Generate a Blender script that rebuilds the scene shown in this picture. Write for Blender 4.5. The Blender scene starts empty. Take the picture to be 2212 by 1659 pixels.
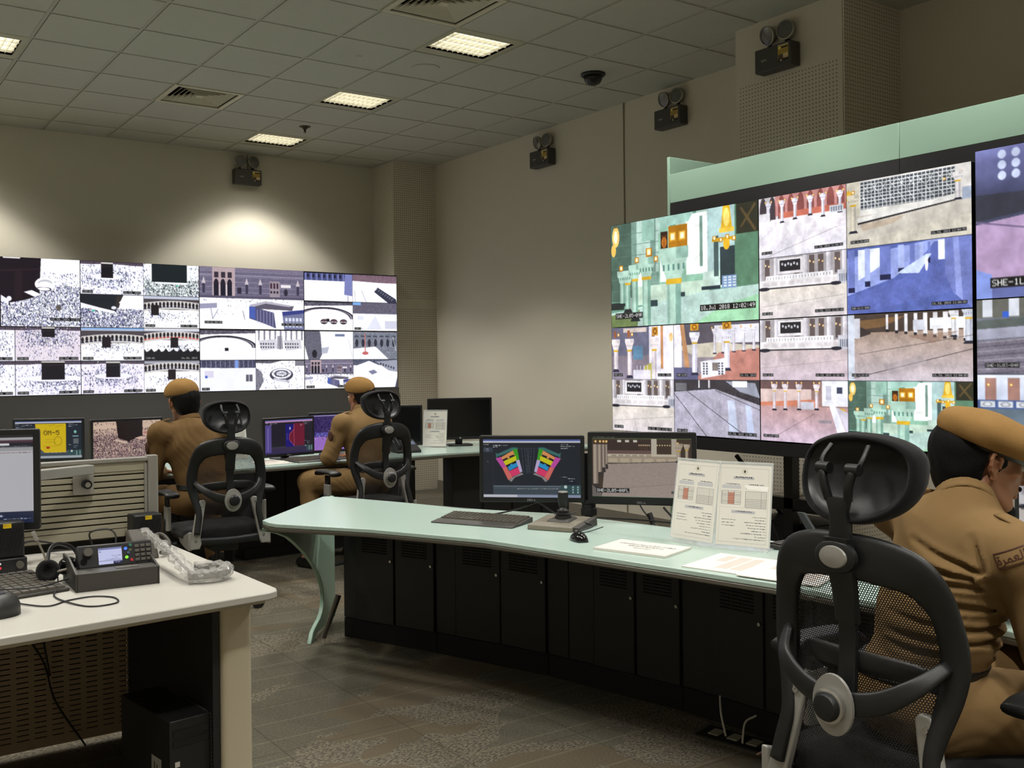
import bpy, bmesh, math, random
import numpy as np
from mathutils import Vector, Matrix, Euler
random.seed(7)
RNG = np.random.default_rng(11)
SC = bpy.context.scene
COL = SC.collection
PI = math.pi
R = math.radians

# ---------------------------------------------------------------- materials
def lin(c):
    c = np.asarray(c, float)
    return np.where(c <= 0.04045, c / 12.92, ((c + 0.055) / 1.055) ** 2.4)

def rgb(r, g, b):
    v = lin(np.array([r, g, b]) / 255.0)
    return (float(v[0]), float(v[1]), float(v[2]), 1.0)

def nmat(name):
    m = bpy.data.materials.new(name); m.use_nodes = True
    nt = m.node_tree
    return m, nt, nt.nodes['Principled BSDF']

def mat(name, col, rough=0.5, metal=0.0, var=0.08, scale=30.0, bump=0.0, bscale=200.0, spec=0.5, coat=0.0, sheen=0.0):
    """principled material with a little procedural colour and surface variation"""
    m, nt, p = nmat(name)
    N, L = nt.nodes, nt.links
    tc = N.new('ShaderNodeTexCoord'); no = N.new('ShaderNodeTexNoise')
    no.inputs['Scale'].default_value = scale; no.inputs['Detail'].default_value = 3
    L.new(tc.outputs['Object'], no.inputs['Vector'])
    mx = N.new('ShaderNodeMix'); mx.data_type = 'RGBA'
    c = Vector(col[:3])
    mx.inputs['A'].default_value = (*(c * (1 - var)), 1); mx.inputs['B'].default_value = (*(c * (1 + var)), 1)
    L.new(no.outputs['Fac'], mx.inputs['Factor']); L.new(mx.outputs['Result'], p.inputs['Base Color'])
    p.inputs['Roughness'].default_value = rough; p.inputs['Metallic'].default_value = metal
    p.inputs['Specular IOR Level'].default_value = spec
    if coat: p.inputs['Coat Weight'].default_value = coat
    if sheen: p.inputs['Sheen Weight'].default_value = sheen
    if bump:
        n2 = N.new('ShaderNodeTexNoise'); n2.inputs['Scale'].default_value = bscale; n2.inputs['Detail'].default_value = 2
        L.new(tc.outputs['Object'], n2.inputs['Vector'])
        b = N.new('ShaderNodeBump'); b.inputs['Strength'].default_value = bump; b.inputs['Distance'].default_value = 0.002
        L.new(n2.outputs['Fac'], b.inputs['Height']); L.new(b.outputs['Normal'], p.inputs['Normal'])
    return m

def emis(name, col, s):
    m, nt, p = nmat(name)
    p.inputs['Base Color'].default_value = (0.02, 0.02, 0.02, 1)
    p.inputs['Emission Color'].default_value = col; p.inputs['Emission Strength'].default_value = s
    return m

# ---------------------------------------------------------------- mesh builder
class MB:
    def __init__(s): s.v = []; s.f = []; s.mi = []; s.cur = 0
    def add(s, v, f):
        o = len(s.v); s.v += [tuple(map(float, p)) for p in v]
        s.f += [tuple(i + o for i in q) for q in f]; s.mi += [s.cur] * len(f); return s
    def box(s, x0, x1, y0, y1, z0, z1):
        v = [(x0,y0,z0),(x1,y0,z0),(x1,y1,z0),(x0,y1,z0),(x0,y0,z1),(x1,y0,z1),(x1,y1,z1),(x0,y1,z1)]
        return s.add(v, [(3,2,1,0),(4,5,6,7),(0,1,5,4),(1,2,6,5),(2,3,7,6),(3,0,4,7)])
    def hexa(s, b, t):
        """bottom quad b (4 pts counter-clockwise from above), top quad t"""
        return s.add(list(b) + list(t), [(3,2,1,0),(4,5,6,7),(0,1,5,4),(1,2,6,5),(2,3,7,6),(3,0,4,7)])
    def prism(s, poly, z0, z1, M=None):
        n = len(poly)
        a = sum(poly[i][0]*poly[(i+1)%n][1]-poly[(i+1)%n][0]*poly[i][1] for i in range(n))
        if a < 0: poly = list(reversed(poly))
        v = [(x,y,z0) for x,y in poly] + [(x,y,z1) for x,y in poly]
        if M is not None: v = [tuple(M @ Vector(p)) for p in v]
        f = [tuple(range(n-1,-1,-1)), tuple(range(n,2*n))] + [(i,(i+1)%n,n+(i+1)%n,n+i) for i in range(n)]
        return s.add(v, f)
    def cyl(s, a, b, r0, r1=None, n=16, cap=True):
        r1 = r0 if r1 is None else r1
        return s.tube([a, b], [r0, r1], n, cap)
    def tube(s, pts, r, n=10, cap=True, sq=1.0, up=None):
        """swept tube; r number or list; sq flattens the second axis"""
        P = [Vector(p) for p in pts]; m = len(P)
        rr = r if isinstance(r, (list, tuple)) else [r]*m
        v = []; prev = None
        for i in range(m):
            t = (P[min(i+1,m-1)] - P[max(i-1,0)]).normalized()
            if prev is None:
                ref = Vector(up) if up else (Vector((0,0,1)) if abs(t.z) < .9 else Vector((1,0,0)))
                x = t.cross(ref).normalized()
            else:
                x = (prev - t*prev.dot(t)).normalized()
            prev = x; y = t.cross(x)
            for k in range(n):
                a = 2*PI*k/n
                v.append(P[i] + x*math.cos(a)*rr[i] + y*math.sin(a)*rr[i]*sq)
        f = [(i*n+k, i*n+(k+1)%n, (i+1)*n+(k+1)%n, (i+1)*n+k) for i in range(m-1) for k in range(n)]
        if cap: f += [tuple(range(n-1,-1,-1)), tuple((m-1)*n+k for k in range(n))]
        return s.add(v, f)
    def lathe(s, prof, c=(0,0,0), n=24, axis=None):
        """profile [(r,z)] round z, moved to c; axis tilts z to that direction"""
        q = Vector((0,0,1)).rotation_difference(Vector(axis).normalized()) if axis else None
        v = []
        for r, z in prof:
            for k in range(n):
                p = Vector((r*math.cos(2*PI*k/n), r*math.sin(2*PI*k/n), z))
                if q: p = q @ p
                v.append(p + Vector(c))
        m = len(prof)
        f = [(i*n+k, i*n+(k+1)%n, (i+1)*n+(k+1)%n, (i+1)*n+k) for i in range(m-1) for k in range(n)]
        f += [tuple(range(n-1,-1,-1)), tuple((m-1)*n+k for k in range(n))]
        return s.add(v, f)
    def ell(s, c, r, n=16, m=10, M=None):
        v = []; 
        for i in range(m+1):
            t = PI*i/m
            for k in range(n):
                a = 2*PI*k/n
                p = Vector((r[0]*math.sin(t)*math.cos(a), r[1]*math.sin(t)*math.sin(a), r[2]*math.cos(t)))
                if M: p = M @ p
                v.append(p + Vector(c))
        f = [(i*n+k, (i+1)*n+k, (i+1)*n+(k+1)%n, i*n+(k+1)%n) for i in range(m) for k in range(n)]
        return s.add(v, f)
    def loft(s, rings, cap=True, closed=True):
        n = len(rings[0]); v = [p for r in rings for p in r]; m = len(rings)
        kk = n if closed else n-1
        f = [(i*n+k, i*n+(k+1)%n, (i+1)*n+(k+1)%n, (i+1)*n+k) for i in range(m-1) for k in range(kk)]
        if cap and closed: f += [tuple(range(n-1,-1,-1)), tuple((m-1)*n+k for k in range(n))]
        return s.add(v, f)
    def xf(s, M, start=0):
        s.v[start:] = [tuple(M @ Vector(p)) for p in s.v[start:]]; return s
    def mesh(s, name):
        me = bpy.data.meshes.new(name); me.from_pydata(s.v, [], s.f); me.update(); return me

def fixn(me):
    bm = bmesh.new(); bm.from_mesh(me); bmesh.ops.recalc_face_normals(bm, faces=bm.faces); bm.to_mesh(me); bm.free()

def build(name, mb, m, parent=None, smooth=False, bevel=0, seg=2, sub=0, loc=None, fix=True, angle=40):
    me = mb.mesh(name)
    if fix: fixn(me)
    ms = m if isinstance(m, (list, tuple)) else [m]
    for x in ms: me.materials.append(x)
    if len(ms) > 1: me.polygons.foreach_set('material_index', mb.mi)
    if smooth or bevel:
        me.polygons.foreach_set('use_smooth', [True]*len(me.polygons))
        if smooth != 'full':
            try: me.set_sharp_from_angle(angle=R(angle))
            except Exception: pass
    o = bpy.data.objects.new(name, me); COL.objects.link(o)
    if parent is not None: o.parent = parent
    if loc: o.location = loc
    if bevel:
        b = o.modifiers.new('bevel', 'BEVEL'); b.width = bevel; b.segments = seg; b.limit_method = 'ANGLE'; b.angle_limit = R(35)
    if sub:
        b = o.modifiers.new('sub', 'SUBSURF'); b.levels = sub; b.render_levels = sub
    return o

def tag(o, label=None, cat=None, group=None, kind=None):
    if label: o['label'] = label
    if cat: o['category'] = cat
    if group: o['group'] = group
    if kind: o['kind'] = kind
    return o

def thing(name, label, cat, loc=(0,0,0), rz=0, group=None):
    o = bpy.data.objects.new(name, None); COL.objects.link(o)
    o.empty_display_size = 0.05
    o.location = loc; o.rotation_euler = (0, 0, rz)
    return tag(o, label, cat, group)

def copy_tree(o, parent=None):
    c = o.copy(); COL.objects.link(c); c.parent = parent
    for ch in [x for x in bpy.data.objects if x.parent == o]:
        copy_tree(ch, c)
    return c

def struct(name, mb, m, **k):
    o = build(name, mb, m, **k); o['kind'] = 'structure'; return o

def rrect(x0, x1, y0, y1, r, n=5):
    out = []
    for cx, cy, a0 in ((x1-r,y1-r,0),(x0+r,y1-r,90),(x0+r,y0+r,180),(x1-r,y0+r,270)):
        for i in range(n+1):
            a = R(a0 + 90*i/n); out.append((cx+r*math.cos(a), cy+r*math.sin(a)))
    return out

def bez(p, n=24):
    """Catmull-Rom through points"""
    P = [Vector(q) for q in p]; P = [P[0]*2-P[1]] + P + [P[-1]*2-P[-2]]
    out = []
    for i in range(1, len(P)-2):
        for k in range(n):
            t = k/n; a, b, c, d = P[i-1], P[i], P[i+1], P[i+2]
            out.append(0.5*((2*b)+(c-a)*t+(2*a-5*b+4*c-d)*t*t+(3*b-a-3*c+d)*t*t*t))
    out.append(P[-2]); return out
# matrix that lays local (x,y) onto world (u, w): x->u axis, y->up, z->outward normal
def frame(o, u, n):
    u = Vector(u).normalized(); n = Vector(n).normalized(); w = n.cross(u).normalized()
    return Matrix(((u.x,w.x,n.x,o[0]),(u.y,w.y,n.y,o[1]),(u.z,w.z,n.z,o[2]),(0,0,0,1)))
# ---------------------------------------------------------------- painting for lit screens and printed sheets
FONT = {'A':'0E11111F111111','B':'1E11111E11111E','C':'0E11101010110E','D':'1E11111111111E','E':'1F10101E10101F','F':'1F10101E101010','G':'0E11101711110F','H':'1111111F111111','I':'0E04040404040E','J':'0702020202120C','K':'11121418141211','L':'1010101010101F','M':'111B1515111111','N':'11191513111111','O':'0E11111111110E','P':'1E11111E101010','Q':'0E11111115120D','R':'1E11111E141211','S':'0F10100E01011E','T':'1F040404040404','U':'1111111111110E','V':'11111111110A04','W':'11111115151B11','X':'11110A040A1111','Y':'11110A04040404','Z':'1F01020408101F','0':'0E11131519110E','1':'040C040404040E','2':'0E11010204081F','3':'1F02040201110E','4':'02060A121F0202','5':'1F101E0101110E','6':'0608101E11110E','7':'1F010204080808','8':'0E11110E11110E','9':'0E11110F01020C','-':'0000001F000000',':':'00040400040400','.':'00000000000C0C','u':'00001111111309','l':'0C04040404040E',' ':'00000000000000'}
def lum(c): return np.asarray(c, float)/255.0

class CV:
    """canvas; all coordinates 0..1, y down"""
    def __init__(s, a): s.a = a; s.h, s.w = a.shape[:2]
    @classmethod
    def new(c, w, h, col=(0,0,0)):
        a = np.zeros((h, w, 3)); a[:] = lum(col); return c(a)
    def sub(s, x0, y0, x1, y1):
        return CV(s.a[int(round(y0*s.h)):int(round(y1*s.h)), int(round(x0*s.w)):int(round(x1*s.w))])
    def grid(s):
        return np.meshgrid((np.arange(s.w)+.5)/s.w, (np.arange(s.h)+.5)/s.h)
    def fill(s, c): s.a[:] = lum(c)
    def put(s, m, c, al=1.0):
        s.a[m] = s.a[m]*(1-al) + lum(c)*al
    def rect(s, x0, y0, x1, y1, c, al=1.0):
        i0,i1,j0,j1 = int(round(y0*s.h)),int(round(y1*s.h)),int(round(x0*s.w)),int(round(x1*s.w))
        i0=max(i0,0);j0=max(j0,0)
        if i1<=i0: i1=i0+1
        if j1<=j0: j1=j0+1
        s.a[i0:i1,j0:j1] = s.a[i0:i1,j0:j1]*(1-al)+lum(c)*al
    def poly(s, pts, c, al=1.0):
        X, Y = s.grid(); m = np.zeros(X.shape, bool); n = len(pts)
        for i in range(n):
            x0,y0 = pts[i]; x1,y1 = pts[(i+1)%n]
            if y0 == y1: continue
            cr = ((y0 > Y) != (y1 > Y)) & (X < (x1-x0)*(Y-y0)/(y1-y0)+x0)
            m ^= cr
        s.put(m, c, al)
    def ell(s, cx, cy, rx, ry, c, al=1.0, ring=None):
        X, Y = s.grid(); d = ((X-cx)/rx)**2+((Y-cy)/ry)**2
        m = d < 1
        if ring: m &= d > (1-ring)**2
        s.put(m, c, al)
    def line(s, x0, y0, x1, y1, c, w=.005, al=1.0):
        X, Y = s.grid(); asp = s.h/s.w
        ax,ay,bx,by = x0,y0*asp,x1,y1*asp; dx,dy = bx-ax,by-ay; L = dx*dx+dy*dy+1e-12
        t = np.clip(((X-ax)*dx+(Y*asp-ay)*dy)/L,0,1)
        s.put((X-ax-t*dx)**2+(Y*asp-ay-t*dy)**2 < max(w/2, .55/s.w)**2, c, al)
    def vgrad(s, y0, y1, c0, c1):
        i0,i1 = int(y0*s.h), int(y1*s.h); t = np.linspace(0,1,max(i1-i0,1))[:,None,None]
        s.a[i0:i1] = lum(c0)*(1-t)+lum(c1)*t
    def noise(s, amp, cell=4, mask=None):
        hh, ww = s.h//cell+2, s.w//cell+2
        n = RNG.random((hh, ww))-.5
        yi = np.arange(s.h)/cell; xi = np.arange(s.w)/cell
        y0 = yi.astype(int); x0 = xi.astype(int); fy = (yi-y0)[:,None]; fx = (xi-x0)[None]
        v = (n[y0][:,x0]*(1-fx)+n[y0][:,x0+1]*fx)*(1-fy)+(n[y0+1][:,x0]*(1-fx)+n[y0+1][:,x0+1]*fx)*fy
        s.a += v[...,None]*amp; np.clip(s.a, 0, 1, s.a)
    def specks(s, n, f, cols, size=(1,2), tall=2):
        """n small upright marks where density f(x,y) allows"""
        x = RNG.random(n); y = RNG.random(n); k = RNG.random(n) < f(x, y)
        for px, py in zip(x[k], y[k]):
            c = cols[RNG.integers(len(cols))]; w = RNG.integers(size[0], size[1]+1); h = max(1, int(w*tall*(.6+RNG.random()*.8)))
            i, j = int(py*s.h), int(px*s.w)
            s.a[max(i-h,0):i+1, j:j+w] = lum(c)
    def text(s, x, y, t, c=(255,255,255), hgt=.05, bg=None, pad=.3):
        px = max(1, int(round(hgt*s.h/7))); W = len(t)*6*px-px; H = 7*px
        i0, j0 = int(y*s.h), int(x*s.w)
        if bg is not None:
            p = int(pad*H)+1; s.a[max(i0-p,0):i0+H+p, max(j0-p,0):j0+W+p] = lum(bg)
        for k, ch in enumerate(t):
            g = FONT.get(ch) or FONT.get(ch.upper(), '0'*14)
            for r in range(7):
                b = int(g[2*r:2*r+2], 16)
                for q in range(5):
                    if b >> (4-q) & 1:
                        i, j = i0+r*px, j0+(k*6+q)*px
                        s.a[i:i+px, j:j+px] = lum(c)
    def scrib(s, x0, x1, y, c=(90,90,90), h=.01, seed=0):
        """a line of handwriting-like print too small to read"""
        x = x0
        while x < x1:
            w = RNG.uniform(.008, .03); s.rect(x, y+RNG.uniform(-.3,.3)*h, min(x+w, x1), y+h*RNG.uniform(.5,1.1), c); x += w + RNG.uniform(.003,.009)

def panel_mesh(name, cv, M, w, h, mt, parent, ss=1):
    """rectangle w x h in the local frame M (x right, y up), one vertex per canvas point"""
    a = cv.a
    if ss > 1:
        H, W = a.shape[0]//ss*ss, a.shape[1]//ss*ss
        a = a[:H,:W].reshape(H//ss, ss, W//ss, ss, 3).mean((1,3))
    nh, nw = a.shape[:2]
    X, Y = np.meshgrid(np.linspace(0, w, nw), np.linspace(h, 0, nh))
    P = np.stack([X, Y, np.zeros_like(X), np.ones_like(X)], -1).reshape(-1, 4) @ np.array(M).T
    me = bpy.data.meshes.new(name)
    idx = np.arange(nh*nw).reshape(nh, nw)
    q = np.stack([idx[:-1,:-1], idx[1:,:-1], idx[1:,1:], idx[:-1,1:]], -1).reshape(-1, 4)
    me.vertices.add(nh*nw); me.vertices.foreach_set('co', P[:, :3].astype(np.float32).ravel())
    me.loops.add(q.size); me.loops.foreach_set('vertex_index', q.ravel().astype(np.int32))
    me.polygons.add(len(q)); me.polygons.foreach_set('loop_start', np.arange(0, q.size, 4, dtype=np.int32))
    me.update(calc_edges=True)
    at = me.color_attributes.new('picture', 'FLOAT_COLOR', 'POINT')
    c = np.ones((nh*nw, 4), np.float32); c[:, :3] = lin(np.clip(a, 0, 1)).reshape(-1, 3)
    at.data.foreach_set('color', c.ravel())
    me.materials.append(mt)
    o = bpy.data.objects.new(name, me); COL.objects.link(o)
    if parent: o.parent = parent
    return o

def screen_mat(name, s, rough=.25):
    m, nt, p = nmat(name)
    a = nt.nodes.new('ShaderNodeAttribute'); a.attribute_name = 'picture'
    p.inputs['Base Color'].default_value = (.01,.01,.012,1); p.inputs['Roughness'].default_value = rough
    nt.links.new(a.outputs['Color'], p.inputs['Emission Color']); p.inputs['Emission Strength'].default_value = s
    return m
def print_mat(name, rough=.5):
    m, nt, p = nmat(name)
    a = nt.nodes.new('ShaderNodeAttribute'); a.attribute_name = 'picture'
    nt.links.new(a.outputs['Color'], p.inputs['Base Color']); p.inputs['Roughness'].default_value = rough
    return m
# ---------------------------------------------------------------- camera
cam = bpy.data.cameras.new('camera'); camo = bpy.data.objects.new('camera', cam); COL.objects.link(camo)
cam.sensor_width = 36; cam.lens = 2162.9/2212*36; cam.clip_start = .05
cam.shift_x = (1106-1043.5)/2212; cam.shift_y = (792.2-829.5)/2212
yaw, pitch, roll = -0.6004, -0.0006, -0.0102
fw = Vector((-math.sin(yaw)*math.cos(pitch), math.cos(yaw)*math.cos(pitch), math.sin(pitch)))
r0 = Vector((math.cos(yaw), math.sin(yaw), 0)); u0 = r0.cross(fw)
rr = r0*math.cos(roll)+u0*math.sin(roll); uu = -r0*math.sin(roll)+u0*math.cos(roll)
camo.matrix_world = Matrix(((rr.x,uu.x,-fw.x,-1.9747),(rr.y,uu.y,-fw.y,-9.9837),(rr.z,uu.z,-fw.z,1.42),(0,0,0,1)))
SC.camera = camo
SC.view_settings.view_transform = 'Standard'; SC.view_settings.look = 'None'
SC.view_settings.exposure = 0.0; SC.view_settings.gamma = 1.0; SC.view_settings.use_curve_mapping = False
SC.cycles.use_denoising = True
SC.cycles.use_adaptive_sampling = True; SC.cycles.adaptive_threshold = .06; SC.cycles.adaptive_min_samples = 16
SC.cycles.max_bounces = 5; SC.cycles.diffuse_bounces = 4; SC.cycles.glossy_bounces = 2; SC.cycles.transmission_bounces = 3; SC.cycles.transparent_max_bounces = 8
SC.cycles.sample_clamp_indirect = 6.0
w = bpy.data.worlds.new('world'); SC.world = w; w.use_nodes = True
w.node_tree.nodes['Background'].inputs['Color'].default_value = (0.01, 0.01, 0.01, 1)

H = 3.764
# ---------------------------------------------------------------- materials of the room
M_wall = mat('wall_paint', rgb(202,196,180), .75, var=.02, scale=2, bump=.1, bscale=60, spec=.25)
M_wall2 = mat('wall_paint_side', rgb(200,193,177), .75, var=.02, scale=2, bump=.1, bscale=60, spec=.25)
M_tile = mat('ceiling_tile', rgb(182,181,170), .85, var=.03, scale=18, bump=.25, bscale=300, spec=.2)
M_tbar = mat('ceiling_bar', rgb(168,166,150), .6, var=.02)
M_groove = mat('ceiling_gap', rgb(58,54,44), .9, var=.02)
M_greyp = mat('grey_panel', rgb(88,87,86), .55, var=.04, scale=3)

def perf_mat(name, col, ax, pitch=.0255, r=.0042, zmax=None, band=None, lim=None):
    """painted board with rows of drilled holes; ax is the horizontal axis of the board"""
    m, nt, p = nmat(name); N, L = nt.nodes, nt.links
    tc = N.new('ShaderNodeTexCoord'); sx = N.new('ShaderNodeSeparateXYZ'); L.new(tc.outputs['Object'], sx.inputs[0])
    def mth(op, a, b=None, c=None):
        n = N.new('ShaderNodeMath'); n.operation = op
        for i, q in enumerate((a, b, c)):
            if q is None: continue
            if isinstance(q, (int, float)): n.inputs[i].default_value = q
            else: L.new(q, n.inputs[i])
        return n.outputs[0]
    u, z = sx.outputs[ax], sx.outputs['Z']
    fu = mth('SUBTRACT', mth('FRACT', mth('DIVIDE', u, pitch)), .5)
    fz = mth('SUBTRACT', mth('FRACT', mth('DIVIDE', z, pitch)), .5)
    d = mth('SQRT', mth('ADD', mth('MULTIPLY', fu, fu), mth('MULTIPLY', fz, fz)))
    hole = mth('LESS_THAN', d, r/pitch)
    if zmax: hole = mth('MULTIPLY', hole, mth('LESS_THAN', z, zmax))
    if band: hole = mth('MULTIPLY', hole, mth('GREATER_THAN', mth('ABSOLUTE', mth('SUBTRACT', z, band[0])), band[1]))
    if lim: hole = mth('MULTIPLY', hole, mth('LESS_THAN', mth('ABSOLUTE', mth('SUBTRACT', u, lim[0])), lim[1]))
    no = N.new('ShaderNodeTexNoise'); no.inputs['Scale'].default_value = 3; L.new(tc.outputs['Object'], no.inputs['Vector'])
    m1 = N.new('ShaderNodeMix'); m1.data_type = 'RGBA'; c = Vector(col[:3])
    m1.inputs['A'].default_value = (*(c*.97), 1); m1.inputs['B'].default_value = (*(c*1.03), 1); L.new(no.outputs['Fac'], m1.inputs['Factor'])
    m2 = N.new('ShaderNodeMix'); m2.data_type = 'RGBA'; m2.inputs['B'].default_value = (*(c*.16), 1)
    L.new(hole, m2.inputs['Factor']); L.new(m1.outputs['Result'], m2.inputs['A']); L.new(m2.outputs['Result'], p.inputs['Base Color'])
    b = N.new('ShaderNodeBump'); b.invert = True; b.inputs['Strength'].default_value = .5; b.inputs['Distance'].default_value = .002
    L.new(hole, b.inputs['Height']); L.new(b.outputs['Normal'], p.inputs['Normal']); p.inputs['Roughness'].default_value = .7
    p.inputs['Specular IOR Level'].default_value = .25
    return m
C_w = rgb(205,198,182)
M_pfA = perf_mat('perforated_board', C_w, 'X', band=(2.14,.045), r=.0048)
M_pfB = perf_mat('perforated_board_side', C_w, 'Y', band=(2.14,.045), r=.0036)
M_pfC = perf_mat('perforated_column_front', rgb(200,193,177), 'Y', zmax=3.36, lim=(-5.62,.41), r=.0042, pitch=.0262)
M_pfD = perf_mat('perforated_column_side', rgb(200,193,177), 'X', r=.0042, pitch=.0262)

def carpet_mat():
    m, nt, p = nmat('carpet_tiles'); N, L = nt.nodes, nt.links
    tc = N.new('ShaderNodeTexCoord'); mp = N.new('ShaderNodeMapping'); L.new(tc.outputs['Object'], mp.inputs[0])
    def noise(sc, det=3, rot=0, stretch=(1,1,1), dist=0):
        q = N.new('ShaderNodeMapping'); q.inputs['Rotation'].default_value = (0,0,rot); q.inputs['Scale'].default_value = stretch
        L.new(tc.outputs['Object'], q.inputs[0])
        n = N.new('ShaderNodeTexNoise'); n.inputs['Scale'].default_value = sc; n.inputs['Detail'].default_value = det; n.inputs['Distortion'].default_value = dist
        L.new(q.outputs[0], n.inputs['Vector']); return n.outputs['Fac']
    def ramp(s, *st):
        r_ = N.new('ShaderNodeValToRGB'); e = r_.color_ramp.elements
        e[0].position, e[0].color = st[0]; e[1].position, e[1].color = st[1]
        for a, b in st[2:]:
            x = e.new(a); x.color = b
        L.new(s, r_.inputs[0]); return r_.outputs[0]
    def mix(f, a, b, mode='MIX'):
        n = N.new('ShaderNodeMix'); n.data_type = 'RGBA'; n.blend_type = mode
        for k, q in (('Factor', f), ('A', a), ('B', b)):
            if isinstance(q, (float, tuple)): n.inputs[k].default_value = q
            else: L.new(q, n.inputs[k])
        return n.outputs['Result']
    g = lambda v: (v, v, v, 1)
    # large rounded shapes with crisp edges
    vo = N.new('ShaderNodeTexVoronoi'); vo.inputs['Scale'].default_value = 2.6
    q = N.new('ShaderNodeMapping'); q.inputs['Rotation'].default_value = (0,0,.5); q.inputs['Scale'].default_value = (.75,1.6,1)
    nd = N.new('ShaderNodeTexNoise'); nd.inputs['Scale'].default_value = 2.2
    L.new(tc.outputs['Object'], nd.inputs['Vector'])
    ad = N.new('ShaderNodeMix'); ad.data_type = 'RGBA'; ad.blend_type = 'LINEAR_LIGHT'; ad.inputs['Factor'].default_value = .35
    L.new(tc.outputs['Object'], ad.inputs['A']); L.new(nd.outputs['Color'], ad.inputs['B']); L.new(ad.outputs['Result'], q.inputs[0])
    L.new(q.outputs[0], vo.inputs['Vector'])
    sep = N.new('ShaderNodeSeparateColor'); L.new(vo.outputs['Color'], sep.inputs[0])
    shape = ramp(sep.outputs[0], (.42, g(0)), (.45, g(.75)))
    shape2 = ramp(sep.outputs[1], (.62, g(0)), (.65, g(1)))
    fine = ramp(noise(170, 2), (.38, g(0)), (.62, g(1)))
    loop = ramp(noise(70, 2, .6, (1,2.2,1)), (.42, g(0)), (.58, g(1)))
    light = rgb(126,118,102); dark = rgb(78,75,66); mid = rgb(104,96,80); brown = rgb(96,86,70)
    a = mix(loop, dark, light)
    b = mix(fine, rgb(82,81,70), rgb(98,95,81))
    base = mix(shape, a, b)
    base = mix(shape2, base, mix(fine, brown, mid))
    # fine pinstripes along one direction
    wv = N.new('ShaderNodeTexWave'); wv.inputs['Scale'].default_value = 1.7; wv.bands_direction = 'Y'; wv.inputs['Distortion'].default_value = .15
    L.new(tc.outputs['Object'], wv.inputs['Vector'])
    st = ramp(wv.outputs['Fac'], (.985, g(0)), (.995, g(.35)))
    base = mix(st, base, rgb(132,124,104))
    # tile seams
    br = N.new('ShaderNodeTexBrick'); br.offset = 0; br.inputs['Scale'].default_value = 1; br.inputs['Brick Width'].default_value = .5; br.inputs['Row Height'].default_value = .5
    br.inputs['Mortar Size'].default_value = .004; br.inputs['Color1'].default_value = g(0); br.inputs['Color2'].default_value = g(0); br.inputs['Mortar'].default_value = g(1)
    L.new(tc.outputs['Object'], br.inputs['Vector'])
    sm = N.new('ShaderNodeMath'); sm.operation = 'MULTIPLY'; sm.inputs[1].default_value = .35; L.new(br.outputs['Color'], sm.inputs[0])
    base = mix(sm.outputs[0], base, rgb(50,46,38))
    L.new(base, p.inputs['Base Color']); p.inputs['Roughness'].default_value = .95; p.inputs['Specular IOR Level'].default_value = .1
    bp = N.new('ShaderNodeBump'); bp.inputs['Strength'].default_value = .6; bp.inputs['Distance'].default_value = .004
    L.new(loop, bp.inputs['Height']); L.new(bp.outputs['Normal'], p.inputs['Normal'])
    return m
M_carpet = carpet_mat()

# ---------------------------------------------------------------- shell
X0, X1, Y0, Y1 = -5.2, 4.2, -14.2, .45
struct('floor', MB().box(X0-.1, X1+.2, Y0-.1, Y1+.2, -.08, 0), M_carpet)
struct('wall_back', MB().box(X0-.1, X1+.1, Y1, Y1+.1, 0, H+.15), M_wall)
def wx(y): return 4.185 + (y-.45)*(.095/6.9)
struct('wall_right', MB().prism([(wx(Y1),Y1),(wx(Y0),Y0),(wx(Y0)+.15,Y0),(wx(Y1)+.15,Y1)], 0, H+.15), M_wall2)
struct('wall_left', MB().box(X0-.1, X0, Y0, Y1, 0, H+.15), M_wall)
struct('wall_front', MB().box(X0-.1, X1, Y0-.1, Y0, 0, H+.15), M_wall)
struct('trim_1', MB().box(wx(-3.33)-.006, wx(-3.33)+.01, -3.336, -3.322, .1, H), mat('joint_strip', rgb(128,118,98), .7))
# corner pillar and side column, boarded with perforated panels
mb = MB(); mb.cur = 0; mb.box(3.625, wx(-.05), -.05, .46, 0, H); o = struct('trim_2', mb, M_pfA)
mb = MB().box(3.617, 3.626, -.046, .45, 0, H); struct('trim_3', mb, M_pfB)
struct('trim_4', MB().box(3.498, 4.16, -6.062, -5.182, 0, H), M_wall2)
struct('trim_5', MB().box(3.49, 3.499, -6.058, -5.186, 0, H), M_pfC)
struct('trim_6', MB().box(3.492, wx(-6.06), -6.07, -6.061, 0, H), M_pfD)
struct('trim_7', MB().box(wx(-5.18)-.45, wx(-5.18), -5.183, -5.174, 0, H), M_pfD)
struct('baseboard_right', MB().prism([(wx(-.05)-.012,-.05),(wx(-5.17)-.012,-5.17),(wx(-5.17),-5.17),(wx(-.05),-.05)], 0, .1), mat('baseboard_paint', rgb(120,114,100), .6))
# grey cladding under the left video wall
struct('wall_cladding', MB().box(-2.4, 3.632, -.115, .44, 0, 1.193), M_greyp)
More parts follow.
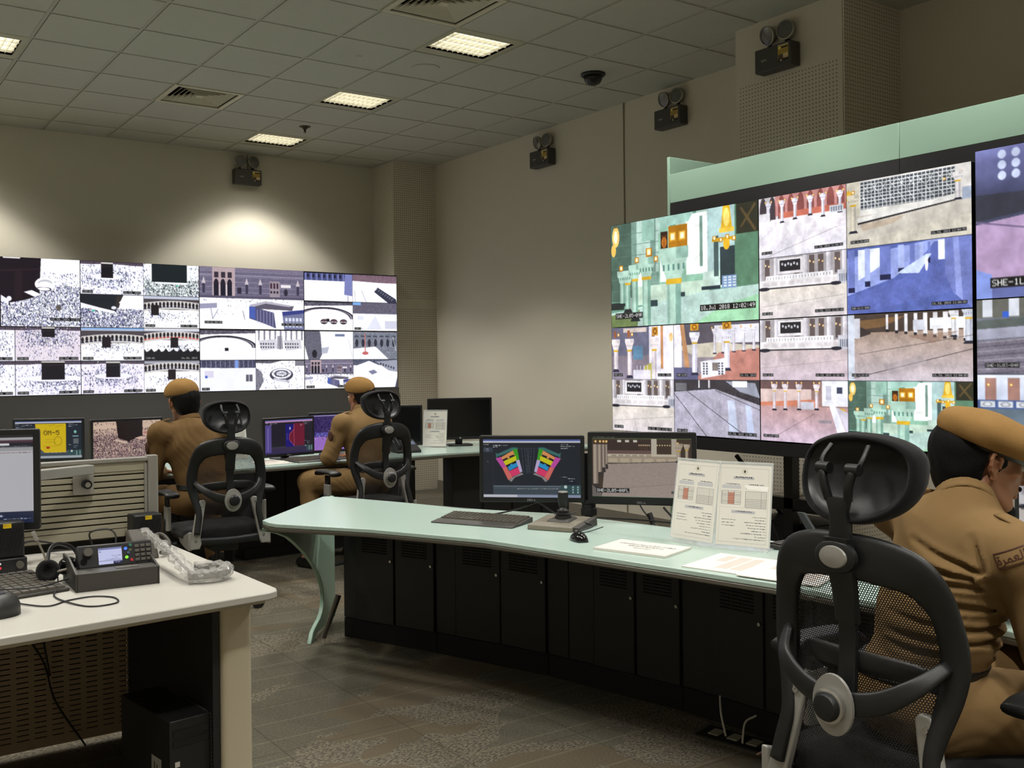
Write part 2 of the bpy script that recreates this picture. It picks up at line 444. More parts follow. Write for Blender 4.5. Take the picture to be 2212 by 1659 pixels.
# ---------------------------------------------------------------- ceiling
troffers = [(c, r) for c in (3,-2,-7) for r in (0,3,6,9,12,15,18,21)]
vents = [(1,2),(2,7)]
holes = set(troffers) | set(vents)
t_ = MB(); g_ = MB()
for c in range(-9, 7):
    for r in range(-1, 24):
        x0, x1, y0, y1 = .6*c, .6*c+.6, -.6*r-.6, -.6*r
        x0 = max(x0, X0); x1 = min(x1, wx(y0)+.1); y0 = max(y0, Y0); y1 = min(y1, Y1)
        if x1-x0 < .05 or y1-y0 < .05 or (c, r) in holes: continue
        if c == 6: x1 = min(x1, wx(y1)+.02)
        g_.box(x0, x1, y0, y1, H+.004, H+.03)
        t_.box(x0+.016, x1-.016, y0+.016, y1-.016, H-.006, H+.004)
t_.f = t_.f; 
struct('ceiling', t_, M_tile)
struct('trim_8', g_, M_groove)
b_ = MB()
for r in range(0, 24): b_.box(X0, wx(-.6*r), -.6*r-.012, -.6*r+.012, H-.002, H+.003)
for c in range(-8, 7): b_.box(.6*c-.012, .6*c+.012, Y0, Y1, H-.0015, H+.0035)
b_.box(X0, X1, Y1-.02, Y1, H-.004, H+.003)
struct('trim_9', b_, M_tbar)
struct('ceiling_slab', MB().box(X0-.1, X1+.1, Y0-.1, Y1+.1, H+.18, H+.25), M_groove)

# ---------------------------------------------------------------- ceiling lights
LA, LS = 7.5, 76.0
M_louv = mat('louvre_aluminium', rgb(225,222,205), .35, .5, var=.02)
M_tray = mat('light_tray', rgb(176,172,150), .5, var=.02)
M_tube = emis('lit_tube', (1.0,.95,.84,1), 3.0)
def light_label(c, r):
    col = {3:'right', -2:'middle', -7:'left'}[c]
    if (c, r) == (3,0): return 'square recessed ceiling light beside the back wall, nearest the corner'
    if (c, r) == (3,3): return 'square recessed ceiling light in the middle of the row of three'
    if (c, r) == (3,6): return 'largest square recessed ceiling light, left of the black dome camera'
    if (c, r) == (-2,3): return 'square recessed ceiling light cut by the left edge of the photo'
    return 'square recessed ceiling light out of view, %s row, %s from the back wall' % (col, ('first','second','third','fourth','fifth','sixth','seventh','eighth')[r//3])
proto = None
for (c, r) in troffers:
    x0, y0 = .6*c, -.6*r-.6
    if proto is None:
        t = thing('ceiling_light', '', 'ceiling light')
        f = MB(); a0, a1, b0, b1 = .045, .555, .1, .5
        for q in ((.012,.588,.012,b0),(.012,.588,b1,.588),(.012,a0,b0,b1),(a1,.588,b0,b1)): f.box(*q, -.004, .012)
        for q in ((a0-.006,a0,b0,b1),(a1,a1+.006,b0,b1),(a0,a1,b0-.006,b0),(a0,a1,b1,b1+.006)): f.box(*q, -.004, .09)
        f.box(a0, a1, b0, b1, .09, .1)
        build('housing', f, M_tray, t)
        l = MB()
        for k in range(1, 11):
            x = a0+(a1-a0)*k/11; l.box(x-.0012, x+.0012, b0, b1, 0, .026)
        for k in range(1, 4):
            y = b0+(b1-b0)*k/4; l.box(a0, a1, y-.002, y+.002, -.002, .028)
        build('louvre', l, M_louv, t)
        for k in range(4):
            y = b0+(b1-b0)*(k+.5)/4
            build('tube', MB().cyl((a0+.01,y,.055), (a1-.01,y,.055), .013, n=10), M_tube, t)
            build('reflector', MB().prism([(y-.046,.03),(y-.03,.078),(y+.03,.078),(y+.046,.03),(y+.044,.03),(y+.028,.075),(y-.028,.075),(y-.044,.03)], a0+.002, a1-.002, Matrix(((0,0,1,0),(1,0,0,0),(0,1,0,0),(0,0,0,1)))), M_tube, t)  # reflectors glow with the tube emission in place of reflected light
        proto = t
    else: t = copy_tree(proto)
    t.location = (x0, y0, H)
    tag(t, light_label(c, r), 'ceiling light', 'recessed ceiling lights')
    for kind in ('AREA', 'SPOT'):
        L_ = bpy.data.lights.new('troffer_light', kind); L_.color = (1.0,.965,.905)
        if kind == 'AREA': L_.shape = 'RECTANGLE'; L_.size = .5; L_.size_y = .38; L_.energy = LA; L_.spread = R(118)
        else: L_.energy = LS; L_.spot_size = R(106); L_.spot_blend = .38; L_.shadow_soft_size = .12
        if kind == 'SPOT':                                  # louvred fittings throw more light sideways than straight down
            L_.use_nodes = True; nt = L_.node_tree; em = nt.nodes['Emission']; tc = nt.nodes.new('ShaderNodeTexCoord'); sx = nt.nodes.new('ShaderNodeSeparateXYZ'); mr = nt.nodes.new('ShaderNodeMapRange')
            ab = nt.nodes.new('ShaderNodeMath'); ab.operation = 'ABSOLUTE'
            nt.links.new(tc.outputs['Normal'], sx.inputs[0]); nt.links.new(sx.outputs['Z'], ab.inputs[0]); nt.links.new(ab.outputs[0], mr.inputs['Value'])
            for k_, v_ in (('From Min', .66), ('From Max', .97), ('To Min', 2.7), ('To Max', .95)): mr.inputs[k_].default_value = v_
            nt.links.new(mr.outputs[0], em.inputs['Strength'])
        lo = bpy.data.objects.new('troffer_light', L_); COL.objects.link(lo); lo.location = (x0+.3, y0+.3, H-.012)

# ---------------------------------------------------------------- ceiling fittings
M_vent = mat('vent_paint', rgb(196,190,168), .45, var=.02); M_dark = mat('vent_shadow', rgb(36,34,30), .8)
def make_vent():
    t = thing('ceiling_vent', '', 'air vent')
    f = MB()
    for q in ((.0,.6,.0,.04),(.0,.6,.56,.6),(0,.04,.04,.56),(.56,.6,.04,.56)): f.box(*q, -.012, .0)
    build('frame', f, M_vent, t, bevel=.003)
    build('plenum', MB().box(.02,.58,.02,.58,.1,.11), M_dark, t)
    for k in range(6):                                   # square rings, each sloping outwards
        a = .05+.038*k; b = .6-a; z0 = .0; s = MB()
        v = [(a,a,z0),(b,a,z0),(b,b,z0),(a,b,z0),(a+.03,a+.03,z0+.035),(b-.03,a+.03,z0+.035),(b-.03,b-.03,z0+.035),(a+.03,b-.03,z0+.035)]
        v += [(p[0]+(.002 if p[0]<.3 else -.002), p[1]+(.002 if p[1]<.3 else -.002), p[2]-.002) for p in v]
        F = []
        for i in range(4):
            j = (i+1)%4; F += [(i,j,4+j,4+i),(8+j,8+i,12+i,12+j),(i,8+i,8+j,j),(4+i,4+j,12+j,12+i)]
        build('louvre_ring', s.add(v, F), M_vent, t)
    build('centre_plate', MB().box(.27,.33,.27,.33,.0,.006), M_vent, t)
    return t
v0 = make_vent(); v0.location = (.6,-1.8,H); tag(v0, 'square white air vent with sloping louvre rings above the left wall', 'air vent')
v1 = copy_tree(v0); v1.location = (1.2,-4.8,H); tag(v1, 'second square air vent, cut by the top edge of the photo', 'air vent')
M_disk = mat('speaker_grille', rgb(128,118,98), .8, var=.1, scale=400); M_brass = mat('sprinkler_metal', rgb(70,60,48), .35, .8)
M_blk = mat('black_plastic', rgb(22,22,24), .45, var=.15); M_blkg = mat('glossy_black_plastic', rgb(16,16,18), .12, var=.1)
t = thing('ceiling_speaker', 'round flat beige ceiling speaker in the tile beside the largest light', 'speaker', (2.10,-3.28,H-.006))
build('grille', MB().lathe([(.0,-.006),(.09,-.005),(.095,0)], n=32), M_disk, t, smooth=True)
build('rim', MB().lathe([(.095,-.008),(.108,-.008),(.11,0),(.095,0)], n=32), M_tile, t, smooth=True)
t = thing('ceiling_sprinkler', 'dark ceiling sprinkler head hanging between two ceiling lights', 'sprinkler', (2.10,-1.02,H-.006))
build('escutcheon', MB().lathe([(.0,-.008),(.05,-.006),(.055,0),(0,0)], n=24), M_brass, t, smooth=True)
build('nozzle', MB().lathe([(.03,-.006),(.022,-.022),(.012,-.03),(.01,-.05),(.0,-.052)], n=16), M_brass, t, smooth=True)
build('deflector', MB().lathe([(.0,-.062),(.016,-.06),(.016,-.058),(0,-.056)], n=16), M_brass, t)
tag(build('ceiling_disc', MB().lathe([(0,-.010),(.018,-.008),(.02,-.003),(.038,-.002),(.04,0),(0,0)], n=24), M_tile, smooth=True, loc=(1.525,-3.27,H-.006)), 'small round white sprinkler cap on a ceiling tile near the speaker', 'sprinkler')
t = thing('dome_camera', 'black dome security camera hanging from the ceiling near the right wall', 'camera', (3.318,-3.86,H-.006))
build('mount_ring', MB().lathe([(0,0),(.098,0),(.1,-.012),(.09,-.022),(.078,-.022),(0,-.02)], n=32), M_blk, t, smooth=True)
m, nt, p = nmat('smoked_dome'); p.inputs['Base Color'].default_value = (.01,.01,.012,1); p.inputs['Roughness'].default_value = .05; p.inputs['Alpha'].default_value = .75
build('dome', MB().lathe([(.078,-.022),(.072,-.05),(.055,-.078),(.03,-.09),(0,-.094)], n=32), m, t, smooth='full')
build('lens', MB().cyl((0,0,-.03),(-.02,-.02,-.075),.025,n=16), M_blkg, t, smooth=True)

# ---------------------------------------------------------------- emergency lights
M_elbox = mat('emergency_box', rgb(62,60,56), .5, var=.08); M_chrome = mat('lamp_reflector', rgb(170,165,150), .25, .9, var=.1, scale=60)
M_rim = mat('lamp_rim', rgb(150,146,132), .35, .4); M_yel = mat('warning_label', rgb(196,160,60), .5); M_lab = mat('label_white', rgb(200,195,185), .5)
m, nt, p = nmat('lamp_glass'); p.inputs['Base Color'].default_value = (.8,.8,.75,1); p.inputs['Transmission Weight'].default_value = .9; p.inputs['Roughness'].default_value = .12
M_lens = m
m_el, nt, p = nmat('x'); bpy.data.materials.remove(m_el)
def make_el(tilt=((-8,-10),(8,5))):
    t = thing('emergency_light', '', 'emergency light')
    build('battery_box', MB().box(-.15,.15,-.1,-.005,-.085,.075), M_elbox, t, bevel=.008)
    build('back_plate', MB().box(-.14,.14,-.005,0,-.075,.07), M_elbox, t)
    cv = CV.new(60, 80, (176,146,60)); cv.rect(0,0,1,.08,(190,180,150)); cv.ell(.18,.18,.1,.08,(235,225,120)); cv.rect(.32,.14,.95,.24,(30,26,20))
    for k in range(5): cv.scrib(.08,.95,.32+.05*k,(120,98,40),.02)
    cv.rect(.05,.58,.5,.84,(60,45,35)); cv.rect(.5,.58,.95,.72,(210,190,150)); cv.rect(.5,.75,.95,.84,(200,170,140))
    cv.scrib(.08,.48,.64,(150,120,80),.02); cv.scrib(.08,.48,.74,(150,120,80),.02); cv.rect(0,.84,1,1,(24,22,20)); cv.ell(.3,.92,.09,.05,(210,200,180))
    panel_mesh('warning_label', cv, frame((.045,-.1012,-.05),(1,0,0),(0,-1,0)), .085, .11, print_mat('el_label_print'), t)
    cv = CV.new(60, 20, (62,60,56)); cv.text(.06,.12,'DEMV',(190,188,180),.72)
    panel_mesh('maker_plate', cv, frame((-.095,-.1012,-.02),(1,0,0),(0,-1,0)), .055, .018, print_mat('el_logo_print'), t)
    for s, (az, el) in zip((-1,1), tilt):
        d = Vector((math.sin(R(az)), -math.cos(R(az))*math.cos(R(el)), math.sin(R(el))-.1)).normalized()
        c = Vector((s*.075, -.055, .165)) 
        h = build('lamp_head', MB().lathe([(.02,-.055),(.045,-.045),(.062,-.015),(.066,.0),(.066,.012),(.058,.014),(.056,.004),(.03,-.03),(0,-.035)], c, 28, d), M_rim, t, smooth=True)
        build('reflector', MB().lathe([(.056,.004),(.04,-.018),(.018,-.03),(.012,-.02),(0,-.02)], c, 28, d), M_chrome, h, smooth=True)
        build('glass', MB().lathe([(.0575,.008),(.04,.012),(0,.014)], c, 28, d), M_lens, h, smooth=True)
        build('swivel', MB().cyl((s*.075,-.05,.07), c-d*.045+Vector((0,0,-.02)), .012, .01, n=10), M_blk, h)
    build('cable', MB().tube(bez([(.02,-.004,.07),(.03,-.004,.12),(.02,-.004,.19),(.025,-.003,.25)],6), .003, 6), M_blk, t)
    return t
e0 = make_el(); e0.location = (2.06,.45,3.495); tag(e0, 'twin-headed emergency light box on the back wall above the bright patch', 'emergency light', 'emergency lights')
for loc, rz, lb in (((wx(-2.19),-2.19,3.462), -90, 'twin-headed emergency light box on the right wall, nearest the corner pillar'),
                    ((wx(-3.97),-3.97,3.485), -90, 'twin-headed emergency light box just left of the perforated column'),
                    ((3.49,-5.59,3.458), -90, 'largest twin-headed emergency light, high on the perforated column')):
    e = copy_tree(e0); e.location = loc; e.rotation_euler = (0,0,R(rz)); tag(e, lb, 'emergency light', 'emergency lights')
# ---------------------------------------------------------------- pictures on the video walls
DK = (28,24,40); WHT = (250,250,255)
CROWD = [(30,26,60),(60,60,110),(90,92,150),(20,20,40),(130,132,175),(245,246,255),(255,255,255),(40,60,60)]
def crowd(c, y0, n, dens=1.0, dark=CROWD, f=None):
    n = int(n*1.9)
    f = f or (lambda x, y: np.where(y > y0, dens, 0))
    c.specks(n, f, dark, (1, 2), 2.2)
def tagbar(c, left='SHE-2L05', right='18.JUL 2018 12:02:49', h=.035, y=.9, small=True):
    c.text(.04, y, left, (240,240,240), h, (15,15,18), .25)
    if right: c.text(1-.04-len(right)*6*max(1,int(round(h*c.h/7)))/c.w, y, right, (240,240,240), h, (15,15,18), .25)
def cube_close(c):
    c.fill((26,20,30)); c = c.sub(.4,0,1,1)
    c.fill((250,250,255)); crowd(c, 0, 5200, f=lambda x, y: np.where(y > .38+.25*np.clip(.55-x,0,1)+.1*(x-.6), .95, np.where((x>.52)&(y>.15), .25*(y>.22), 0)))
    c.poly([(0,0),(.5,0),(.475,.55),(.28,.62),(.1,.66),(0,.55)], (26,18,28)); c.line(0,.2,.49,.16,(48,32,38),.012); c.poly([(.17,.2),(.27,.2),(.26,.6),(.17,.6)],(36,24,32))
    c.ell(.55,.38,.13,.1,(250,250,255)); c.ell(.55,.36,.09,.05,(190,190,200)); c.ell(.55,.385,.085,.045,(250,250,255)); c.ell(.53,.45,.1,.03,(40,34,52),ring=.2)
    c.poly([(.28,.5),(.38,.47),(.5,.53),(.42,.57)], (240,240,250)); c.poly([(0,.55),(.1,.62),(.09,.68),(0,.63)], (232,232,245))
    c.ell(.1,.6,.03,.035,(235,235,245)); c.ell(.72,.72,.035,.045,(90,84,80)); c.rect(.03,0,.24,.02,(240,240,240))
    c.text(.62,.88,'18.JUL.2018 12:02:49',(245,245,245),.04,(10,10,14),.2)
def cube_far(c, cx=.45, w=.1, top=.02, bot=.5, brt=(244,244,255), ring=True, arc=False, sp=.75):
    c.fill(brt); c.rect(0,0,1,.1,(62,52,66)); 
    for k in range(40): c.rect(k/40+.005,.03,k/40+.013,.08,(120,110,120))
    c.ell(.5,.42,.85,.34,brt)
    n = 2600
    crowd(c, 0, n, f=lambda x, y: sp*np.exp(-(((x-cx)/.38)**4+((y-bot-.02)/.24)**2)))
    crowd(c, 0, 300, f=lambda x, y: np.where(y>.15,.5,0))
    if ring: c.ell(cx,bot-.04,w*1.35,.09,(236,236,246)); c.ell(cx,bot+.0,w*1.0,.05,brt)
    c.rect(cx-w/2,top,cx+w/2,bot,(24,20,28)); c.rect(cx-w/2,top,cx+w/2,top+.05,(200,196,190)); c.rect(cx-w/2,top+.11,cx+w/2,top+.125,(52,46,44))
    tagbar(c, 'COM-01', '18.JUL 2018', .03)
def arcade(c, y=.3, sky=(200,205,225), red=False, cube=.18, half=False, blk=False):
    c.fill((252,252,255)); c.rect(0,0,1,y+.12,(72,66,72)); c.vgrad(0,.1,sky,(180,184,200))
    X, Y = c.grid()
    def yy(x): return y-.16*(1-((x-.55)/.75)**2)
    m = (Y > yy(X)) & (Y < yy(X)+.26); c.put(m, (205,200,198))
    for k in range(15):
        x = (k+.4)/15; q = yy(x); c.ell(x,q+.1,.022,.075,(34,30,36)); c.rect(x-.022,q+.1,x+.022,q+.13,(34,30,36)); c.rect(x-.024,q+.165,x+.024,q+.205,(190,80,70) if red else (30,34,60))
    crowd(c, 0, 1200, f=lambda x, y_: .8*np.exp(-(((x-cube-.1)/.3)**4+((y_-.62)/.1)**2)))
    crowd(c, 0, 240, f=lambda x, y_: np.where(y_>.5,.5,0))
    c.rect(cube-.05,.28,cube+.09,.6,(30,24,28))
    if blk:
        pts = [(0,1),(0,.62)]; 
        for k in range(24): pts.append((k/23, .66+.1*math.sin(k*2.1)*.5+.06*((k*7)%3)-.03))
        c.poly(pts+[(1,1)], (24,24,30))
    tagbar(c, 'COM-01', '18.JUL 2018', .03)
def curtain(c):
    c.fill((245,248,250)); crowd(c, .5, 2600, 1.0, [(30,44,44),(60,80,80),(20,24,28),(240,246,246),(250,250,250),(90,110,120)])
    crowd(c, 0, 500, f=lambda x, y: np.where((x>.82)|(x<.12),.8,0)); c.rect(.15,0,.78,.56,(24,32,36)); c.rect(.2,.56,.8,.62,(240,244,244)); c.rect(.58,.64,.62,.68,(60,190,150))
def corner_close(c):
    c.fill((246,246,252)); crowd(c, .45, 3000, 1.0); c.poly([(0,0),(.68,0),(.6,.3),(.55,.52),(0,.26)], (28,32,38)); c.poly([(.56,.05),(.66,.02),(.6,.4),(.55,.42)],(50,44,44))
    c.poly([(0,.28),(.54,.5),(.52,.58),(0,.38)], (238,238,246)); c.ell(.52,.4,.04,.05,(220,222,232)); c.poly([(.6,.25),(.7,.04),(.98,.05),(.9,.25),(.68,.3)],(250,250,252)); c.rect(.18,.47,.22,.52,(60,190,150))
def facade(c, big=True):
    c.fill((252,252,255)); c.rect(0,0,1,.5,(104,98,122)); 
    for k in range(5): c.rect(0,.06+k*.085,1,.068+k*.085,(150,142,160)); 
    c.rect(0,.0,1,.05,(120,112,134)); c.rect(0,.12,1,.13,(190,184,200))
    c.noise(.12, 2)
    c.rect(.12,.0,.33,.5,(178,158,164))
    for k in range(3):
        x = .155+.062*k; c.rect(x-.018,.08,x+.022,.17,(52,44,56)); c.ell(x,.29,.024,.1,(34,30,44)); c.rect(x-.024,.29,x+.024,.48,(30,28,44))
        for q in (-.026,.026): c.line(x+q,.28,x+q,.48,(226,212,214),.005)
    for x in (.04,.44,.57,.94): c.rect(x-.012,.26,x+.012,.42,(60,54,76)); c.poly([(x-.02,.27),(x,.16),(x+.02,.27)],(196,186,196))
    c.rect(.66,.2,.76,.5,(150,138,150)); 
    for k in range(3): c.rect(.668+.03*k,.23,.685+.03*k,.32,(60,34,50)); c.rect(.668+.03*k,.36,.685+.03*k,.4,(40,36,50))
    c.rect(.77,.25,.87,.3,(226,220,224)); c.ell(.82,.38,.02,.06,(44,40,56)); c.rect(.35,.32,.39,.42,(46,42,60))
    c.rect(0,.46,1,.5,(84,78,100)); crowd(c, 0, 900, f=lambda x, y: np.where((y>.5)&(y<.56),.9,np.where((y>.5)&(x<.55)&(y<.8),.22,0)))
    c.poly([(.46,.6),(.62,.53),(.9,.6),(.88,.68),(.52,.66)],(88,84,100)); c.poly([(.46,.6),(.62,.53),(.9,.6),(.85,.62),(.62,.57),(.5,.63)],(176,172,186))
    c.poly([(.46,.62),(.52,.64),(.7,.72),(.72,.98),(.6,.9),(.46,.82)],(78,78,118)); c.poly([(.46,.62),(.52,.63),(.52,.84),(.46,.8)],(72,92,170))
    for k in range(6): c.line(.54+.03*k,.68,.54+.03*k,.9+.01*k,(170,168,190),.004)
    c.poly([(.78,.7),(1,.66),(1,1),(.8,1)],(112,116,150)); c.poly([(.78,.7),(1,.66),(1,.72),(.79,.77)],(54,62,128)); 
    for k in range(5): c.rect(.81+.036*k,.8,.835+.036*k,.86,(210,214,234)); c.rect(.81+.036*k,.88,.835+.036*k,.96,(190,196,220))
    c.line(.1,.62,.12,.84,(150,154,176),.008); c.line(.12,.84,.17,.68,(130,140,170),.006); c.poly([(0,.6),(.16,.58),(.16,.66),(0,.68)],(150,150,176)); c.line(.4,.7,.42,.84,(110,112,140),.006)
    if big: c.text(.05,.88,'COM-4L-04-SR',(240,240,240),.034,(15,15,18),.25); c.text(.78,.9,'18.JUL.2018 12:02:49',(245,245,245),.03,(10,10,14),.2)
    else: tagbar(c,'COM-4L','18.JUL 2018',.03)
def stadium(c, cube=True):
    c.fill((252,252,255)); c.rect(0,0,1,.22,(88,84,100)); c.noise(.3,3); c.poly([(0,.18),(1,.12),(1,1),(0,1)],(252,252,255))
    c.ell(.42,.62,.62,.42,(44,40,54),ring=.16); c.ell(.42,.64,.5,.33,(252,252,255)); c.poly([(0,.75),(1,.6),(1,1),(0,1)],(252,252,255)); c.ell(.42,.56,.56,.3,(160,156,170),ring=.05)
    c.poly([(0,.7),(.3,.72),(.9,.6),(1,.62),(1,1),(0,1)],(250,250,255))
    crowd(c, 0, 260, f=lambda x, y: .9*np.exp(-(((x-.47)/.1)**2+((y-.72)/.05)**2))); c.rect(.44,.6,.51,.7,(26,22,30)); c.rect(0,0,1,.04,(14,14,18))
def haram(c):
    c.fill((250,250,255)); 
    for k in range(9):
        x = .05+.11*k; c.poly([(x,0),(x+.045,0),(x+.035,.35),(x+.005,.35)],(160,156,170)); c.line(x+.02,0,x+.02,.34,(80,76,90),.006)
    for s in (0,.5):
        c.poly([(.06+s,.36),(.42+s,.3),(.45+s,.62),(.12+s,.7)],(206,204,214)); 
        for j in range(2):
            for k in range(6): c.rect(.1+s+.05*k,.44+.11*j,.125+s+.05*k,.5+.11*j,(64,60,72))
    c.poly([(.44,.2),(.54,.2),(.56,.64),(.44,.64)],(150,148,160)); c.line(.5,.2,.5,.66,(50,48,60),.01); c.noise(.14,2); c.rect(0,0,1,.03,(14,14,18))
def plaza(c, v=0):
    c.fill((246,246,255)); c.rect(0,0,1,.26,(66,66,90)); c.noise(.2,3)
    for k in range(12): c.rect(k/12+.02,.02,k/12+.035,.24,(120,120,150))
    c.poly([(0,.24),(1,.28),(1,1),(0,1)],(236,238,252)); 
    if v == 0:
        c.rect(.62,0,.68,.26,(120,150,220)); c.rect(.08,.3,.24,.56,(210,205,225)); c.rect(.08,.3,.24,.34,(240,238,250)); c.rect(.09,.5,.13,.58,(60,90,190)); c.poly([(.8,.44),(.97,.46),(.95,.84),(.78,.82)],(246,246,252)); c.rect(.82,.48,.94,.7,(90,90,104)); c.line(.88,.46,.88,.8,(240,240,250),.008)
    if v == 1:
        c.fill((250,250,255)); c.poly([(0,0),(.6,0),(.3,.12),(0,.1)],(90,88,100)); c.ell(.52,.5,.24,.22,(64,62,78)); c.ell(.52,.46,.2,.17,(240,240,250)); c.ell(.52,.46,.15,.12,(80,78,92),ring=.3)
        for k in range(8): a=k*PI/4; c.line(.52,.46,.52+.16*math.cos(a),.46+.13*math.sin(a),(110,108,124),.008)
        c.poly([(.36,.6),(.7,.7),(.68,.78),(.36,.68)],(200,200,212)); c.poly([(0,.25),(.12,.4),(.16,.7),(.06,1),(0,1)],(120,120,134)); crowd(c,0,180,f=lambda x,y:.6+0*x); c.rect(.8,0,1,.2,(120,118,130)); c.rect(0,0,1,.03,(14,14,18))
    if v == 2:
        c.fill((250,250,255)); c.poly([(0,0),(.3,0),(.42,.6),(.3,1),(.08,1),(0,.5)],(96,96,112)); c.noise(.18,2); c.poly([(.32,.02),(1,.02),(1,1),(.36,1)],(248,250,255)); c.ell(.2,.8,.05,.14,(30,28,40)); c.rect(.62,.12,.82,.2,(110,120,150)); c.poly([(.34,.6),(.5,.56),(.46,.78),(.36,.8)],(176,180,196)); c.line(.9,.3,.98,.9,(170,172,186),.008); c.rect(0,0,1,.03,(14,14,18))
    if v == 3:
        c.fill((118,122,136)); c.noise(.22,3); 
        for k in range(7): c.ell(.08+.14*k,.42,.035,.14,(44,46,60)); c.rect(.03+.14*k,.16,.12+.14*k,.22,(70,74,90))
        c.poly([(0,.62),(.5,.55),(.8,1),(0,1)],(246,248,252)); c.line(.26,.1,.27,.75,(190,110,110),.02); c.ell(.27,.78,.07,.06,(190,100,100)); c.line(.9,.2,.97,.7,(220,226,230),.01); c.rect(0,0,1,.03,(14,14,18))
    if v == 4:
        c.fill((250,250,255)); c.rect(0,0,1,.2,(80,84,104)); c.noise(.2,3); c.poly([(0,.25),(.35,.05),(1,.5),(1,1),(0,1)],(246,247,255)); c.poly([(.5,.08),(1,.02),(1,.45),(.8,.4)],(150,154,170))
        for k in range(6): c.rect(.6+.06*k,.12+.03*k,.63+.06*k,.2+.03*k,(54,56,74))
        c.poly([(.33,.42),(.46,.36),(.54,.46),(.42,.54)],(120,122,150)); c.line(.6,.8,.9,.55,(200,202,216),.006); c.poly([(1,.6),(1,1),(.94,1)],(70,74,96))
    if v == 5:
        c.rect(0,.0,1,.4,(96,92,110)); c.noise(.2,2); c.poly([(0,.44),(1,.46),(1,1),(0,1)],(248,248,255)); c.rect(.1,.48,.24,.62,(220,222,236)); c.poly([(.3,.95),(.5,.46),(.66,.95)],(222,224,240)); c.rect(.72,.64,1,.92,(206,208,226)); c.rect(0,0,.18,.1,(120,170,230)); c.text(.06,.9,'COM-1B',(120,120,130),.028)
    if v == 6:
        c.fill((250,250,255)); c.rect(0,.05,1,.3,(70,76,120)); 
        for k in range(9): c.rect(.02+.11*k,.05,.055+.11*k,.3,(110,116,170)); c.rect(.06+.11*k,.08,.1+.11*k,.2,(30,32,54))
        c.poly([(.0,.3),(.5,.3),(.78,.44),(.8,.3),(1,.28),(1,1),(0,1)],(250,250,255)); c.poly([(.84,.02),(.99,.0),(.99,.8),(.82,.76)],(120,126,180)); c.line(.9,.8,.9,1,(110,116,150),.01); c.rect(0,0,1,.05,(14,14,18))
    if v == 7:
        c.fill((250,250,255)); c.rect(0,.04,1,.3,(120,96,110)); c.noise(.2,2); c.poly([(0,.26),(1,.32),(1,1),(0,1)],(248,248,255)); c.poly([(.48,.62),(.56,.46),(.98,.86),(1,1),(.8,1)],(50,52,72)); 
        for k in range(8): c.line(.52+.05*k,.56+.05*k,.56+.05*k,.5+.05*k,(220,222,232),.006)
        c.line(.2,.6,.3,.98,(130,130,146),.008); c.line(.04,.6,.06,.98,(130,130,146),.008); c.rect(0,0,1,.04,(14,14,18))
    if v == 8:
        stadium(c); 
        for k in range(3): c.ell(.4+.2*k,.7,.075,.09,(44,34,44)); c.rect(.33+.2*k,.7,.47+.2*k,.73,(230,228,236)); c.ell(.4+.2*k,.66,.06,.05,(86,66,76))
    if v in (0,5): tagbar(c,'COM-1','',.03)

# interior galleries
def col(c, x, top, bot, w, tone=(225,232,232), sh=(150,165,170), base=(34,34,48), gold=True, lamp=True):
    """column with capital, gold neck and dark base"""
    c.rect(x-w/2, top+.5*w, x+w/2, bot, tone); c.rect(x+w*.12, top+.5*w, x+w/2, bot, sh, .6); c.rect(x-w/2, top+.5*w, x-w*.3, bot, sh, .4)
    c.poly([(x-w*1.0,top),(x+w*1.0,top),(x+w*.55,top+1.9*w),(x-w*.55,top+1.9*w)], tone)
    for k in range(5): c.rect(x-w*.8+.36*w*k, top+.5*w, x-w*.66+.36*w*k, top+1.1*w, sh)
    if gold: c.rect(x-w*.56, top+1.9*w, x+w*.56, top+2.4*w, (214,170,40))
    c.rect(x-w*1.05, top-1.1*w, x+w*1.05, top, tone); c.rect(x+w*.2, top-1.1*w, x+w*1.05, top, sh, .4)
    if base: c.poly([(x-w*.55,bot-w*.8),(x+w*.55,bot-w*.8),(x+w*.85,bot),(x-w*.85,bot)], base)
def lamp(c, x, y, w, glow=(255,214,120), frame_=(176,110,20)):
    c.rect(x-w/2,y-w*.9,x+w/2,y+w*.9,frame_); c.rect(x-w*.32,y-w*.7,x+w*.32,y+w*.6,glow); c.ell(x,y,w*.22,w*.5,(255,250,220))
def floor_(c, y, c0, c1, amp=.05, cell=5): c.vgrad(y, 1, c0, c1); q = c.sub(0,y,1,1); q.noise(amp, cell); q.noise(amp*.7, 2)
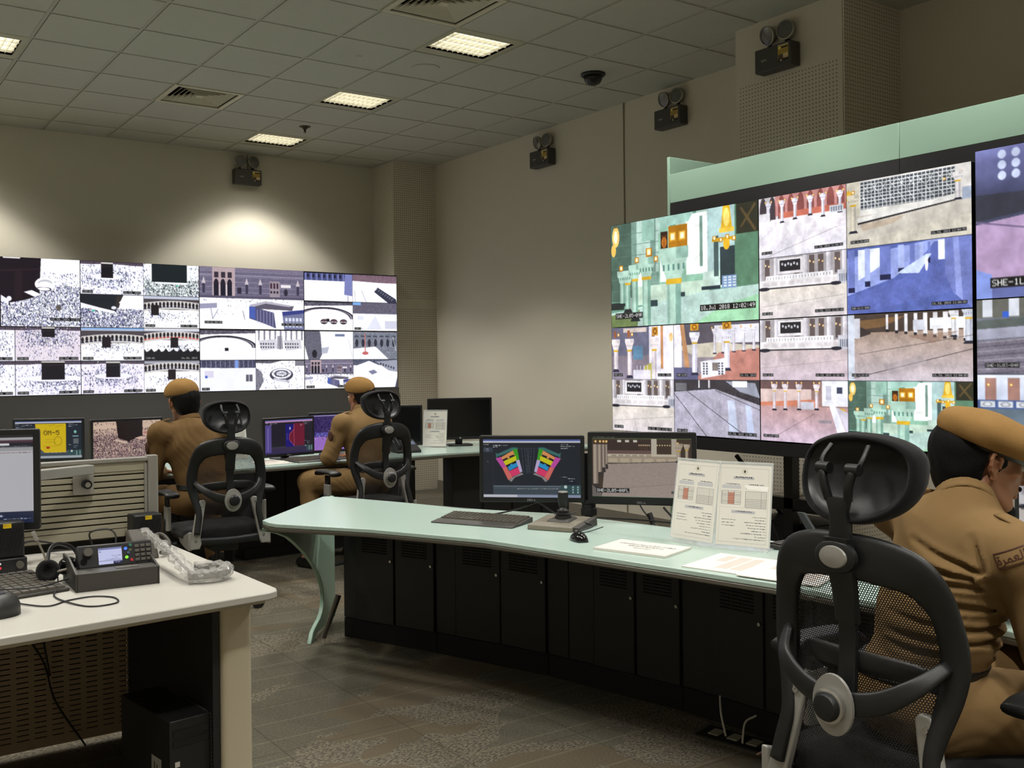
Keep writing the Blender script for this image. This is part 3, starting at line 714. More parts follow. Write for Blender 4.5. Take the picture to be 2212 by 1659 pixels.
def green_hall(c, big=True):
    c.fill((104,150,130)); c.rect(0,0,.42,.75,(118,150,138)); c.rect(.0,.0,.16,.75,(74,100,88))
    for k in range(5): c.rect(.2+.14*k,.0,.3+.14*k,.5,(178,206,196)); 
    for k in range(6): c.line(.0,.1+.11*k,.36,.12+.1*k,(92,124,112),.003)
    c.rect(.36,.15,.66,.62,(140,186,162)); c.rect(.55,.02,.69,.56,(250,255,252)); c.rect(.37,.3,.42,.6,(246,255,250)); c.rect(.2,.5,.27,.66,(246,255,250))
    c.rect(.64,.05,.66,.5,(120,150,140)); c.rect(.69,.0,.86,.7,(176,206,206)); c.rect(.66,.55,.84,.7,(196,220,210)); c.rect(.73,.25,.76,.6,(70,90,90))
    c.rect(.77,.35,.86,.68,(46,60,64)); c.rect(.86,0,1,.9,(90,130,104)); c.rect(.87,.0,1,.26,(46,46,34)); c.line(.9,.05,.98,.24,(90,74,44),.014); c.line(.98,.03,.9,.2,(90,74,44),.012)
    c.rect(.2,.62,.7,.8,(190,214,196)); c.poly([(.2,.82),(.66,.72),(1,.7),(1,1),(0,1),(0,.86)],(180,208,200)); q = c.sub(0,.74,1,1); q.noise(.07,4); q.noise(.06,2)
    c.poly([(.6,1),(.78,.86),(1,.78),(1,1)],(150,208,160),.8); c.poly([(0,.88),(.22,.84),(.2,1),(0,1)],(110,130,80)); c.rect(0,.76,.1,.83,(34,44,44)); c.rect(.12,.72,.18,.86,(150,165,160))
    c.rect(.3,.76,.35,.82,(40,62,66)); c.rect(.5,.71,.54,.75,(40,62,66)); c.rect(.65,.68,.77,.71,(34,48,60))
    c.rect(.78,.6,.87,.71,(120,150,190)); 
    for i in range(3):
        for j in range(4): c.rect(.79+.028*i,.61+.024*j,.81+.028*i,.625+.024*j,(214,226,240))
    T, S = (176,210,194), (84,130,114)
    col(c,.09,.5,.8,.04,T,S,(30,36,40),False); col(c,.13,.5,.86,.04,T,S,(30,36,40)); col(c,.185,.46,.95,.045,T,S,(30,36,40)); col(c,.27,.42,1.02,.06,T,S,None)
    c.rect(.24,.0,.33,.2,(150,190,176)); lamp(c,.08,.43,.03); lamp(c,.2,.37,.03); lamp(c,.29,.31,.045); lamp(c,.34,.38,.03)
    c.poly([(.36,.0),(.6,.0),(.57,.08),(.37,.1)],(160,200,188)); c.rect(.37,.1,.55,.36,(150,196,176)); c.rect(.375,.14,.425,.34,(52,28,14)); c.ell(.4,.24,.018,.05,(190,110,30))
    for k in range(6): a=k*PI/3; c.line(.4,.24,.4+.02*math.cos(a),.24+.07*math.sin(a),(150,84,26),.004)
    c.rect(.43,.1,.56,.31,(168,110,14)); lamp(c,.46,.2,.05,(255,220,130),(200,140,30)); lamp(c,.525,.2,.05,(255,220,130),(200,140,30)); c.rect(.36,.34,.56,.37,(188,216,200))
    col(c,.465,.4,1.05,.095,(176,210,194),(96,140,130),None)
    c.ell(.04,.12,.028,.1,(240,200,110)); c.ell(.04,.12,.014,.06,(255,250,210)); c.rect(.02,.02,.06,.03,(120,90,40)); c.ell(.022,.25,.018,.06,(240,190,90))
    c.poly([(.79,.0),(.83,.0),(.845,.2),(.775,.2)],(226,178,40)); c.rect(.765,.19,.855,.23,(236,196,70)); c.ell(.81,.1,.02,.08,(250,226,120)); c.rect(.72,.27,.86,.3,(206,160,30))
    for k in range(4): lamp(c,.735+.04*k,.27+.02*(k%2),.022)
    c.ell(.81,.33,.02,.05,(220,170,40))
    if big: c.text(.04,.875,'SHE-2L05-09R',(245,245,245),.036,(12,12,14),.25); c.text(.645,.85,'18.Jul 2018 12:02:49',(250,250,250),.036,(12,12,14),.25)
def arches(c, tint=(232,228,240), fl0=(210,200,196), fl1=(196,188,198), red=None, n=6, y=.38, wall=(206,200,204), lamps=True, tags=('SHE-2L10','18.JUL 2018 12:04:02')):
    c.fill((120,112,118)); c.rect(0,0,1,y,wall); 
    for k in range(n+3): c.ell((k+.5)/(n+3),.2,.04,.2,(70,60,66)); c.rect((k+.5)/(n+3)-.04,.2,(k+.5)/(n+3)+.04,y,(70,60,66))
    if red: c.rect(.2,.0,1,y-.05,red,.55); c.rect(.25,y-.1,1,y+.02,(196,110,90))
    floor_(c, y, fl0, fl1)
    for k in range(n):
        x = .12+.8*k/(n-1)+.02*math.sin(k*3); b = y+.02+.05*((k*5)%3)/2; col(c,x,.12,b,.035,tint,(150,144,160),(44,40,50),False); 
        if lamps: lamp(c,x-.035,.08,.02); lamp(c,x+.035,.08,.02)
    c.rect(0,y-.12,.14,y+.02,(224,220,226)); c.rect(.82,y-.08,.97,y+.03,(210,214,222)); 
    for i in range(5): c.rect(.835+.026*i,y-.06,.85+.026*i,y+.01,(120,126,140))
    c.line(.1,.98,.9,y+.25,(150,140,138),.004); tagbar(c, *tags, h=.026)
def stage(c, fl0=(222,214,204), fl1=(212,204,208), tags=('SHE-2L05','18.JUL 2018 12:02:48')):
    c.fill((180,174,176)); c.rect(0,0,1,.36,(168,162,166))
    for x in (.1,.45,.62,.72,.9): c.rect(x-.03,.02,x+.03,.34,(96,84,84)); lamp(c,x-.02,.12,.018,(255,226,170),(180,130,70)); lamp(c,x+.02,.14,.018,(255,226,170),(180,130,70))
    c.rect(.22,.03,.52,.28,(232,228,232)); c.rect(.25,.06,.49,.24,(36,34,40))
    for k in range(6): c.rect(.27+.035*k,.1+.02*(k%2),.29+.035*k,.14+.02*(k%2),(200,200,210))
    for x in (.01,.2,.54,.8,.97): c.rect(x-.02,0,x+.025,.4,(226,222,228)); c.rect(x+.005,0,x+.025,.4,(180,176,190),.6)
    c.rect(.08,.3,.85,.37,(244,242,246)); 
    for k in range(22): c.rect(.1+.034*k,.32,.108+.034*k,.36,(150,146,154))
    c.rect(0,.37,.92,.5,(232,228,230)); 
    for k in range(9): c.rect(.05+.1*k,.4,.12+.1*k,.46,(214,208,212))
    floor_(c,.5,fl0,fl1); c.rect(0,.495,1,.515,(40,38,46)); c.rect(.9,.3,1,.52,(200,200,210)); 
    for i in range(4): c.rect(.92+.022*i,.36,.932+.022*i,.48,(110,116,134))
    c.ell(.06,.51,.07,.03,(38,38,50)); c.ell(.88,.5,.06,.03,(38,38,50)); c.line(.02,.8,.98,.68,(160,152,150),.004); tagbar(c, *tags, h=.026)
def lattice(c):
    c.fill((214,210,206)); c.rect(.12,.02,.88,.46,(70,76,84))
    for k in range(24): c.rect(.12+.76*k/24,.02,.125+.76*k/24,.46,(236,236,236))
    for k in range(9): c.rect(.12,.02+.05*k,.88,.03+.05*k,(232,232,232))
    for k in range(10): a=.14+.075*k; c.line(a,.06,a+.06,.2,(240,240,240),.004); c.line(a+.06,.06,a,.2,(240,240,240),.004); c.line(a,.24,a+.06,.4,(230,230,230),.004)
    c.rect(.12,.44,.9,.53,(222,220,214)); c.rect(0,0,.12,.7,(206,200,184)); floor_(c,.53,(196,190,178),(206,200,186)); c.poly([(.1,.62),(.9,.47),(.9,.55),(.1,.68)],(40,38,42)); c.poly([(.1,.66),(.9,.5),(1,.5),(1,.7),(.1,.9)],(196,190,180)); c.poly([(.12,.66),(.5,.6),(.4,.7),(.14,.76)],(170,140,110),.4)
    c.poly([(.1,.56),(.9,.4),(.9,.48),(.1,.63)],(222,220,216)); c.ell(.02,.2,.03,.08,(226,180,70)); lamp(c,.06,.16,.03); col(c,.06,.25,.78,.05,(214,206,186),(150,146,140)); lamp(c,.8,.18,.02); lamp(c,.93,.12,.02); col(c,.9,.15,.5,.04,(226,222,222),(160,156,166)); c.rect(.93,.33,1,.5,(160,170,190)); tagbar(c,'SHE-2L10-08B','18.JUL 2018 12:04:51',.026)
def blue_hall(c):
    c.fill((84,100,170)); c.poly([(0,.15),(.72,.0),(.82,.0),(.4,.5),(0,.72)],(150,164,226)); c.poly([(.1,.04),(.3,.04),(.3,.3),(.1,.5)],(235,242,255)); c.poly([(.5,.5),(.72,.04),(.8,.04),(.86,.75),(.1,1),(0,1),(0,.75)],(92,106,178))
    for k,(x,w_) in enumerate(((.04,.06),(.18,.045),(.33,.09),(.46,.05),(.55,.04),(.62,.03),(.68,.02))): c.rect(x-w_/2,.03,x+w_/2,.68-.5*x*1.1,(170,184,236) if k%2 else (112,126,196)); c.rect(x-w_/2,.62-.5*x*1.1,x+w_/2,.7-.5*x*1.1,(28,32,70))
    c.rect(.75,.02,.8,.3,(240,246,255)); c.poly([(.8,0),(1,0),(1,1),(.86,.78),(.8,.5)],(112,124,190)); c.poly([(.86,.0),(.9,.0),(.93,.9),(.88,.8)],(140,152,214)); c.poly([(.42,.44),(.66,.2),(.7,.2),(.6,.46)],(200,214,250)); c.ell(.66,.34,.012,.1,(255,255,255),.9); c.sub(0,.3,1,1).noise(.05,4); tagbar(c,'SHE-2L11-08B','18.JUL 2018 12:04:01',.026)
def brown_hall(c):
    c.fill((70,58,52)); c.poly([(.05,.1),(.5,.05),(.3,.2),(.05,.24)],(120,90,60)); floor_(c,.28,(168,146,132),(196,186,196),.06); c.poly([(0,.1),(.2,.26),(.2,.3),(0,.4)],(60,50,50))
    for k in range(9): x=.33+.075*k; c.rect(x,.02,x+.02+.003*k,.26+.02*k,(228,226,230)); c.rect(x,.24+.02*k,x+.025,.28+.02*k,(36,34,42))
    c.rect(.55,.12,.64,.27,(200,202,214)); c.rect(.68,.1,1,.26,(238,240,246)); col(c,.86,.05,.38,.035,(232,232,236),(160,160,174)); col(c,.97,.02,.48,.05,(200,204,216),(140,144,160)); c.rect(0,0,.06,1,(206,212,226)); c.rect(.06,.06,.11,.36,(210,210,222)); c.line(.1,.6,1,.36,(90,80,80),.004); c.line(.05,.96,1,.55,(70,62,66),.005)
    c.poly([(.3,.75),(.6,.66),(.7,.75),(.36,.9)],(170,160,166),.6); c.poly([(.5,.34),(.9,.3),(.7,.46)],(130,100,84),.5); tagbar(c,'SHE-2L10-03','18.JUL 2018 12:04:03',.026)
def red_hall(c):
    c.fill((150,120,116)); c.rect(0,.0,.7,.16,(110,84,84)); c.rect(0,.14,.6,.36,(214,190,186)); c.poly([(0,.36),(.62,.3),(.7,.42),(0,.48)],(206,130,104)); floor_(c,.42,(186,150,150),(206,186,206),.04)
    for x in (.17,.3,.46,.66): col(c,x,.1,.5-.05*x,.035,(226,216,222),(170,150,160)); lamp(c,x-.03,.04,.018); lamp(c,x+.03,.04,.018)
    c.rect(.48,.34,.63,.46,(206,206,220)); c.rect(.72,0,1,.4,(236,236,246)); c.rect(.76,.08,.82,.3,(190,190,206)); c.rect(.88,.1,.94,.2,(60,66,90)); c.ell(.92,.46,.05,.03,(220,180,60)); c.poly([(.8,.4),(.86,.38),(1,.9),(.92,1)],(238,238,250)); c.poly([(.86,.4),(1,.5),(1,.85)],(206,200,216)); c.rect(.68,.62,.82,.67,(150,140,150)); c.line(.2,.9,.64,.52,(120,104,110),.004); tagbar(c,'SHE-2L07-08B','',.026)
def shiny_floor(c):
    c.fill((60,56,62)); c.poly([(0,.22),(.5,.16),(1,.42),(1,1),(0,1)],(176,172,190)); q=c.sub(0,.16,1,1); q.noise(.12,2); q.noise(.06,5); c.rect(.02,.06,.16,.2,(110,110,116)); c.poly([(.62,.02),(.95,.05),(1,.3),(.78,.2)],(150,154,170)); c.rect(.7,.02,.86,.12,(240,244,250))
    for x in (.3,.42): c.rect(x,.0,x+.02,.14,(200,200,206))
    c.poly([(.64,.35),(.72,.35),(.76,.9),(.66,.9)],(206,220,246),.7); c.poly([(.84,.4),(.9,.42),(.94,.95),(.86,.95)],(196,212,244),.7); c.line(.0,.25,.4,1,(70,64,72),.006); c.line(.16,.2,.8,.9,(60,56,64),.005); c.line(.5,.18,1,.5,(60,56,64),.004); tagbar(c,'SHE-2L06','18.JUL 2018 12:04:29',.026)
def gallery_a(c):
    c.fill((96,90,108)); c.rect(0,0,.62,.55,(104,104,128)); floor_(c,.55,(128,118,128),(150,140,160),.03); c.rect(.2,.02,.58,.1,(210,196,190)); c.rect(.36,.36,.52,.62,(92,130,160)); c.rect(.62,0,1,1,(236,232,246)); c.rect(.8,.0,.84,.8,(196,140,96)); c.rect(.93,.0,1,.7,(250,250,255)); c.ell(.96,.22,.03,.08,(240,200,140)); c.poly([(.55,.75),(.66,.68),(.66,1),(.5,1)],(190,180,90))
    for x,b in ((.07,.86),(.3,.98),(.7,1.05)): col(c,x,.3,b,.07,(236,226,226),(180,170,190),(46,44,66)); c.rect(x-.035,.06,x+.01,.2,(150,90,60)); lamp(c,x+.045,.14,.035)
    c.rect(.67,.02,.76,.18,(206,150,50)); c.ell(.715,.1,.03,.06,(120,60,20),ring=.4); c.rect(.36,.82,.64,1,(226,222,236)); 
    for k in range(4): c.rect(.42+.055*k,.74,.43+.055*k,.84,(230,226,240))
    tagbar(c,'SHE-2L07','18.JUL 2018',.026)
def gallery_b(c):
    c.fill((150,140,150)); c.rect(0,0,1,.4,(90,84,96)); c.rect(.5,.05,1,.36,(226,224,234)); c.poly([(0,.4),(.5,.34),(1,.42),(1,.6),(.3,.6)],(204,196,180)); c.poly([(.3,.95),(.55,.52),(1,.46),(1,1),(.3,1)],(190,130,118)); c.sub(.2,.5,1,1).noise(.03,3); c.rect(0,0,.1,1,(240,236,246)); c.poly([(.08,0),(.13,0),(.2,.8),(.14,.8)],(190,140,100)); c.rect(0,.78,.3,1,(96,96,130))
    for x in (.5,.6,.72,.83,.94): col(c,x,.14,.6-.1*x,.03,(230,226,236),(160,154,170),(44,44,60),False); lamp(c,x-.03,.09,.018)
    for x,b in ((.26,.92),(.64,.84)): col(c,x,.22,b,.06,(240,238,250),(180,176,196),(44,44,66)); c.rect(x-.05,.0,x+.05,.12,(206,150,40)); c.ell(x,.06,.03,.05,(130,70,20),ring=.4)
    c.poly([(.33,.68),(.62,.62),(.62,.9),(.34,.98)],(240,240,248)); 
    for j in range(5):
        for i in (0,1,5,6): c.rect(.36+.036*i,.7+.045*j,.38+.036*i,.73+.045*j,(84,84,100))
    c.rect(.47,.7,.54,.84,(130,120,116)); tagbar(c,'SHE-2L05','18.JUL 2018',.026)
def carpet_hall(c):
    c.fill((92,96,150)); c.vgrad(0,.35,(120,124,178),(56,58,84)); c.rect(.3,.0,.42,.3,(206,214,246)); 
    for k in range(12): c.ell(.1+.05*(k%4),.05+.07*(k//4),.015,.03,(200,210,240))
    c.poly([(0,.35),(1,.2),(1,.5),(0,.62)],(66,70,96)); c.poly([(0,.5),(1,.3),(1,.9),(0,.95)],(176,150,186)); c.sub(0,.5,1,1).noise(.03,6); c.poly([(.2,.02),(.4,.0),(.46,.36),(.34,.38)],(196,206,244)); c.poly([(.3,.34),(.5,.32),(.54,.4),(.3,.42)],(38,40,58)); c.poly([(0,.3),(.3,.32),(.3,.42),(0,.48)],(52,54,66))
    c.line(0,.48,1,.86,(110,96,130),.006); c.poly([(0,.92),(.3,.84),(1,.72),(1,1),(0,1)],(96,104,160)); c.poly([(.0,.8),(.06,.84),(.06,1),(0,1)],(130,150,220)); c.text(.06,.875,'SHE-1L08-12F',(245,245,245),.036,(12,12,14),.25)
def rug_hall(c):
    c.fill((108,112,126)); c.rect(0,0,1,.25,(96,96,90)); 
    for k in range(6): c.rect(.04+.16*k,.0,.1+.16*k,.24,(206,210,220))
    c.rect(.16,.17,.2,.25,(50,90,190)); c.poly([(0,.28),(1,.2),(1,.36),(0,.4)],(84,92,90)); c.poly([(0,.4),(1,.3),(1,.44),(0,.54)],(160,160,180)); c.poly([(0,.56),(1,.42),(1,1),(0,1)],(116,110,124)); 
    for k in range(10): c.line(0,.58+.06*k,1,.44+.06*k,(90,84,104) if k%2 else (146,140,156),.008)
    c.sub(0,.5,1,1).noise(.12,2); c.text(.06,.86,'SHE-1L03-04R',(235,235,235),.034,(12,12,14),.25)
def bridge(c):
    c.fill((150,170,206)); c.vgrad(0,.45,(226,232,246),(196,206,232)); 
    for k in range(7): c.rect(.05+.14*k,.05,.12+.14*k,.34,(160,120,110)); lamp(c,.07+.14*k,.14,.02)
    c.rect(0,.34,1,.46,(70,90,140)); 
    for k in range(9): c.rect(.02+.11*k,.36,.11+.11*k,.44,(206,210,216)); c.ell(.065+.11*k,.4,.03,.03,(130,130,140),ring=.3)
    c.vgrad(.46,1,(90,106,120),(130,140,150)); c.ell(.32,.62,.03,.04,(26,30,40)); c.poly([(.2,.8),(1,.6),(1,1),(.3,1)],(206,206,232))
def quads(c, fs, x=.5, y=.5):
    for f, (a,b,e,g) in zip(fs, ((0,0,x,y),(x,0,1,y),(0,y,x,1),(x,y,1,1))):
        if f: f(c.sub(a,b,e,g))
    c.rect(x-.0012,0,x+.0012,1,(30,30,40)); c.rect(0,y-.002,1,y+.002,(30,30,40))

M_scr = screen_mat('video_wall_picture', 1.15)
M_bez = mat('display_bezel', rgb(16,16,18), .35, var=.05)
def display(name_label, loc, u, n, w, h, painter, res, d=.09, group=None, noquad=False):
    t = thing('video_wall_display', name_label, 'display panel', loc, 0, group)
    Mf = frame((0,0,0), u, n); g = .003
    b = MB().box(.0015, w-.0015, .0015, h-.0015, -d, -.004); b.xf(Mf); build('casing', b, M_bez, t, bevel=.003, seg=1)
    b = MB()
    for q in ((.0015,w-.0015,.0015,g),(.0015,w-.0015,h-g,h-.0015),(.0015,g,g,h-g),(w-g,w-.0015,g,h-g)): b.box(*q, -.004, .001)
    b.xf(Mf); build('bezel', b, M_bez, t)
    cv = CV.new(res*2, int(res*2*h/w)); painter(cv)
    a = cv.a; H_, W_ = a.shape[:2]; lo_ = CV(np.full((H_, W_, 3), .5)); lo_.noise(.20 if group == GR else .03, 26); lo_.noise(.10 if group == GR else .02, 9)
    a *= (.5+lo_.a); a[1:-1,1:-1] = (a[1:-1,1:-1]*2+a[:-2,1:-1]+a[2:,1:-1]+a[1:-1,:-2]+a[1:-1,2:])/6; np.clip(a, 0, 1, a)
    panel_mesh('screen', cv, Mf @ Matrix.Translation((g,g,0)), w-2*g, h-2*g, M_scr, t, ss=2)
    return t
P = lambda f, *a, **k: (lambda c: f(c, *a, **k))
GL, GR = 'display panels of the left video wall', 'display panels of the right video wall'
LX, LZ, LW, LH = [-.914,.216,1.347,2.479], [1.823,1.193], 1.13, .629
left_pics = {
 (0,0): (cube_close, 'top left panel of the left video wall, dark cube and dense crowd close up'),
 (1,0): (P(quads, (P(cube_far,.42,.19,.03,.5), curtain, corner_close, P(arcade,.3)), .516), 'upper panel of the left video wall, four pictures, second from the left'),
 (2,0): (facade, 'upper panel of the left video wall filled by one grey building facade'),
 (3,0): (P(quads, (P(plaza,6), P(plaza,7), P(plaza,8), P(plaza,5)), .51), 'top right panel of the left video wall beside the corner pillar'),
 (0,1): (P(quads, (cube_far, P(cube_far,.5,.2,.0,.3,(224,214,226),False), P(cube_far,.45,.1,.0,.2), P(cube_far,.57,.36,.0,.55,(238,236,252))), .5), 'bottom left panel of the left video wall, two crowd pictures visible'),
 (1,1): (P(quads, (P(arcade,.35,(110,160,220),False,.38), P(arcade,.25,(230,230,236),True,.52,False,True), P(cube_far,.5,.22,.02,.5,(238,232,250)), P(arcade,.22,(120,120,128),False,.47)), .516), 'lower panel of the left video wall above the first seated man'),
 (2,1): (P(quads, (stadium, haram, P(plaza,0), P(plaza,1)), .518), 'lower panel of the left video wall with an empty plaza and a round fountain'),
 (3,1): (P(quads, (P(plaza,2), P(plaza,3), P(facade,False), P(plaza,4)), .51), 'bottom right panel of the left video wall behind the second seated man')}
for (i, j), (f, lb) in left_pics.items():
    display(lb, (LX[i], -.12, LZ[j]), (1,0,0), (0,-1,0), LW, LH, f, 230, group=GL)
RW, RH = 1.243, .68
right_pics = {
 (0,0): (green_hall, 'large display showing a green lit hall with gold lamps'),
 (1,0): (P(quads, (P(arches, red=(190,90,80), fl0=(236,230,236), fl1=(232,228,240)), lattice, stage, blue_hall), .46), 'upper display of the right video wall with four hall pictures, one of them blue'),
 (2,0): (carpet_hall, 'upper display of the right video wall cut by the right edge of the photo'),
 (0,1): (P(quads, (gallery_a, gallery_b, stage, shiny_floor), .46), 'lower left display of the right video wall above the desk monitors'),
 (1,1): (P(quads, (P(stage, (196,180,182), (206,190,202)), brown_hall, red_hall, P(green_hall, False)), .46), 'lower display of the right video wall behind the black headrest'),
 (2,1): (P(quads, (rug_hall, None, bridge, None), .6), 'lower display of the right video wall behind the nearest beret')}
for (i, j), (f, lb) in right_pics.items():
    y = -4.967-RW*i-(.025 if i==2 else 0); z = (1.665, .985)[j] + (.035 if i==2 else 0)
    display(lb, (2.5-(.02 if i==2 else 0), y, z), (0,-1,0), (-1,0,0), RW, RH, f, (360,430,300)[i], group=GR)

# ---------------------------------------------------------------- housing of the right video wall
M_mint = mat('mint_laminate', rgb(150,180,162), .35, var=.015, scale=4, spec=.4)
M_mintg = mat('mint_laminate_gloss', rgb(178,200,190), .22, var=.012, scale=3, spec=.5)
M_matblk = mat('matt_black_panel', rgb(24,25,28), .6, var=.1, scale=6)
M_steel = mat('black_steel', rgb(20,20,22), .4, .3, var=.1)
t = thing('video_wall_housing', 'mint green and black housing framing the right video wall', 'wall housing', (2.6,-7.4,0))
def rel(b): b.xf(Matrix.Translation((-2.6,7.4,0))); return b
build('fascia', rel(MB().box(2.6,2.62,-7.02,-5.42,2.44,2.622)), M_mint, t, bevel=.002)
build('fascia', rel(MB().box(2.6,2.62,-9.9,-7.023,2.44,2.622)), M_mint, t, bevel=.002)
build('end_panel', rel(MB().box(2.598,3.47,-5.42,-5.398,2.2,2.735)), M_mint, t, bevel=.002)
build('end_post', rel(MB().box(2.598,2.66,-5.42,-5.398,.0,2.2)), M_mint, t)
build('surround_panel', rel(MB().box(2.601,2.615,-7.02,-5.42,2.0,2.44)), M_matblk, t)
build('surround_panel', rel(MB().box(2.601,2.615,-9.9,-7.023,2.0,2.44)), M_matblk, t)
build('lower_rail', rel(MB().box(2.5,2.62,-9.9,-5.3,.905,.98)), M_matblk, t, bevel=.004)
build('lower_rail', rel(MB().box(2.62,2.68,-9.9,-5.45,.60,.66)), M_steel, t)
for y in (-5.46,-6.3,-7.5,-8.7,-9.86): build('post', rel(MB().box(2.62,2.68,y-.03,y+.03,0,2.44)), M_steel, t)
for y in (-5.9,-6.9): build('brace', rel(MB().cyl((2.65,y,.87),(3.1,y-.1,.35),.014,n=8)), M_steel, t)
build('display_mount', rel(MB().box(2.59,2.6,-9.8,-5.1,1.1,1.14).box(2.59,2.6,-9.8,-5.1,2.2,2.24)), M_steel, t)
# ---------------------------------------------------------------- mesh office chairs
M_frm = mat('chair_plastic', rgb(23,25,26), .42, var=.06, scale=60, bump=.15, bscale=900)
M_frg = mat('chair_shell_plastic', rgb(30,31,33), .40, var=.05, scale=10)
M_fab = mat('chair_fabric', rgb(16,16,18), .9, var=.25, scale=350, bump=.5, bscale=900, spec=.2, sheen=.15)
M_silv = mat('painted_silver', rgb(158,156,150), .38, .35, var=.04, scale=40)
M_chr = mat('bright_metal', rgb(190,190,188), .2, .9, var=.03)
def net_mat(name, col, pu, pv, axes=('X','Z'), fill=.30, stag=True):
    m, nt, p = nmat(name); N, L = nt.nodes, nt.links
    tc = N.new('ShaderNodeTexCoord'); sx = N.new('ShaderNodeSeparateXYZ'); L.new(tc.outputs['Object'], sx.inputs[0])
    def mth(op, a, b=None):
        n = N.new('ShaderNodeMath'); n.operation = op
        for i, q in enumerate((a, b)):
            if q is None: continue
            if isinstance(q, (int, float)): n.inputs[i].default_value = q
            else: L.new(q, n.inputs[i])
        return n.outputs[0]
    v = mth('DIVIDE', sx.outputs[axes[1]], pv); row = mth('FLOOR', v)
    u = mth('DIVIDE', sx.outputs[axes[0]], pu)
    if stag: u = mth('ADD', u, mth('MULTIPLY', mth('MODULO', mth('ABSOLUTE', row), 2.0), .5))
    a = mth('LESS_THAN', mth('ABSOLUTE', mth('SUBTRACT', mth('FRACT', u), .5)), fill)
    b = mth('LESS_THAN', mth('ABSOLUTE', mth('SUBTRACT', mth('FRACT', v), .5)), fill+.03)
    al = mth('SUBTRACT', 1.0, mth('MULTIPLY', a, b)); L.new(al, p.inputs['Alpha'])
    p.inputs['Base Color'].default_value = col; p.inputs['Roughness'].default_value = .8
    return m
M_net = net_mat('chair_mesh_fabric', rgb(26,26,28), .0062, .0050)

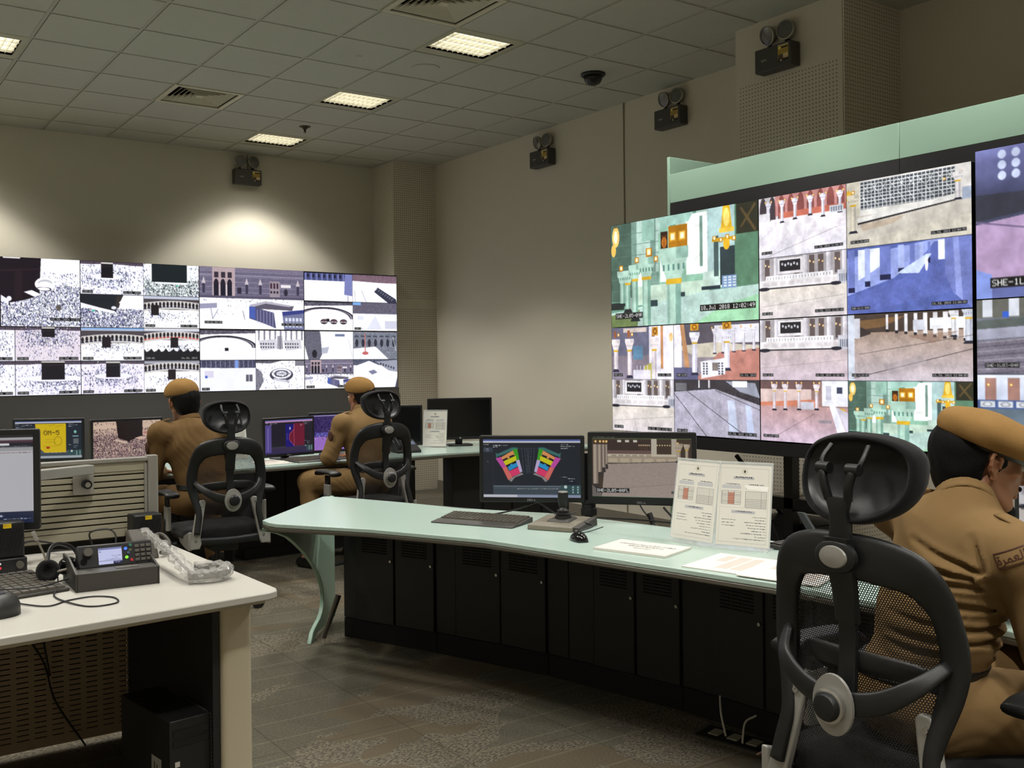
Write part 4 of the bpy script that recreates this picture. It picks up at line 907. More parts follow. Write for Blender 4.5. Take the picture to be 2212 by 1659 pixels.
def sweep(mb, P, wa, wb, Y=(0,1,0), n=14):
    """elliptic section: wa across the curve inside its plane, wb along Y"""
    P = [Vector(p) for p in P]; m = len(P); Y = Vector(Y); rings = []
    for i in range(m):
        t = (P[min(i+1,m-1)]-P[max(i-1,0)]).normalized(); a = t.cross(Y).normalized(); b = a.cross(t)
        A = wa[i] if isinstance(wa, (list,tuple)) else wa; B = wb[i] if isinstance(wb, (list,tuple)) else wb
        rings.append([P[i]+a*(A*math.copysign(abs(math.cos(q))**.7, math.cos(q)))+b*(B*math.copysign(abs(math.sin(q))**.7, math.sin(q))) for q in [2*PI*k/n for k in range(n)]])
    return mb.loft(rings)
def by(x, z):                                              # depth of the back at (x, z)
    return -.262 + .9*x*x + .035*math.cos((z-.80)*7)
def make_chair():
    t = thing('office_chair', '', 'chair')
    half = [(.196,.50),(.186,.56),(.178,.61),(.184,.66),(.202,.74),(.208,.81),(.200,.88),(.182,.935),(.145,.980),(.075,1.000),(0,1.004)]
    path = [(-x, by(x,z), z) for x, z in half] + [(x, by(x,z), z) for x, z in half[-2::-1]]
    P = bez(path, 5); m = len(P)
    wa = []
    for p in P:
        z = p.z; wa.append(.018 + .013*max(0, min(1, (z-.62)/.16)) + .019*max(0, min(1,(z-.90)/.10)))
    mb = MB(); sweep(mb, P, wa, .014)
    build('back_frame', mb, M_frm, t, smooth='full')
    # band that dips to the knob
    B = bez([(-.200,by(.20,.80)-.006,.80),(-.16,-.262,.755),(-.09,-.285,.712),(0,-.292,.695),(.09,-.285,.712),(.16,-.262,.755),(.200,by(.20,.80)-.006,.80)], 5)
    mb = MB(); sweep(mb, B, [.014+.012*math.sin(PI*i/(len(B)-1)) for i in range(len(B))], .008)
    build('lumbar_band', mb, M_frm, t, smooth='full')
    # mesh
    def hw(z):
        zs = [(.46,.20),(.61,.176),(.66,.184),(.74,.202),(.81,.208),(.88,.200),(.935,.182),(.98,.145),(1.0,.08)]
        for (a, x), (b, y_) in zip(zs, zs[1:]):
            if z <= b: return x+(y_-x)*max(0,(z-a))/(b-a)
        return .07
    rows = []
    for i in range(31):
        z = .465+.53*i/30
        rows.append([(hw(z)*(j/8-1), by(hw(z)*(j/8-1), z)+.012+(.0 if z > .66 else .22*(.66-z)), z) for j in range(17)])
    mb = MB().loft(rows, cap=False, closed=False); build('back_mesh', mb, M_net, t, smooth='full', fix=False)
    # lumbar pad, in front of the mesh
    mb = MB(); sweep(mb, bez([(-.165,-.165,.745),(-.12,-.20,.765),(0,-.235,.775),(.12,-.20,.765),(.165,-.165,.745)], 5), .024, .008)
    build('lumbar_pad', mb, M_frm, t, smooth='full')
    rings = []
    for z, wx_, dy, th in ((1.045,.030,0,.012),(1.0,.034,0,.014),(.93,.029,0,.013),(.86,.028,0,.012),(.855,.022,.0,.009),(.78,.021,-.002,.009),(.72,.024,-.004,.010),(.665,.022,-.004,.008)):
        y = by(0, z)-.018+dy; rings.append([(a*wx_, y+b*th, z) for a, b in [(math.copysign(abs(math.cos(q))**.5,math.cos(q)), math.copysign(abs(math.sin(q))**.5,math.sin(q))) for q in [2*PI*k/16 for k in range(16)]]])
    build('spine', MB().loft(rings), M_frm, t, smooth=True)
    A = (0,-1,0)
    mb = MB().lathe([(0,.0),(.046,.0),(.044,.008),(.038,.012),(0,.013)], (0,0,0), 28, A); mb.xf(Matrix.Translation((0,by(0,1.005)-.028,1.005)) @ Matrix.Diagonal((1.15,1,.8,1)))
    bo = build('badge_boss', mb, M_frm, t, smooth=True)
    mb = MB().lathe([(0,.0),(.031,.0),(.029,.004),(.015,.006),(0,.0065)], (0,0,0), 28, A); mb.xf(Matrix.Translation((0,by(0,1.005)-.041,1.005)) @ Matrix.Diagonal((1.12,1,.78,1)))
    o = build('badge', mb, M_silv, t, smooth=True); o['label'] = 'silver oval badge'
    mb = MB().lathe([(.030,.0),(.052,.0),(.051,.006),(.031,.008)], (0,0,0), 32, A); mb.xf(Matrix.Translation((0,-.30,.69)) @ Matrix.Diagonal((.98,1,1.28,1)))
    kr = build('knob_plate', mb, M_silv, t, smooth=True); kr['label'] = 'silver oval plate'
    build('knob_collar', MB().lathe([(.036,.0),(.037,.018),(.032,.02)], (0,-.303,.69), 28, A), M_chr, kr, smooth=True)
    build('lumbar_knob', MB().lathe([(0,.0),(.031,.0),(.031,.026),(.026,.034),(.012,.037),(0,.037)], (0,-.302,.69), 28, A), M_frm, t, smooth=True)
    # headrest
    out = []
    for k in range(56):
        a = 2*PI*k/56; ca, sa = math.cos(a), math.sin(a)
        n_ = 3.4 if sa > 0 else 2.4; x = math.copysign(abs(ca)**(2/n_), ca); z = math.copysign(abs(sa)**(2/n_), sa)
        out.append((x*.146*(1+.02*z-.10*max(0,-z)), z*.093+(.006*math.cos(x*3) if z > 0 else -.004)))
    def ring(r, y): return [(x*r, y-.242+1.5*(x*r)**2+.25*(z*r), 1.168+z*r) for x, z in out]
    build('headrest', MB().loft([ring(.02,.052),ring(.5,.048),ring(.8,.034),ring(.85,.004),ring(.87,-.007),ring(.92,-.010),ring(.97,.0),ring(1.0,.018),ring(.99,.036),ring(.94,.052),ring(.8,.062),ring(.5,.066),ring(.02,.067)]), M_fab, t, smooth='full')
    build('headrest_shell', MB().loft([ring(.02,.036),ring(.3,.035),ring(.55,.030),ring(.75,.018),ring(.86,.001),ring(.88,-.004),ring(.84,.014)], cap=True), M_frg, t, smooth='full')
    mb = MB(); R1 = []
    for z, w_, y, th in ((1.02,.034,-.268,.012),(1.06,.024,-.272,.010),(1.10,.022,-.276,.010),(1.125,.03,-.278,.010),(1.13,.034,-.278,.009)):
        R1.append([(a*w_, y+b*th, z) for a, b in [(math.copysign(abs(math.cos(q))**.5,math.cos(q)), math.copysign(abs(math.sin(q))**.5,math.sin(q))) for q in [2*PI*k/16 for k in range(16)]]])
    st = build('headrest_stem', MB().loft(R1), M_frm, t, smooth=True)
    for s in (-1,1):
        mb = MB(); sweep(mb, bez([(s*.024,-.278,1.125),(s*.03,-.284,1.155),(s*.036,-.282,1.18),(s*.038,-.272,1.192)],4), .009, .009, (0,1,0)); mb.cyl((s*.022,-.276,1.192),(s*.052,-.276,1.192),.013,n=14)
        build('hinge_arm', mb, M_frm, st, smooth=True)
        mb = MB(); sweep(mb, bez([(s*.046,-.272,1.195),(s*.05,-.26,1.215),(s*.046,-.236,1.24)],4), .006, .005)
        build('hinge_hook', mb, M_frm, st, smooth=True)
    # silver brackets, crossbar
    for s in (-1,1):
        pl = [(-.024,.235),(-.012,.250),(.012,.250),(.024,.235),(.024,.04),(.036,.0),(.030,-.03),(-.024,-.03),(-.03,.0),(-.026,.10)]
        M_ = frame((s*.205,-.236,.445), (1,0,0), (0,-1,.12)) @ Matrix(((1,-s*.2 if s>0 else .2,0,0),(0,1,0,0),(0,0,1,0),(0,0,0,1)))
        mb = MB().prism(pl, -.012, .012, M_)
        mb.prism([(-.01,.41),(.06,.415),(.16,.435),(.19,.455),(.19,.475),(.08,.49),(-.01,.52)], 0, .022, Matrix(((0,0,1,s*.235-.011),(1,0,0,-.235),(0,1,0,0),(0,0,0,1))))
        br = build('bracket', mb, M_silv, t, bevel=.006, seg=3); br['label'] = 'silver bracket'
        for q in (.22,.02): build('screw', MB().lathe([(0,0),(.008,0),(.0075,.003),(.004,.003),(.003,.001),(0,.001)], M_ @ Vector((0,q,.0125)), 12, (M_.to_3x3() @ Vector((0,0,1)))), M_chr, br)
    mb = MB(); sweep(mb, bez([(-.225,-.215,.458),(-.1,-.235,.452),(0,-.24,.45),(.1,-.235,.452),(.225,-.215,.458)],4), .022, .016); build('crossbar', mb, M_frm, t, smooth='full')
    # seat
    q = []
    for r, z in ((.90,.455),(1.0,.47),(1.02,.492),(1.0,.512),(.93,.525),(.6,.53),(.02,.528)):
        q.append([(x*r, .035+y*r, z+(-.03*((y*r)/.25)**3 if y > 0 else 0)) for x, y in rrect(-.25,.25,-.24,.24,.09,5)])
    build('seat', MB().loft(q), M_fab, t, smooth='full')
    build('seat_pan', MB().prism(rrect(-.22,.22,-.19,.23,.06), .435, .462), M_frm, t, bevel=.01)
    build('tilt_mechanism', MB().box(-.08,.08,-.16,.14,.375,.436), M_frm, t, bevel=.012)
    for s in (-1,1):
        mb = MB(); sweep(mb, bez([(s*.20,.03,.41),(s*.275,.03,.405),(s*.292,.03,.45),(s*.292,.02,.58)],4), .022, .016, (0,1,0)); a = build('armrest', mb, M_frm, t, smooth='full')
        build('arm_sleeve', MB().prism(rrect(s*.292-.014,s*.292+.014,-.018,.058,.012,3), .50, .64), M_silv, a, bevel=.003)['label'] = 'silver sleeve'
        build('arm_post', MB().box(s*.292-.009,s*.292+.009,-.006,.046,.62,.70), M_frm, a, bevel=.004)
        mb = MB(); sweep(mb, bez([(s*.292,-.10,.712),(s*.292,-.06,.722),(s*.29,.04,.722),(s*.28,.13,.718),(s*.272,.16,.702)],5), .042, .014, (0,0,1)); build('arm_pad', mb, M_frm, a, smooth='full')
    build('gas_lift', MB().cyl((0,0,.10),(0,0,.25),.026,n=16).cyl((0,0,.25),(0,0,.376),.016,n=16), M_frm, t, smooth=True)
    mb = MB(); mb.lathe([(0,.075),(.05,.075),(.05,.12),(.03,.13),(0,.13)], n=20)
    for k in range(5):
        a = 2*PI*k/5+.3; c, s = math.cos(a), math.sin(a)
        sweep(mb, [(c*.03,s*.03,.105),(c*.16,s*.16,.098),(c*.30,s*.30,.075)], [.026,.022,.014], [.018,.014,.010], (0,0,1), 10)
    build('star_base', mb, M_frm, t, smooth=True)
    for k in range(5):
        a = 2*PI*k/5+.3; c, s = math.cos(a), math.sin(a); mb = MB()
        for d in (-.014,.014): mb.cyl((c*.29-s*(d-.008),s*.29+c*(d-.008),.027),(c*.29-s*(d+.008),s*.29+c*(d+.008),.027),.027,n=14)
        mb.cyl((c*.29,s*.29,.03),(c*.29,s*.29,.075),.008,n=8); build('caster', mb, M_blk, t, smooth=True)
    return t
ch = make_chair(); ch.location = (.145,-8.639,0); ch.rotation_euler = (0,0,R(-90))
tag(ch, 'black mesh office chair nearest the camera, under the man facing right', 'chair', 'black mesh office chairs with headrests')
c2 = copy_tree(ch); c2.location = (.112,-4.075,-.0); c2.rotation_euler = (0,0,R(-2))
tag(c2, 'black mesh office chair of the left seated man, its spine and knob towards us', 'chair', 'black mesh office chairs with headrests')
c3 = copy_tree(ch); c3.location = (1.235,-3.88,0); c3.rotation_euler = (0,0,R(2))
tag(c3, 'black mesh office chair of the middle seated man, behind the mint desk end', 'chair', 'black mesh office chairs with headrests')

for chd in c2.children:
    if chd.name.split('.')[0] not in ('star_base','caster','gas_lift'): chd.location.z -= .032
# ---------------------------------------------------------------- near mint console desk
M_edge = mat('desk_edge', rgb(88,84,74), .3, var=.05)
M_cab = mat('black_cabinet_steel', rgb(30,31,33), .55, var=.05, scale=4)
M_cabd = mat('cabinet_gap', rgb(8,8,9), .8)
F_ = [(-.262,-5.72),(-.268,-5.80),(-.255,-5.86),(.005,-6.241),(.243,-6.738),(.352,-7.212),(.429,-7.552),(.517,-7.975),(.545,-8.5),(.50,-9.1),(.38,-9.7)]
B_ = [(.97,-9.75),(1.08,-9.0),(1.13,-8.3),(1.12,-7.8),(1.1,-7.428),(1.019,-6.966),(.94,-6.587),(.876,-6.34),(.65,-5.968),(.529,-5.601),(.36,-5.19),(.328,-5.141),(.30,-5.145)]
t = thing('console_desk', 'mint green curved console desk across the middle with keyboard and two monitors', 'desk', (.3,-6.6,0))
def rl(b, c=(.3,-6.6,0)): b.xf(Matrix.Translation((-c[0],-c[1],-c[2]))); return b
top = F_ + B_
build('worktop', rl(MB().prism(top, .722, .74)), M_mintg, t, bevel=.003)
cx = .5; ins = [(x+(cx-x)*.012+.004, y+(-7.2-y)*.004) for x, y in top]
build('edge_band', rl(MB().prism(top, .704, .7215)), M_edge, t, bevel=.004)
# curved side panel in the vertical plane of the left edge
sp = [(-.66,.703),(-.655,.69),(-.505,.655),(-.35,.61),(-.228,.557),(-.09,.49),(.041,.413),(.13,.35),(.189,.297),(.23,.24),(.247,.186),(.24,.15),(.215,.115),(.17,.09),(.095,.07),(.04,.05),(.0,.0),(.06,.0),(.12,.03),(.47,.03),(.47,.703)]
sp = [(s, z) for s, z in sp]
pd = Vector((.66,.75,0)).normalized()
Mx = Matrix(((pd.x,0,pd.y,.189),(pd.y,0,-pd.x,-5.234),(0,1,0,0),(0,0,0,1)))
b = MB().prism(sp, -.022, 0, Mx); build('side_panel', rl(b), M_mint, t, bevel=.003)
b = MB(); sweep(b, [Vector((.33,-5.27,.24)), Vector((.245,-5.262,.03))], .022, .012, (-.66,.75,0), 8); build('foot_brace', rl(b), M_edge, t)
fr = [(.391,-5.198),(.426,-5.282),(.525,-5.519),(.622,-5.753),(.667,-5.865),(.766,-6.116),(.84,-6.37),(.867,-6.487),(.899,-6.624),(.95,-6.841),(.995,-7.062),(1.021,-7.201),(1.041,-7.453),(1.053,-7.67),(1.06,-7.8),(1.062,-8.05),(1.063,-8.3),(1.055,-8.6),(1.02,-9.0),(.95,-9.5)]
kinds = 'fDDfDDfFDDfDDfDDffDD'   # doors and fillers between the points
M_slot = mat('vent_slot', rgb(6,6,7), .9)
def bay(seg, label, first=False):
    """one rack: plinth, doors with vent slots, fillers"""
    p0 = Vector((*fr[seg[0]],0)); p1 = Vector((*fr[seg[-1]+1],0))
    d = (p1-p0).normalized(); n = Vector((-d.y,d.x,0))      # n points away from the operator
    if n.x < 0: n = -n
    t2 = thing('console_cabinet', label, 'cabinet', tuple((p0+p1)/2+n*.2), 0, 'black cabinets under the mint desk')
    org = (p0+p1)/2+n*.2
    def rb(b): b.xf(Matrix.Translation(-org)); return b
    e = .002
    def quad(a, b_, off, dep): return [(a.x+n.x*off,a.y+n.y*off),(b_.x+n.x*off,b_.y+n.y*off),(b_.x+n.x*(off+dep),b_.y+n.y*(off+dep)),(a.x+n.x*(off+dep),a.y+n.y*(off+dep))]
    a, c = p0+d*e, p1-d*e
    build('body', rb(MB().prism(quad(a,c,.015,.42), .1, .66)), M_cab, t2, bevel=.002)
    build('plinth', rb(MB().prism(quad(a,c,.008,.40), 0, .1)), M_cabd, t2)
    for s in seg:
        A, B = Vector((*fr[s],0)), Vector((*fr[s+1],0)); L_ = (B-A).length; dd = (B-A).normalized()
        if kinds[s] != 'D': build('filler_panel', rb(MB().prism(quad(A+dd*.003,B-dd*.003,.006,.009), .105, .70)), M_cab, t2); continue
        dr = build('door', rb(MB().prism(quad(A+dd*.007,B-dd*.007,-.006,.02), .105, .70)), M_cab, t2, bevel=.002)
        g = MB(); w0 = L_*.18; w1 = L_*.82
        for r in range(14):
            z = .64-.0135*r
            for k in range(3):
                x0 = w0+(w1-w0)*(k+.06)/3; x1 = w0+(w1-w0)*(k+.94)/3
                o0, o1 = A+dd*x0, A+dd*x1
                g.prism([(o0.x-n.x*.0085,o0.y-n.y*.0085),(o1.x-n.x*.0085,o1.y-n.y*.0085),(o1.x-n.x*.006,o1.y-n.y*.006),(o0.x-n.x*.006,o0.y-n.y*.006)], z-.003, z+.003)
        build('vent_slots', rb(g), M_slot, dr)
        kx = A+dd*(L_*.93)-n*.012; build('lock', rb(MB().cyl(tuple(kx+Vector((0,0,.43))), tuple(kx-n*.006+Vector((0,0,.43))), .007, n=10)), M_chr, dr)
bay([0,1,2], 'black console cabinet at the left end of the mint desk, beside the curved side panel')
bay([3,4,5], 'black console cabinet second from the curved side panel, below the desk keyboard')
bay([6,7,8,9], 'black console cabinet below the computer mouse and paper booklet')
bay([10,11,12], 'black console cabinet left of the nearest chair, below the tabular papers')
bay([13,14,15], 'black console cabinet hidden behind the nearest chair back')
bay([16,17,18], 'black console cabinet furthest right, hidden behind the nearest seated man')
# ---------------------------------------------------------------- far console desk
t = thing('console_desk', 'mint green console desk in front of the left video wall', 'desk', (1,-3,0))
ft = [(-2.2,-2.95),(-1.2,-3.25),(-.3,-3.42),(.68,-3.41),(1.126,-3.395),(1.866,-3.352),(2.144,-3.33),(2.35,-3.34),(2.95,-3.42),(3.55,-3.62)]
bt = [(3.75,-2.95),(3.15,-2.42),(2.9,-2.34),(2.59,-2.56),(1.9,-2.35),(1.0,-2.4),(.2,-2.4),(-.6,-2.2),(-1.4,-1.95),(-2.1,-1.7)]
def r2(b): return rl(b, (1,-3,0))
build('worktop', r2(MB().prism(ft+bt, .722, .74)), M_mintg, t, bevel=.003)
build('edge_band', r2(MB().prism(ft+bt, .702, .7215)), M_edge, t, bevel=.003)
cf = [(-2.0,-2.5),(-1.0,-2.75),(-.2,-2.9),(.7,-2.88),(1.45,-2.83),(2.2,-2.9),(2.42,-3.1),(2.95,-3.2),(3.45,-3.35)]
for i, (a, b_) in enumerate(zip(cf, cf[1:])):
    if i == 5: continue
    a, b_ = Vector((*a,0)), Vector((*b_,0)); d = (b_-a).normalized(); n = Vector((-d.y,d.x,0)); o0 = (a+b_)/2+n*.2
    t2 = thing('console_cabinet', ('black cabinet under the far desk, behind the slatted screen','black cabinet under the far desk below the yellow map monitor','black cabinet under the far desk in front of the left seated man','black cabinet under the far desk between the two far chairs','black cabinet under the far desk in front of the middle seated man','','black cabinet with a pale vent near the upright white notice','black cabinet at the far desk end under the dark monitor')[i], 'cabinet', tuple(o0), 0, 'black cabinets under the far desk')
    def q4(x0, x1, off, dep):
        p, q = a+d*x0, a+d*x1; return [(p.x+n.x*off,p.y+n.y*off),(q.x+n.x*off,q.y+n.y*off),(q.x+n.x*(off+dep),q.y+n.y*(off+dep)),(p.x+n.x*(off+dep),p.y+n.y*(off+dep))]
    L_ = (b_-a).length; mv = Matrix.Translation(-o0)
    b = MB().prism(q4(.045,L_-.045,.015,.30), .0, .70); b.xf(mv); build('body', b, M_cab, t2, bevel=.002)
    k = 2 if L_ > .45 else 1
    for j in range(k):
        b = MB().prism(q4(L_*j/k+.008,L_*(j+1)/k-.008,0,.016), .09, .69); b.xf(mv); dr = build('door', b, M_cab, t2, bevel=.002)
        if i == 6 and j == 1:
            g = MB()
            for r in range(8): g.prism(q4(L_*.55,L_*.62+.01*(r%3),-.003,.003), .60-.011*r, .605-.011*r)
            g.xf(mv); build('vent_slots', g, mat('lit_vent', rgb(190,190,186), .4), dr)  # pale slot colour stands for light showing in this vent
# ---------------------------------------------------------------- white desk, left
M_whd = mat('white_laminate', rgb(190,187,178), .35, var=.012, scale=3, spec=.45)
M_whe = mat('white_edge', rgb(180,172,152), .4, var=.02)
M_leg = mat('desk_leg_paint', rgb(196,186,160), .5, var=.02)
t = thing('office_desk', 'white office desk in the left foreground carrying the radio', 'desk', (-1.7,-6.6,0))
def r3(b): return rl(b, (-1.7,-6.6,0))
wt = [(-2.9,-7.31)]+[(-.80,-7.108),(-.768,-7.092),(-.757,-7.06)]+[(-.785,-5.965),(-2.9,-5.985)]
build('worktop', r3(MB().prism(wt, .716, .74)), M_whd, t, bevel=.004)
wb_ = [(-2.9,-7.28),(-.80,-7.075),(-.80,-6.0),(-2.9,-6.0)]
build('edge_band', r3(MB().prism(wb_, .702, .716)), M_whe, t)
build('leg', r3(MB().prism(rrect(-.905,-.808,-6.99,-6.90,.02), .0, .702)), M_leg, t, bevel=.002)
build('leg', r3(MB().prism(rrect(-.905,-.808,-6.12,-6.03,.02), .0, .702)), M_leg, t, bevel=.002)
build('leg', r3(MB().prism(rrect(-2.85,-2.76,-6.99,-6.90,.02), .0, .702)), M_leg, t, bevel=.002)
build('leg', r3(MB().prism(rrect(-2.85,-2.76,-6.12,-6.03,.02), .0, .702)), M_leg, t, bevel=.002)
build('cross_rail', r3(MB().box(-2.78,-.9,-6.42,-6.37,.64,.70)), M_edge, t)
m = net_mat('slotted_panel', rgb(158,138,112), .0605, .0193, ('X','Z'), .34, False)
# slots are long and thin
for n_ in m.node_tree.nodes:
    if n_.type == 'MATH' and n_.operation == 'LESS_THAN' and abs(n_.inputs[1].default_value-.37) < .001: n_.inputs[1].default_value = .12
M_mod = m
b = MB().box(-2.7,-.93,-6.012,-6.008,.06,.455); build('modesty_panel', r3(b), M_mod, t)
b = MB().box(-2.7,-.93,-6.012,-6.008,.455,.70).box(-2.7,-.93,-6.012,-6.008,.03,.06); build('modesty_panel', r3(b), mat('panel_paint', rgb(158,138,112), .5), t)
build('rear_cover', r3(MB().box(-2.7,-.93,-5.985,-5.98,.03,.70)), M_cabd, t)  # dark sheet added behind the slots so they read black
build('shade_panel', r3(MB().box(-.93,-.91,-6.97,-5.99,.03,.70)), M_cab, t)  # black panel added to stand for the dark shade under the desk
# slatted screen behind the desk
M_alu = mat('anodised_aluminium', rgb(176,174,166), .35, .5, var=.03, scale=20)
M_slat = mat('slat_paint', rgb(172,166,144), .45, var=.02, scale=8)
t = thing('slatted_screen', 'beige slatted aluminium screen standing at the back of the white desk', 'screen', (-1.35,-5.93,0))
def r4(b): return rl(b, (-1.35,-5.93,0))
for k in range(11):
    z = .80+.0235*k
    build('slat', r4(MB().box(-2.9,-.835,-5.944,-5.93,z,z+.0185)), M_slat, t, bevel=.002, seg=1)
build('slat', r4(MB().box(-2.9,-.835,-5.945,-5.93,.768,.798)), M_slat, t)
build('rear_channel', r4(MB().box(-2.9,-.83,-5.929,-5.915,.76,1.062)), mat('slat_gap', rgb(60,55,42), .7), t)
build('top_rail', r4(MB().box(-2.9,-.83,-5.955,-5.915,1.058,1.074)), M_alu, t, bevel=.003)
build('upper_panel', r4(MB().box(-2.9,-.835,-5.947,-5.93,1.022,1.057)), M_slat, t, bevel=.002)
build('post', r4(MB().prism(rrect(-.832,-.79,-5.955,-5.905,.008,3), .0, 1.078)), M_alu, t)
build('end_plate', r4(MB().box(-.845,-.834,-5.952,-5.946,.83,1.05)), M_alu, t)
build('post', r4(MB().box(-2.93,-2.89,-5.955,-5.905,.0,1.078)), M_alu, t)
build('lower_rail', r4(MB().box(-2.9,-.835,-5.94,-5.92,.70,.712)), M_alu, t)
# ---------------------------------------------------------------- people: bodies and clothing grown from distance fields
class Field:
    def __init__(s, xs, ys, zs):
        s.ax = [np.asarray(a, float) for a in (xs, ys, zs)]; s.D = np.full([len(a) for a in s.ax], .5)
    def _sl(s, lo, hi): return tuple(slice(max(np.searchsorted(a, l)-1, 0), min(np.searchsorted(a, h)+1, len(a))) for a, l, h in zip(s.ax, lo, hi))
    def put(s, fn, lo, hi, k=.02, cut=False):
        sl = s._sl([q-k-.012 for q in lo], [q+k+.012 for q in hi])
        g = np.meshgrid(*[a[q] for a, q in zip(s.ax, sl)], indexing='ij')
        if g[0].size == 0: return
        d = fn(*g); D = s.D[sl]
        if cut:
            h = np.clip(.5-.5*(D+d)/k, 0, 1); s.D[sl] = D*(1-h)-d*h+k*h*(1-h)
        else:
            h = np.clip(.5+.5*(D-d)/k, 0, 1); s.D[sl] = D*(1-h)+d*h-k*h*(1-h)
    def cap(s, a, b, ra, rb=None, k=.02, cut=False):
        rb = ra if rb is None else rb; a = np.array(a, float); b = np.array(b, float); m = max(ra, rb)
        def f(X, Y, Z):
            v = b-a; L = v@v+1e-12; t = np.clip(((X-a[0])*v[0]+(Y-a[1])*v[1]+(Z-a[2])*v[2])/L, 0, 1)
            return np.sqrt((X-a[0]-t*v[0])**2+(Y-a[1]-t*v[1])**2+(Z-a[2]-t*v[2])**2)-(ra+(rb-ra)*t)
        s.put(f, np.minimum(a,b)-m, np.maximum(a,b)+m, k, cut)
    def ell(s, c, r, M=None, k=.02, cut=False):
        c = np.array(c, float); m = max(r); Mi = np.eye(3) if M is None else np.array(M).T
        def f(X, Y, Z):
            x, y, z = X-c[0], Y-c[1], Z-c[2]
            p = [Mi[i][0]*x+Mi[i][1]*y+Mi[i][2]*z for i in range(3)]
            k0 = np.sqrt(sum((q/w)**2 for q, w in zip(p, r))); k1 = np.sqrt(sum((q/w**2)**2 for q, w in zip(p, r)))+1e-9
            return k0*(k0-1)/k1
        s.put(f, c-m, c+m, k, cut)
    def half(s, n, o):
        """keep the side the normal points away from"""
        n = np.array(n, float); n /= np.linalg.norm(n); g = np.meshgrid(*s.ax, indexing='ij')
        s.D = np.maximum(s.D, (g[0]-o[0])*n[0]+(g[1]-o[1])*n[1]+(g[2]-o[2])*n[2])
    def warp(s, fn):
        g = np.meshgrid(*s.ax, indexing='ij'); s.D = s.D+fn(*g)
    def mesh(s, name, m, parent):
        D, (xs, ys, zs) = s.D, s.ax; I = D < 0
        c = [I[i:I.shape[0]-1+i, j:I.shape[1]-1+j, k:I.shape[2]-1+k] for i in (0,1) for j in (0,1) for k in (0,1)]
        cnt = sum(q.astype(np.int8) for q in c); act = (cnt > 0) & (cnt < 8)
        ii, jj, kk = np.nonzero(act); n = len(ii); idx = np.full(act.shape, -1, np.int32); idx[ii,jj,kk] = np.arange(n)
        S = np.zeros((n,3)); C = np.zeros(n)
        crn = [(0,0,0),(0,0,1),(0,1,0),(0,1,1),(1,0,0),(1,0,1),(1,1,0),(1,1,1)]
        for a in range(8):
            for b in range(a+1, 8):
                if sum(abs(p-q) for p, q in zip(crn[a], crn[b])) != 1: continue
                A, B = crn[a], crn[b]; da = D[ii+A[0],jj+A[1],kk+A[2]]; db = D[ii+B[0],jj+B[1],kk+B[2]]
                w = (da < 0) != (db < 0); t = np.where(w, da/(da-db+1e-15), 0)
                for d_, ax, q in ((0, xs, ii), (1, ys, jj), (2, zs, kk)):
                    pa, pb = ax[q+A[d_]], ax[q+B[d_]]; S[:,d_] += np.where(w, pa+(pb-pa)*t, 0)
                C += w
        V = S/C[:,None]; Q = []
        for d_ in range(3):
            a = np.moveaxis(I, d_, 0); x = a[:-1] != a[1:]; x = x[:,1:-1,1:-1]; p, q, r = np.nonzero(x); q += 1; r += 1
            fl = a[p, q, r]
            ix = np.moveaxis(idx, d_, 0)
            quad = np.stack([ix[p,q-1,r-1], ix[p,q,r-1], ix[p,q,r], ix[p,q-1,r]], 1)
            if d_ == 1: fl = ~fl
            quad[~fl] = quad[~fl][:, ::-1]; Q.append(quad)
        Q = np.concatenate(Q)
        me = bpy.data.meshes.new(name); me.vertices.add(n); me.vertices.foreach_set('co', V.astype(np.float32).ravel())
        me.loops.add(Q.size); me.loops.foreach_set('vertex_index', Q.ravel().astype(np.int32)); me.polygons.add(len(Q))
        me.polygons.foreach_set('loop_start', np.arange(0, Q.size, 4, dtype=np.int32)); me.update(calc_edges=True)
        me.polygons.foreach_set('use_smooth', [True]*len(Q)); me.materials.append(m)
        o = bpy.data.objects.new(name, me); COL.objects.link(o); o.parent = parent; return o

def axis_(lo, hi, h, fine=None, hf=None):
    """spacing h, refined to hf inside fine=(a, b)"""
    out = [lo]; 
    while out[-1] < hi:
        x = out[-1]; out.append(x+(hf if fine and fine[0] <= x < fine[1] else h))
    return np.array(out)

def skin_mat():
    m = mat('skin', rgb(150,104,76), .5, var=.12, scale=25, bump=.12, bscale=500, spec=.35)
    p = m.node_tree.nodes['Principled BSDF']; p.inputs['Subsurface Weight'].default_value = .08; p.inputs['Subsurface Radius'].default_value = (.02,.008,.004); p.inputs['Subsurface Scale'].default_value = .4
    return m
M_skin = skin_mat()
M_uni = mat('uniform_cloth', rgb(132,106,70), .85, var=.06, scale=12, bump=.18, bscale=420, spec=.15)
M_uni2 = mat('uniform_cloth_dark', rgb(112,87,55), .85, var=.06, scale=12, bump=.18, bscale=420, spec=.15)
M_ber = mat('beret_felt', rgb(150,116,70), .95, var=.08, scale=40, bump=.5, bscale=700, spec=.1)
M_hair = mat('black_hair', rgb(9,8,8), .7, var=.3, scale=90, bump=.5, bscale=420, spec=.2)
M_belt = mat('black_belt', rgb(22,20,18), .45, var=.1); M_shoe = mat('boot_leather', rgb(20,18,17), .35, var=.1)
M_thr = mat('dark_thread', rgb(70,34,16), .7, var=.05); M_eye = mat('eye_white', rgb(200,190,180), .2, var=.02)

